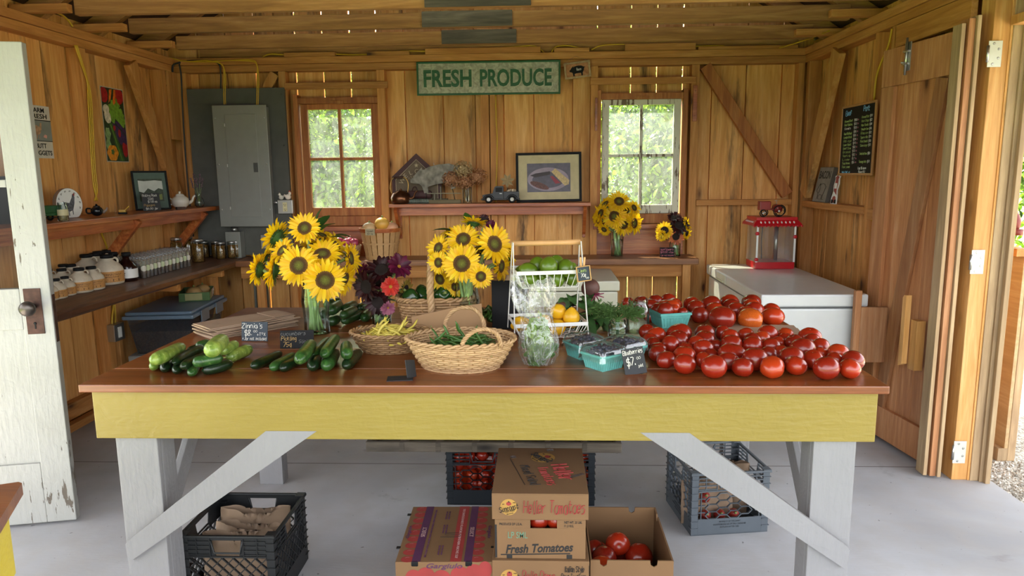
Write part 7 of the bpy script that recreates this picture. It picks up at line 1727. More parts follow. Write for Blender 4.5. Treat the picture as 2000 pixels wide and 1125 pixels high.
bm_ = thing('chalk_sign', 'black chalkboard seen through the pane of the white door on the left wall shelf', 'sign'); bm_.matrix_world = onwall(-2.74, 3.64, LZ + .115)
b = B(); b.bev((-.16, -.115, 0), (.10, .125, .01), .002); b.build('board', 'black', bm_)
b = B()
for k, (tx, x, y, w__) in enumerate((('maple', 0, .08, .09), ('No.', .03, .04, .04), ('pint', .0, -.01, .06), ('syrup', .03, -.04, .07))): write(b, hand(tx, .022, w__, .14, seed=k), Matrix.Translation((x, y, .011)))
b.build('lettering', 'chalk', bm_); b = B(); write(b, hand('Glass', .022, .08, .14), Matrix.Translation((.045, -.085, .011))); part(b.build('lettering', 'chalkblue', bm_), 'pale blue chalk word Glass')

# ------------------------------------------------------------------ counter along the left wall
CZ = .8505
M['jug'] = mat('#c2b59f', .45, var=.05); M['juglabel'] = mat('#b98548', .6, var=.3, scale=30)
def jug_meshes():
    b = B(); P_ = [(.40, 0), (.46, .02), (.47, .08), (.47, .48), (.44, .58), (.34, .70), (.20, .79), (.155, .83), (.155, .90)]
    b.lathe(P_, 26); b.tube(smooth_path([(.13, 0, .84), (.26, 0, .87), (.33, 0, .78), (.31, 0, .69)], 5), .035, 8); j = b.build('jug', 'jug').data
    b = B(); b.lathe([(.20, .885), (.20, .99), (.18, 1.0), (.001, 1.0)], 20); c = b.build('cap', 'black').data
    b = B(); vs, fs = [], []
    for i in range(17):
        a = -PI * .52 - 1.25 + 2.5 * i / 16
        for z in (.10, .46): vs.append((.476 * math.cos(a), .476 * math.sin(a), z))
    for i in range(16): fs.append((i * 2, i * 2 + 2, i * 2 + 3, i * 2 + 1))
    b.add(vs, fs, True); l = b.build('label', 'juglabel').data
    b = B()
    for tx, z, h, w__ in (('CONNECTICUT', .36, .055, .62), ('MAPLE SYRUP', .28, .035, .42), ('PURE', .42, .02, .10)):
        vv, ff = printed(tx, h, .01, 0, w__)
        b.add([Vector(((.480 + v.z) * math.cos(v.x / .48 - PI * .52), (.480 + v.z) * math.sin(v.x / .48 - PI * .52), z + v.y)) for v in [Vector(q) for q in vv]], ff)
    b.add([Vector((.479 * math.cos(a), .479 * math.sin(a), z)) for a, z in ((-1.63, .13), (-1.2, .13), (-1.2, .22), (-1.63, .22))], [(0, 1, 2, 3)]); t_ = b.build('label_print', mat('#3d2414', .6)).data
    for n_ in ('jug', 'cap', 'label', 'label_print'): bpy.data.objects.remove(bpy.data.objects[n_])
    return j, c, l, t_
JM = jug_meshes()
def jug(u, vb, hpx, lab, rz=0):
    p = PZ(80 + u / 5.882, 470 + vb / 5.882 - 3, CZ); h = hpx / 5.882 * depth(p) / FPX * .98; r = h * .47
    o = thing('syrup_jug', lab, 'jug', (max(p.x, XL - .05 + r), p.y + h * .3, CZ), R(50) + rz, 'maple syrup jugs on the left counter')
    o.location.x = max(p.x - .05, -2.82 + r)
    for me, nm in zip(JM, ('body', 'cap', 'label', 'label_print')):
        c = bpy.data.objects.new(nm, me); COL.objects.link(c); c.parent = o; c.scale = (h,) * 3
    return o
jug(820, 530, 350, 'largest tan syrup jug with black cap, at the spice tube end of the jugs')
jug(650, 590, 275, 'medium tan syrup jug between the largest jug and the wide one')
jug(508, 622, 290, 'wide tan syrup jug at the counter edge left of the medium jug')
jug(355, 656, 225, 'small tan syrup jug beside the wide jug at the counter edge')
jug(250, 692, 235, 'small tan syrup jug second from the white door')
jug(160, 712, 225, 'small tan syrup jug half hidden by the white door')
jug(700, 470, 330, 'tall syrup jug behind the largest one, near the dark bottles')
jug(580, 505, 330, 'tall syrup jug behind the medium one')
jug(415, 560, 270, 'quart syrup jug in the second row behind the wide jug')
jug(310, 600, 260, 'syrup jug in the second row behind the small ones')
jug(500, 445, 320, 'tall syrup jug at the wall, cap highest of all')
jug(360, 480, 320, 'tall syrup jug at the wall toward the door')
jug(245, 560, 270, 'syrup jug in the back row near the door edge')
jug(150, 600, 250, 'syrup jug in the back row, touching the door edge in view')
M['darksyrup'] = mat('#1f0d0a', .15, var=.1)
for k, (u, vb) in enumerate(((905, 480), (1055, 486))):
    p = PZ(80 + u / 5.882, 470 + vb / 5.882 - 3, CZ); o = thing('syrup_bottle', ['dark maple syrup bottle behind the front one, next to the largest jug', 'dark maple syrup bottle with white leaf label at the counter edge'][k], 'bottle', (p.x - .05, p.y + .04, CZ), R(40), 'dark syrup bottles')
    b = B(); b.lathe([(.052, 0), (.056, .01), (.056, .085), (.05, .10), (.032, .122), (.022, .135), (.022, .155)], 24); b.build('glass_body', 'darksyrup', o)
    b = B(); b.lathe([(.026, .15), (.026, .172), (.001, .173)], 18); b.build('cap', 'black', o)
    b = B(); b.lathe([(.0568, .02), (.0568, .075)], 30, close=False); lb_ = b.build('label', 'white', o)
    b = B(); stp = [((.013 if i % 2 == 0 else .006) * math.sin(i * PI / 5), .048 + (.014 if i % 2 == 0 else .006) * math.cos(i * PI / 5)) for i in range(10)]; T = TR(rz=R(-25)) @ Matrix.Translation((0, -.0575, 0)) @ Matrix.Rotation(PI / 2, 4, 'X'); b.prism([(x - .008, y) for x, y in stp][::-1], .0008, T); b.build('leaf_print', 'black', lb_)
# spice tubes
def tube_meshes():
    b = B(); b.lathe([(.0148, 0), (.0150, .004), (.0150, .098)], 16, close=False); b.disc((0, 0, .0005), .0148, 16); a = b.build('x', 'plasticclear').data
    b = B(); b.lathe([(.0158, .098), (.0158, .114), (.014, .118), (.001, .119)], 16); c = b.build('x', 'plasticclear').data
    b = B(); b.lathe([(.0138, .003), (.0140, .05), (.001, .054)], 14); d = b.build('x', 'black').data
    b = B(); vs, fs = [], []
    for i in range(9):
        q = -2.35 + .30 * i / 1
        hh = .016 * math.sin(PI * (i + .5) / 9) ** .5
        for s_ in (-1, 1): vs.append((.0154 * math.cos(q - .4), .0154 * math.sin(q - .4), .056 + s_ * hh))
    for i in range(8): fs.append((i * 2, i * 2 + 2, i * 2 + 3, i * 2 + 1))
    b.add(vs, fs, True); e = b.build('x', 'white').data
    for o in [o for o in bpy.data.objects if o.name.startswith('x') and o.type == 'MESH' and len(o.name) < 6]: bpy.data.objects.remove(o)
    return a, c, d, e
TM = tube_meshes(); spc = [mat(c, .8, var=.6, scale=150) for c in ('#3a2a1d', '#4d3a26', '#2f2a22', '#6b5236')]; lbl = [mat(c, .6) for c in ('#c9c4b4', '#c8c37c', '#c4c6b8', '#b9c39a', '#cbb9a5', '#b8b4c2')]
NR = 13
for row in range(5):
    for k in range(NR):
        p = PZ(80 + (1215 + k * 42) / 5.882, 470 + (447 - k * 11.6) / 5.882 - 2, CZ)
        x = p.x - .02 - row * .046; y = p.y + .01 + row * .014
        if x < -2.83: continue
        lab = f'clear spice tube, {ordn[k]} from the dark bottles, in the counter-edge row' if row == 0 else ['', 'clear spice tube in the second row behind the labelled ones', 'clear spice tube in the middle row of the block', 'clear spice tube in the fourth row of the block', 'clear spice tube in the row along the wall'][row]
        o = thing('spice_tube', lab, 'spice jar', (x, y, CZ), R(40), 'clear spice tubes on the left counter')
        ms = rnd.choice(spc); ml = lbl[(k * 3 + row) % 6]
        for me, nm, mm in ((TM[0], 'tube_wall', None), (TM[1], 'lid', None), (TM[2], 'spice', ms), (TM[3], 'label', ml)):
            if nm == 'label' and row > 0: continue
            c = bpy.data.objects.new(nm, me); COL.objects.link(c); c.parent = o; c.scale = (1.1, 1.1, 1.12)
            if mm: c.material_slots[0].link = 'OBJECT'; c.material_slots[0].material = mm
t = NT('popcorn_kernels'); vo = t.n('TexVoronoi'); t.set(vo, Vector=t.coord(), Scale=170.); sp = t.n('SeparateColor'); t.l(vo.outputs['Color'], sp.inputs[0])
M['kernels'] = t.fin(t.mix(t.ramp(vo.outputs['Distance'], [(.2, 0.), (.7, .8)]), t.ramp(sp.outputs[0], [(0, '#7a4c1c'), (1, '#b98a42')]), '#3c220c'), .4)
for k, (u, v, r, h, lab) in enumerate(((386, 512, .046, .165, 'tall jar of popcorn kernels next to the spice tubes'), (345, 508, .045, .165, 'tall popcorn jar behind the spice tubes near the wall'), (366, 504, .045, .165, 'tall popcorn jar behind the front tall one'), (430, 506, .036, .125, 'small popcorn jar, nearest the tall one at the counter corner'), (452, 504, .036, .125, 'small popcorn jar in the middle of the corner row'), (465, 502, .036, .125, 'small popcorn jar at the panel end of the corner row'), (410, 500, .036, .125, 'small popcorn jar in the back row beside the tall jar'), (424, 497, .036, .125, 'small popcorn jar in the back row, middle'), (445, 497, .036, .125, 'small popcorn jar in the back row under the metal box'), (398, 498, .036, .125, 'small popcorn jar in the back row nearest the wall brace'))):
    p = PZ(u, v, CZ); p.y = min(p.y + .02, 5.40)
    jar('popcorn_jar', lab, (p.x, p.y, CZ - (0 if p.x < -2.29 else .005)), r, h, 'popcorn kernel jars', fill='kernels', fz=.80, lid=True)

# ------------------------------------------------------------------ under the left counter
bn = thing('storage_bin', 'smoky blue lidded plastic storage bin full of feed under the left counter', 'storage bin', (-2.50, 4.72, .33), R(6))
b = B()
for z0, z1, w0, w1, d0, d1 in ((0, .235, .17, .20, .27, .31),): fr(b, w0, d0, z0, w1, d1, z1)
b.build('bin_body', 'binplastic', bn)
b = B(); b.bev((-.225, -.335, .236), (.225, .335, .262), .01); b.bev((-.21, -.32, .2625), (.21, .32, .285), .012); b.build('lid', mat('#64788c', .35, var=.05), bn)
b = B(); fr(b, .162, .262, .004, .182, .285, .15); b.build('feed', mat('#5a4636', .9, var=.5, scale=150), bn)
for y in (-.14, .14): b = B(); b.bev((.226, y - .07, .19), (.234, y + .07, .27), .003); b.build('latch', mat('#5a6673', .35), bn)
b = B(); T = Matrix(((0.14, 0, 1, .1895), (1, 0, 0, -.12), (0, 1, -.14, .13), (0, 0, 0, 1))); b.box((-.06, -.05, 0), (.06, .045, .0015), T); lb2 = b.build('product_label', 'white', bn)
b = B(); b.box((.0, -.05, .0017), (.058, .043, .0022), T); b.box((-.06, .008, .0017), (0, .012, .0022), T); write(b, printed('STORAGE', .009, .02), T @ Matrix.Translation((-.028, .032, .002))); write(b, printed('bin 64 qt', .007), T @ Matrix.Translation((-.03, .018, .002))); b.build('label_print', 'dark', lb2)
b = B(); shape(b, [(.02 + x, .018 + y) for x, y in ell(0, 0, .012, .012)], .0024); b.v = [tuple(T @ Vector(q)) for q in b.v]; b.build('label_badge', 'redpetal', lb2)
b2 = thing('storage_bin', 'second pale storage bin on the floor supporting the blue one', 'storage bin', (-2.50, 4.72, 0), R(6)); b = B(); fr(b, .17, .27, 0, .20, .30, .27); b.build('bin_body', 'plasticclear', b2); b = B(); b.bev((-.215, -.32, .271), (.215, .32, .329), .01); b.build('lid', mat('#8f938f', .4), b2)
cx = thing('jar_tray_box', 'open printed canning-jar tray on the blue bin holding two squash', 'box', (-2.46, 4.92, .616), R(20))
b = B(); b.bev((-.10, -.15, 0), (.10, .15, .003)); b.bev((.097, -.15, .003), (.10, .15, .06), .001); b.bev((-.10, -.15, .003), (-.097, .15, .06), .001); b.bev((-.097, -.15, .003), (.097, -.147, .06), .001); b.bev((-.097, .147, .003), (.097, .15, .06), .001); b.build('cardboard_tray', mat('#3c5a2a', .6, var=.3), cx)
b = B(); b.bev((-.06, -.1512, .008), (.05, -.1502, .054), .0004); b.bev((.1002, -.13, .008), (.1010, -.02, .052), .0004); b.build('label_panel', mat('#8f8a5c', .6), cx)
b = B(); b.bev((.1002, -.01, .004), (.1010, .06, .058), .0004); b.build('jar_print', mat('#b3998a', .6, var=.8, scale=70), cx)
b = B(); b.bev((.1002, .065, .012), (.1010, .10, .05), .0004); b.bev((.1002, .105, .03), (.101, .145, .055), .0004); b.build('logo_print', 'white', cx)
for k, (x, y) in enumerate(((0, -.04), (.01, .07))):
    b = B(); b.ball((0, 0, 0), (.055, .05, .042), 18); o = b.build('butternut_squash', mat('#a98654', .5), None, TR((-2.46 + x, 4.92 + y, .662))); tag(o, ['tan squash nearer us in the jar tray', 'tan squash at the far end of the jar tray'][k], 'squash'); b = B(); b.tube([(.0, .0, .04), (.002, 0, .052)], .006, 6); b.build('stem', 'stemend', o)
gcn = thing('gas_can', 'small red fuel can on the floor under the back counter', 'can', (-1.78, 4.95, 0), R(20)); b = B(); b.bev((-.12, -.08, 0), (.12, .08, .20), .02); b.build('can_body', mat('#7a1418', .4), gcn); b = B(); b.tube([(.08, 0, .2), (.09, 0, .235), (.14, 0, .27)], .012, 8); b.build('spout', 'black', gcn); b = B(); b.tube(smooth_path([(-.09, 0, .2), (-.06, 0, .24), (.02, 0, .24), (.04, 0, .2)], 4), .01, 8); b.build('handle', 'black', gcn)
b = B(); b.tube([(-1.62, 5.42, 0), (-1.58, 5.46, .79)], .012, 8); simple('broom_handle', 'pale broom handle standing under the back counter behind the first bouquet', 'pole', b, mat('#b99b62', .5))

# ------------------------------------------------------------------ produce on the back counter
M['splint'] = wick('bushel_splint', '#a97f50', '#d0a873')
bu = thing('bushel_basket', 'tall splint bushel basket of squash on the back counter by the first window', 'basket', (-1.205, 5.30, .846)); hB = .235
def slat(b, a, w_, r0, r1, h, off=0, th=.003):
    T = Matrix.Rotation(a, 4, 'Z'); b.add([(r0 + off, -w_ * .8, 0), (r0 + off, w_ * .8, 0), (r1 + off, w_, h), (r1 + off, -w_, h), (r0 + off + th, -w_ * .8, 0), (r0 + off + th, w_ * .8, 0), (r1 + off + th, w_, h), (r1 + off + th, -w_, h)], [(0, 1, 2, 3), (7, 6, 5, 4), (0, 4, 5, 1), (1, 5, 6, 2), (2, 6, 7, 3), (3, 7, 4, 0)], T=T)
for k in range(18): b = B(); slat(b, 2 * PI * k / 18, .0215, .108, .150, hB); b.build('slat', 'splint', bu)
for z, hh, of in ((.015, .018, .004), (.115, .012, .004), (.205, .028, .005)):
    b = B(); N = 40; vs, fs = [], []
    for i in range(N):
        a = 2 * PI * i / N
        for dz in (0, hh):
            rr_ = .108 + .042 * (z + dz) / hB + of
            for e in (0, .004): vs.append(((rr_ + e) * math.cos(a), (rr_ + e) * math.sin(a), z + dz))
    for i in range(N):
        j = (i + 1) % N
        for q in ((0, 1), (1, 3), (3, 2), (2, 0)): fs.append((i * 4 + q[0], j * 4 + q[0], j * 4 + q[1], i * 4 + q[1]))
    b.add(vs, fs); b.build('hoop', 'rust' if hh > .02 and False else ('redshelf' if hh > .02 else 'splint'), bu)
b = B(); b.lathe([(.107, .004), (.107, .008)], 24); b.build('basket_base', 'splint', bu)
for k, (x, y, z, r, lab) in enumerate(((.02, -.03, .265, (.055, .05, .048), 'yellow squash standing highest out of the bushel basket'), (-.08, -.02, .235, (.052, .045, .04), 'tan squash at the onion side of the bushel basket'), (.085, .0, .235, (.05, .05, .038), 'pale squash at the shelf side of the bushel basket'), (.0, .05, .23, (.06, .055, .04), 'squash at the window side of the bushel basket'), (0, 0, .15, (.085, .085, .05), 'large squash hidden in the middle of the bushel basket'), (0, 0, .06, (.075, .075, .045), 'large squash at the bottom of the bushel basket'))):
    b = B(); b.ball((0, 0, 0), r, 20); o = b.build('squash', mat(['#c9a04a', '#c2a67a', '#c99a78', '#c9b27a', '#b5965a', '#b5965a'][k], .4), None, TR((-1.205 + x, 5.30 + y, .846 + z))); tag(o, lab, 'squash', 'squash in the bushel basket'); b = B(); b.tube([(0, 0, r[2] * .95), (.005, 0, r[2] * 1.25)], .007, 7); b.build('stem', 'stemend', o)
p = PY(722, 438, 5.135); card('price_tag', 'small paper price tag clipped on the rim of the bushel basket', Matrix.Translation((p.x, 5.135, 1.06)) @ Matrix.Rotation(PI / 2, 4, 'X'), .07, .048, [('Squash', .013, 0, .008, .05, 'dark', 'h'), ('$3 ea', .012, 0, -.012, .04, 'dark', 'h')], mat('#a39676', .8))
ob_ = thing('wicker_basket', 'small white wicker basket of red onions beside the bushel basket', 'basket', (-1.47, 5.30, .846)); weave(.075, .065, .108, .085, .10, 9, 26, .0028, 'wicker', ob_)
M['onion'] = mat('#9c3a55', .3, var=.3, scale=14)
for k, (x, y, z) in enumerate(((-.055, .0, .135), (.01, -.02, .128), (.065, -.01, .125), (.02, .03, .13), (-.03, -.04, .10), (0, 0, .06), (.05, .03, .07), (-.04, .03, .07))):
    b = B(); b.ball((0, 0, 0), (.034, .034, .029), 16); o = b.build('red_onion', 'onion', None, TR((-1.47 + x, 5.30 + y, .846 + z), rx=rnd.uniform(-.6, .6))); tag(o, ['red onion raised highest at the sunflower side of its basket', 'red onion in the middle front of the wicker basket', 'red onion beside the bushel basket, on top', 'red onion behind the front ones near the window', 'red onion lower at the front of the basket'][k] if k < 5 else 'red onion down inside the small wicker basket', 'onion', 'red onions in the small basket'); b = B(); b.tube([(0, 0, .026), (.002, 0, .044)], [.006, .002], 6); b.build('neck', 'onion', o)
# ================================================================== under the table
M['kraftbox'] = mat('#745637', .8, var=.08, scale=5, bump=.15); M['boxdark'] = mat('#5f4631', .85); M['inkred'] = mat('#8f2f2c', .7); M['inkpurple'] = mat('#4d2547', .7); M['inkblack'] = mat('#1c1a19', .7); M['inkgold'] = mat('#a67f3b', .7); M['inkgreen'] = mat('#5e7a63', .7)
def FT(x, y, z): return Matrix.Translation((x, y, z)) @ Matrix.Rotation(PI / 2, 4, 'X')     # front-facing plane
def shp(b, pts, z, T): b.add([T @ Vector((x, y, z)) for x, y in pts], [tuple(range(len(pts)))])
def logo(parent, T, s_, txt='Suncoast', drop=False):
    b = B(); shp(b, ell(0, 0, s_, s_, 32), .0004, T); b.build('logo_disc', 'inkgold', parent)
    b = B(); shp(b, ell(0, s_ * .42, s_ * .30, s_ * .24 if not drop else s_ * .36, 18), .0007, T); b.build('tomato_print', 'inkred', parent)
    b = B(); write(b, hand(txt, s_ * .62, s_ * 2.3, .12, .25, .1, 3), T @ Matrix.Translation((0, -s_ * .10, .0008)) @ Matrix.Rotation(.25, 4, 'Z')); write(b, printed('CERTIFIED', s_ * .17, 0, 0, s_ * 1.2), T @ Matrix.Translation((s_ * .12, -s_ * .52, .0008)) @ Matrix.Rotation(.22, 4, 'Z')); write(b, printed('BRAND', s_ * .13, 0, 0, s_ * .8), T @ Matrix.Translation((s_ * .15, -s_ * .80, .0008)) @ Matrix.Rotation(.22, 4, 'Z'))
    for x, tx in ((-.62, 'EST'), (.62, '1978')): write(b, printed(tx, s_ * .12), T @ Matrix.Translation((x * s_, s_ * (.45 + .15 * x), .0008)))
    shp(b, [(-.1 * s_, .62 * s_), (0, .78 * s_), (.1 * s_, .62 * s_), (.25 * s_, .7 * s_), (.05 * s_, .56 * s_), (-.2 * s_, .66 * s_)], .0009, T); b.build('lettering', 'inkblack', parent)
# upper tomato box with lid
X0, X1, Y0, Y1, Zb = -.150, .136, 2.098, 2.455, .2655
bxA = thing('tomato_box', 'upper tomato carton with deep lid and red script, topping the middle stack', 'box', (0, 2.27, Zb))
def bl(a, c, r=.002): return (a[0], a[1] - 2.27, a[2] - Zb), (c[0], c[1] - 2.27, c[2] - Zb), r
b = B(); hz = .415; hx0, hx1, h0, h1 = -.038, .046, .368, .396      # hand hole in the front wall
for a, c in (((X0, Y0, Zb), (X1, Y0 + .004, h0)), ((X0, Y0, h1), (X1, Y0 + .004, .47)), ((X0, Y0, h0), (hx0, Y0 + .004, h1)), ((hx1, Y0, h0), (X1, Y0 + .004, h1)), ((X0, Y0 + .004, Zb), (X0 + .004, Y1, .47)), ((X1 - .004, Y0 + .004, Zb), (X1, Y1, .47)), ((X0 + .004, Y1 - .004, Zb), (X1 - .004, Y1, .47)), ((X0 + .004, Y0 + .004, Zb), (X1 - .004, Y1 - .004, Zb + .004))): b.bev(*bl(a, c, .0005))
b.build('carton_body', 'kraftbox', bxA)
for x in (-.105, .085): b = B(); b.bev(*bl((x - .009, Y0 - .0006, Zb), (x + .009, Y0 + .001, Zb + .014), .004)); b.build('dark_slot', 'inkblack', bxA)
b = B(); b.bev(*bl((X0 - .0006, Y0 - .0004, Zb + .002), (X0 + .006, Y0 + .001, .38), .0004)); b.build('corner_stripe', 'inkblack', bxA)
F1 = FT(0, Y0 - 2.27 - .0004, -Zb)
b = B(); write(b, printed('Fresh Tomatoes', .030, .028, .3, .215), F1 @ Matrix.Translation((-.010, .301, 0)) @ Matrix.Rotation(R(2.5), 4, 'Z')); b.box((-.125, .2795, .0002), (.095, .2832, .0006), F1 @ Matrix.Rotation(R(1.5), 4, 'Z'))
write(b, printed('PRODUCE OF U.S.A.', .008, .01, 0, .072), F1 @ Matrix.Translation((-.100, .382, 0))); write(b, printed('NET WT. 25 LBS.', .008, .01, 0, .056), F1 @ Matrix.Translation((.097, .389, 0))); write(b, printed('11.3 KG.', .008, .01, 0, .030), F1 @ Matrix.Translation((.084, .377, 0))); b.build('lettering', 'inkblack', bxA)
b = B(); write(b, printed('LP SML', .022, .008, 0, .062), F1 @ Matrix.Translation((-.078, .345, 0))); part(b.build('stamp', 'inkgreen', bxA), 'faded green stamped letters')
b = B(); lx0, lx1, ly0, ly1, lz0, lz1 = X0 - .008, X1 + .008, Y0 - .008, Y1 + .008, .402, .488
for a, c in (((lx0, ly0, lz1 - .004), (lx1, ly1, lz1)), ((lx0, ly0, lz0), (lx1, ly0 + .004, lz1 - .004)), ((lx0, ly1 - .004, lz0), (lx1, ly1, lz1 - .004)), ((lx0, ly0 + .004, lz0), (lx0 + .004, ly1 - .004, lz1 - .004)), ((lx1 - .004, ly0 + .004, lz0), (lx1, ly1 - .004, lz1 - .004))): b.bev(*bl(a, c, .0008))
ldA = b.build('lid', 'kraftbox', bxA)
F2 = FT(0, ly0 - 2.27 - .0004, -Zb)
logo(ldA, F2 @ Matrix.Translation((-.105, .443, 0)), .027)
b = B(); write(b, hand('Heller Tomatoes', .040, .195, .075, .15, .1, 5), F2 @ Matrix.Translation((.038, .444, .0008))); b.build('brand_script', 'inkred', ldA)
TP = Matrix.Translation((0, 0, lz1 - Zb + .0004)) @ Matrix.Rotation(-PI / 2, 4, 'Z')      # lid top, writing turned sideways
TP = Matrix.Translation((0, -.0, lz1 - Zb + .0004)) @ Matrix.Rotation(R(-75), 4, 'Z')
logo(ldA, TP @ Matrix.Translation((-.10, .03, 0)) @ Matrix.Rotation(R(10), 4, 'Z'), .042)
b = B(); write(b, hand('Heller', .055, .13, .08, .15, .1, 6), TP @ Matrix.Translation((.035, .065, .0004))); write(b, hand('Tomatoes', .034, .15, .08, .15, .1, 6), TP @ Matrix.Translation((.05, .005, .0004))); b.build('top_script', 'inkred', ldA)
b = B(); write(b, hand('Mixed Salad', .03, .16, .07, .2, .3, 9), TP @ Matrix.Translation((.03, -.05, .0004))); b.box((-.12, -.085, .0002), (.10, -.083, .0006), TP); b.build('pen_note', 'inkblack', ldA)
for q_, T_ in ((((.09, .03, .0003), (.105, .10, .0010)), TP @ Matrix.Rotation(.3, 4, 'Z')), (((-.165, .06, .0003), (-.15, .085, .001)), TP), (((-.14, -.08, .0003), (-.12, -.06, .001)), TP)): b = B(); b.box(*q_, T_); b.build('tape_scrap', 'film', ldA)
tomato('red tomato seen through the hand hole of the upper box', (-.012, Y0 + .055, .372), .036, 4, (0, .3, 0), 'tomatoes in the closed carton'); tomato('second tomato seen through the hand hole of the upper box', (.042, Y0 + .052, .370), .030, 1, (0, .3, 2), 'tomatoes in the closed carton')
# lower box of the stack
bxB = thing('tomato_box', 'lower tomato carton with yellow round logo, at the bottom of the middle stack', 'box', (0, 2.27, 0))
b = B(); b.bev((X0 - .004, Y0 - 2.27 - .004, 0), (X1 + .004, Y1 - 2.27, .14), .002); b.build('carton_body', 'kraftbox', bxB); b = B(); b.bev((X0 - .010, Y0 - 2.27 - .012, .13), (X1 + .012, Y1 - 2.27 + .006, .264), .0025); ldB = b.build('lid', 'kraftbox', bxB)
F3 = FT(0, Y0 - 2.27 - .0124, 0); logo(ldB, F3 @ Matrix.Translation((-.105, .205, 0)), .029, drop=True)
b = B(); write(b, hand('Bella Roma', .034, .105, .08, .15, .1, 5), F3 @ Matrix.Translation((-.012, .212, .0006))); b.build('brand_script', 'inkred', ldB)
b = B(); write(b, hand('Italian Style', .020, .064, .09, .15, .15, 8), F3 @ Matrix.Translation((.100, .238, .0006))); write(b, hand('Roma Tomatoes', .020, .078, .09, .15, .15, 8), F3 @ Matrix.Translation((.098, .212, .0006))); b.bev((.1462, .1, -.0004), (.1472, .25, .0006), .0002, F3); b.build('lettering', 'inkblack', ldB)
# purple and red tomato box
gx0, gx1, gy0, gy1 = -.475, -.162, 2.095, 2.475
bxG = thing('tomato_box', 'brown tomato carton printed with red tomatoes and purple bands, beside the middle stack', 'box', (-.3185, 2.285, 0), R(1.5))
b = B(); b.bev((-.156, -.19, 0), (.156, .19, .13), .002); b.build('carton_body', 'kraftbox', bxG)
b = B(); b.bev((-.1575, -.1915, .12), (.1575, .1915, .252), .0025); ldG = b.build('lid', 'kraftbox', bxG)
TG = Matrix.Translation((0, 0, .2523))
def strip(nm, m_, x0, x1, z=.0003, y0=-.19, y1=.19): b = B(); b.box((x0, y0, z), (x1, y1, z + .0003), TG); b.build(nm, m_, ldG)
strip('purple_band', 'inkpurple', -.105, -.078); strip('purple_band', 'inkpurple', .062, .088); strip('red_band', 'inkred', .018, .054)
b = B()
for sgn, xb in ((-1, -.106), (1, .089)):
    for k in range(9):
        y = -.175 + k * .043; shp(b, ell(xb + sgn * .014, y, .022, .019, 16), .0002 + k * .00002, TG)
for k, (x, z, rx, ry) in enumerate(((-.10, .20, .026, .026), (-.06, .208, .028, .026), (-.01, .195, .03, .03), (.05, .205, .032, .032), (.095, .215, .028, .03), (.13, .225, .022, .03))): shp(b, ell(x, z, rx, ry), .0004 + k * .00004, FT(0, -.1916, 0))
b.build('tomato_print', 'inkred', ldG)
b = B()
for k in range(9):
    for sgn, xb in ((-1, -.106), (1, .089)): b.add([TG @ Vector((xb + sgn * .014 + .013 * math.cos(a) * rr_, -.175 + k * .043 + .012 * math.sin(a) * rr_, .0008)) for rr_, aa in ((1, (1.2, 1.6, 2.0, 2.4)), (.88, (2.4, 2.0, 1.6, 1.2))) for a in aa], [tuple(range(8))])
for x, tx, m_ in ((-.091, 'SELECT', 1), (.075, 'SELECT', -1)): write(b, printed(tx, .014, .0, 0, .065), TG @ Matrix.Translation((x, 0, .0008)) @ Matrix.Rotation(m_ * PI / 2, 4, 'Z'))
write(b, printed('TO SAFEGUARD FLAVOR MAINTAIN ABOVE 55F', .009, .0, 0, .34), TG @ Matrix.Translation((.036, 0, .0008)) @ Matrix.Rotation(-PI / 2, 4, 'Z')); b.build('pale_print', mat('#a98a86', .7), ldG)
b = B()
for x, r_ in ((-.142, 1), (.135, -1)): write(b, printed('Gargiulo', .016, .01, .3, .085), TG @ Matrix.Translation((x, 0, .0008)) @ Matrix.Rotation(r_ * PI / 2, 4, 'Z'))
write(b, printed('Gargiulo', .022, .012, .3, .115), FT(.0, -.1920, .236)); write(b, printed('TRIPLE WASHED FRESH TOMATOES KEEP COOL AND DRY STACK WITH CARE', .006, .0, 0, .33), TG @ Matrix.Translation((-.066, 0, .0006)) @ Matrix.Rotation(-PI / 2, 4, 'Z'))
for y in (.12, .02, -.12): 
    for dx in (0, .01): write(b, printed('SIZE 5X6 COUNT', .005, 0, 0, .06), TG @ Matrix.Translation((-.025 + dx, y, .0006)) @ Matrix.Rotation(-PI / 2, 4, 'Z'))
b.build('lettering', 'inkpurple', ldG)
b = B(); b.tube(smooth_path([TG @ Vector(q) for q in ((-.03, -.035, .001), (.03, -.035, .001), (.032, -.02, .001), (-.01, -.022, .001), (-.012, -.01, .001), (.03, -.008, .001))], 4), .0008, 4); b.build('pen_mark', 'inkblack', ldG)
b = B()
for x, y in ((-.157, .13), (-.157, -.10), (.157, .13), (.157, -.10)): b.bev((x - .012, y - .006, .249), (x + .002 if x < 0 else x + .001, y + .006, .2530), .001)
for x in (-.095, .078): b.bev((x - .012, -.1925, .236), (x + .012, -.182, .2530), .004)
b.build('cut_slot', 'black', ldG)
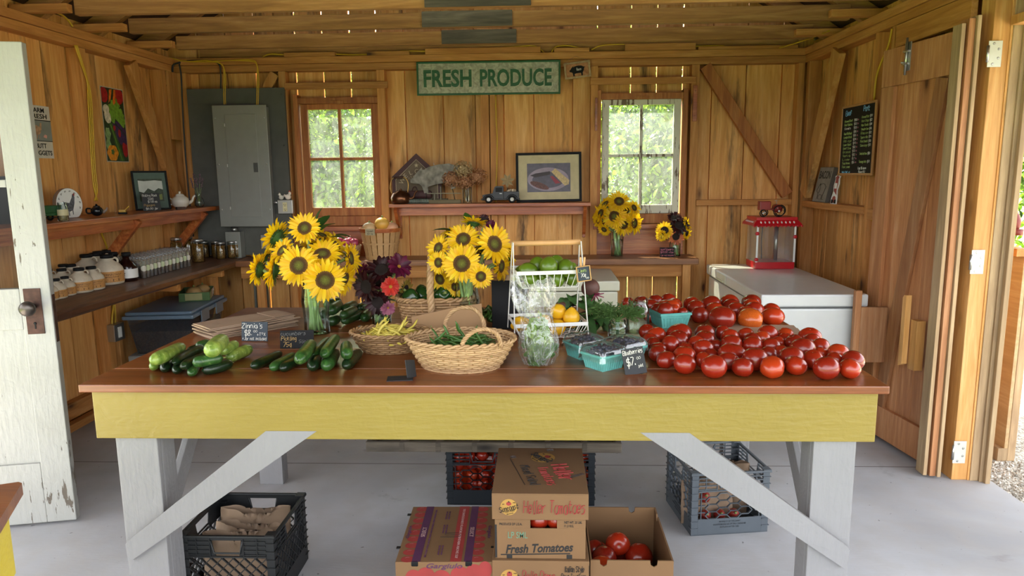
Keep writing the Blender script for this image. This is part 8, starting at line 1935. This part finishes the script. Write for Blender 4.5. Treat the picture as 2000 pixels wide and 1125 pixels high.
# open box of tomatoes
ox, oy = .285, 2.30
bxO = thing('tomato_box', 'open lidless carton half filled with tomatoes at the right of the stack', 'box', (ox, oy, 0)); hw_, hd, hh_ = .132, .185, .252; tk_ = .005
def notch(w_, h_, n_): 
    P_ = [(-w_, 0), (w_, 0), (w_, h_)]
    for x in n_: P_ += [(x + .012, h_), (x + .010, h_ - .016), (x, h_ - .022), (x - .010, h_ - .016), (x - .012, h_)]
    return P_ + [(-w_, h_)]
for nm, T, w_, n_ in (('front', FT(0, -hd + tk_, 0), hw_, (.07, -.09)), ('back', FT(0, hd, 0), hw_, (.045,)), ('side', Matrix.Translation((-hw_, 0, 0)) @ Matrix.Rotation(PI / 2, 4, 'Z') @ Matrix.Rotation(PI / 2, 4, 'X'), hd - tk_, ()), ('side', Matrix.Translation((hw_ - tk_, 0, 0)) @ Matrix.Rotation(PI / 2, 4, 'Z') @ Matrix.Rotation(PI / 2, 4, 'X'), hd - tk_, (.12,))):
    b = B(); b.prism(notch(w_, hh_, n_), tk_, T); b.build('side_panel', 'kraftbox', bxO)
b = B(); b.bev((-hw_ + tk_, -hd + tk_, 0), (hw_ - tk_, hd - tk_, .004)); b.build('carton_base', 'kraftbox', bxO); b = B(); write(b, printed('TO MAINTAIN FRESHNESS', .006, .01), FT(.06, -hd - .0005, .165)); b.build('lettering', 'inkblack', bxO)
TT = [(-.02, .04, .185, .042), (-.07, .0, .155, .044), (-.085, -.06, .15, .044), (-.03, -.10, .148, .046), (.05, .03, .145, .047), (.045, -.06, .13, .052), (-.01, -.03, .125, .04), (-.10, .06, .15, .036), (-.08, .12, .10, .045), (0, .12, .10, .045), (.07, .11, .10, .045), (-.08, -.12, .08, .04), (.06, -.13, .07, .045), (-.08, .05, .06, .045), (0, .04, .06, .045), (.07, .02, .06, .045), (-.06, -.05, .06, .045), (0, -.1, .06, .04)]
for k, (x, y, z, r) in enumerate(TT):
    tomato(['tomato with stem scar turned to us, highest in the open carton', 'large tomato at the stack side of the open carton', 'tomato at the near stack side of the open carton', 'tomato nearest us in the open carton', 'tomato against the far right of the heap in the open carton', 'largest dark tomato at the near right of the open carton', 'tomato in the gap in the middle of the open carton', 'tomato peeping out behind the box edge in the open carton'][k] if k < 8 else 'red tomato lower down in the open carton', (ox + x, oy + y, z), r, (1, 0, 4, 0, 2, 1, 4, 1)[k % 8], ((1.25, 0, 0) if k == 0 else (rnd.uniform(2.4, 3.6), rnd.uniform(-.5, .5), k)), 'tomatoes in the open carton')

# ------------------------------------------------------------------ milk crates
M['crateblack'] = mat('#16181a', .45, var=.1); M['crategrey'] = mat('#4f565d', .5, var=.08); M['cratenavy'] = mat('#1b2127', .45, var=.1)
def crate(label, c, rz, m_, style, w_=.163, h_=.27, text=None, group='plastic milk crates under the table'):
    o = thing('milk_crate', label, 'crate', c, rz, group); th = .010
    b = B(); b.bev((-w_, -w_, .0), (w_, w_, .006), .002); b.build('crate_floor', m_, o)
    for sx in (-1, 1):
        for sy in (-1, 1): b = B(); x, y = sx * w_, sy * w_; b.bev((min(x, x - sx * .028), min(y, y - sy * .004), .0), (max(x, x - sx * .028), max(y, y - sy * .004), h_), .001); b.bev((min(x, x - sx * .004), min(y - sy * .004, y - sy * .028), .0), (max(x, x - sx * .004), max(y - sy * .004, y - sy * .028), h_), .001); [b.bev((x - sx * .0 - (.002 if sx > 0 else .030) + (0 if sx > 0 else .002) if False else min(x + sx * .004, x - sx * .028), min(y + sy * .004, y - sy * .028), z), (max(x + sx * .004, x - sx * .028), max(y + sy * .004, y - sy * .028), z + .003), .0005) for z in [h_ * q / 9 for q in range(1, 10)]]; b.build('corner_post', m_, o)
    b = B(); r_ = .006
    for a, c_ in (((-w_ - r_, -w_ - r_, h_ - .010), (w_ + r_, -w_ + r_, h_)), ((-w_ - r_, w_ - r_, h_ - .010), (w_ + r_, w_ + r_, h_)), ((-w_ - r_, -w_ + r_, h_ - .010), (-w_ + r_, w_ - r_, h_)), ((w_ - r_, -w_ + r_, h_ - .010), (w_ + r_, w_ - r_, h_))): b.bev(a, c_, .003)
    b.build('top_rim', m_, o)
    for s_ in range(4):
        T = Matrix.Rotation(s_ * PI / 2, 4, 'Z') @ FT(0, -w_, 0); b = B(); q = w_ - .028; y0, y1 = h_ * .26, h_ * .70; t_ = .004
        b.bev((-q, .0, -t_), (q, y0, 0), .0005, T)
        for z in (h_ * .73, h_ * .79, h_ * .85, h_ * .91): 
            b.bev((-q, z, -t_), (-.06, z + .004, .003), .0005, T); b.bev((.06, z, -t_), (q, z + .004, .003), .0005, T)
        b.bev((-q, h_ * .70, -t_), (q, h_ * .72, .003), .0005, T)
        for x in (-q + .03, -.058, .058, q - .03): b.bev((x - .0015, h_ * .70, -t_), (x + .0015, h_, .003), .0005, T)
        b.tube([T @ Vector((x, y, 0)) for x, y in ((-.055, h_ * .93), (-.045, h_ * .76), (.045, h_ * .76), (.055, h_ * .93))], .004, 6)
        def bar(x0, yy0, x1, yy1, w__=.0032, d_=.008): b.plank(T @ Vector((x0, yy0, -.002)), T @ Vector((x1, yy1, -.002)), w__, d_, (T.to_3x3() @ Vector((yy1 - yy0, x0 - x1, 0))), .0004)
        if style == 'diamond':
            for sx in (-1, 1): b.prism([(sx * .040, h_ * .72), (sx * q, h_ * .72), (sx * q, h_ * .97), (sx * .062, h_ * .97)][::sx], .003, T @ Matrix.Translation((0, 0, -.0045)))
            b.bev((-.062, h_ * .93, -.0045), (.062, h_ * .97, -.001), .0005, T)
            n = 7; st2 = 2 * q / n
            for k in range(-5, n + 1):
                for sg_ in (1, -1):
                    xa = -q + k * st2; xb = xa + (y1 - y0)
                    pts = [(xa, y0), (xb, y1)]
                    (xa_, ya_), (xb_, yb_) = pts
                    if xa_ < -q: ya_ += (-q - xa_); xa_ = -q
                    if xb_ > q: yb_ -= (xb_ - q); xb_ = q
                    if xb_ - xa_ < .004: continue
                    bar(sg_ * xa_, ya_, sg_ * xb_, yb_)
        else:
            a_ = .0305; hx = a_ * 1.5; hy = .0315
            ncol = int((q * 1.5) / hx)
            for cidx in range(ncol):
                for ridx in range(4):
                    cx_ = -q + .03 + a_ + cidx * hx; cy_ = y0 + hy * .5 + ridx * hy + (hy / 2 if cidx % 2 else 0)
                    if cy_ + hy / 2 > y1 + .004 or cx_ + a_ > q: continue
                    P_ = [(cx_ + a_ * math.cos(k * PI / 3), cy_ + hy / 1.732 * math.sin(k * PI / 3)) for k in range(7)]
                    for k in range(6): bar(*P_[k], *P_[k + 1])
            for x in (-q + .012, q - .012): bar(x, y0, x, y1)
            for k in range(5): yy = y0 + (y1 - y0) * k / 4; bar(-q, yy, -q + .03, yy); bar(q - .03, yy, q, yy)
        b.build('lattice_side', m_, o)
        if text and s_ in (0, 3):
            b = B(); [write(b, printed(tx, .007, 0, 0, ww), T @ Matrix.Translation((0, yy, .0006))) for tx, ww, yy in text]; b.build('moulded_text', mat('#3a4046', .5) if m_ == 'crategrey' else 'dark', o)
    return o
crate('black diamond-lattice milk crate with brown paper bags behind the left table leg', (-1.075, 2.375, 0), R(0), 'crateblack', 'diamond')
TXT = [('UNAUTHORIZED USE OF THIS CONTAINER', .14, .045), ('PROPERTY OF THE DAIRY', .09, .057), ('RETURN AFTER USE', .08, .033)]
crate('grey hexagon-lattice milk crate with a paper bag inside near the right table leg', (.745, 2.925, 0), R(8), 'crategrey', 'hex', text=TXT)
crate('dark crate of red produce behind the box stack, at the first bouquet side', (-.265, 3.165, 0), 0, 'cratenavy', 'hex')
crate('dark crate of red produce behind the box stack, at the tomato side', (.070, 3.165, 0), 0, 'cratenavy', 'hex')
for ci, cx_ in enumerate((-.265, .07)):
    for k in range(30):
        x = -.115 + .057 * (k % 5) + rnd.uniform(-.008, .008); z = .045 + .042 * ((k // 5) % 5); y = -.12 + .05 * (k // 25) + rnd.uniform(-.01, .01)
        if k >= 25: y, z = .0, .20
        tomato('small red tomato pressed behind the lattice of the dark crate ' + ['at the bouquet side', 'at the tomato side'][ci], (cx_ + x, 3.165 + y, z), .027, k % 5, (rnd.uniform(0, 3), 0, k), 'tomatoes in the dark crates')
    b = B(); b.bev((-.13, -.08, .01), (.13, .13, .20), .02); tag(b.build('tomato_mass', 'tomato', None, TR((cx_, 3.165, 0))), 'mass of red tomatoes filling the dark crate ' + ['behind the carton stack', 'beside the carton stack'][ci], 'tomatoes', kind='stuff')
def sack(label, c, w_, h_, rz, lean=.2, seed=1):
    b = B(); rr_ = random.Random(seed); vs, fs = [], []; NX, NZ = 26, 16
    for s_ in (0, 1):
        for j in range(NZ + 1):
            for i in range(NX + 1):
                x = -w_ + 2 * w_ * i / NX; z = h_ * j / NZ * (1 - (.25 * math.exp(-((x - w_ * .1) / (w_ * .35)) ** 2) if j == NZ else 0)); y = (.022 if s_ else -.022) * (1 - (x / w_) ** 4) + lean * z + .010 * mnoise.noise(Vector((x * 22, z * 22, s_ * 5 + seed))) + .006 * abs(mnoise.noise(Vector((x * 55, z * 40, seed))))
                vs.append((x, y, z))
    n1 = (NX + 1) * (NZ + 1)
    for s_ in (0, 1):
        for j in range(NZ):
            for i in range(NX):
                a = s_ * n1 + j * (NX + 1) + i; q = (a, a + 1, a + NX + 2, a + NX + 1); fs.append(q if not s_ else q[::-1])
    for j in range(NZ): 
        for i in (0, NX): a = j * (NX + 1) + i; fs.append((a, a + NX + 1, a + NX + 1 + n1, a + n1))
    b.add(vs, fs, True); return tag(b.build('paper_bag', 'kraft', None, TR(c, rz=rz)), label, 'bag', 'paper bags in the milk crates')
sack('crumpled brown bag nearest us in the black crate', (-1.075, 2.29, .01), .125, .225, R(4), .08, 1)
sack('crumpled brown bag in the middle of the black crate', (-1.07, 2.37, .01), .13, .215, R(-5), .08, 2)
sack('crumpled brown bag at the back of the black crate', (-1.075, 2.45, .01), .13, .24, R(3), .06, 3)
sack('brown paper bag leaning inside the grey crate', (.78, 2.99, .01), .12, .22, R(-30), .1, 4)
sack('brown bag at the bottom front of the grey crate', (.70, 2.86, .01), .12, .19, R(15), .05, 5)
for k in range(4): b = B(); b.ball((0, 0, 0), (.024, .024, .032), 14); o = b.build('red_pepper', 'darkred', None, TR((.68 + .05 * (k % 3) * 1.2, 2.815 + .008 * k, .055 + .07 * (k // 3)), rx=1)); tag(o, 'red pepper glimpsed low through the grey crate lattice', 'pepper', 'red peppers in the grey crate'); b = B(); b.tube([(0, 0, .032), (0, 0, .046)], .005, 6); b.build('stem', 'stemend', o)
# wooden sash frame lying across the dark crates
wf = thing('wooden_sash', 'old dark wooden divided tray lying on the two dark crates under the table', 'tray', (-.215, 3.0, .2705))
b = B(); w_ = .560
for a, c in (((-w_, -.05, 0), (w_, -.03, .045)), ((-w_, .24, 0), (w_, .26, .045)), ((-w_, -.03, 0), (-w_ + .025, .24, .045)), ((w_ - .025, -.03, 0), (w_, .24, .045))): b.bev(a, c)
b.build('outer_frame', 'grey_board', wf)
for k in range(1, 7): b = B(); x = -w_ + 2 * w_ * k / 7; b.bev((x - .012, -.052, .0), (x + .012, .24, .044)); b.build('divider', 'grey_board', wf)
b = B(); b.bev((-w_ + .025, -.03, .004), (w_ - .025, .24, .010)); b.build('tray_floor', 'dark', wf)
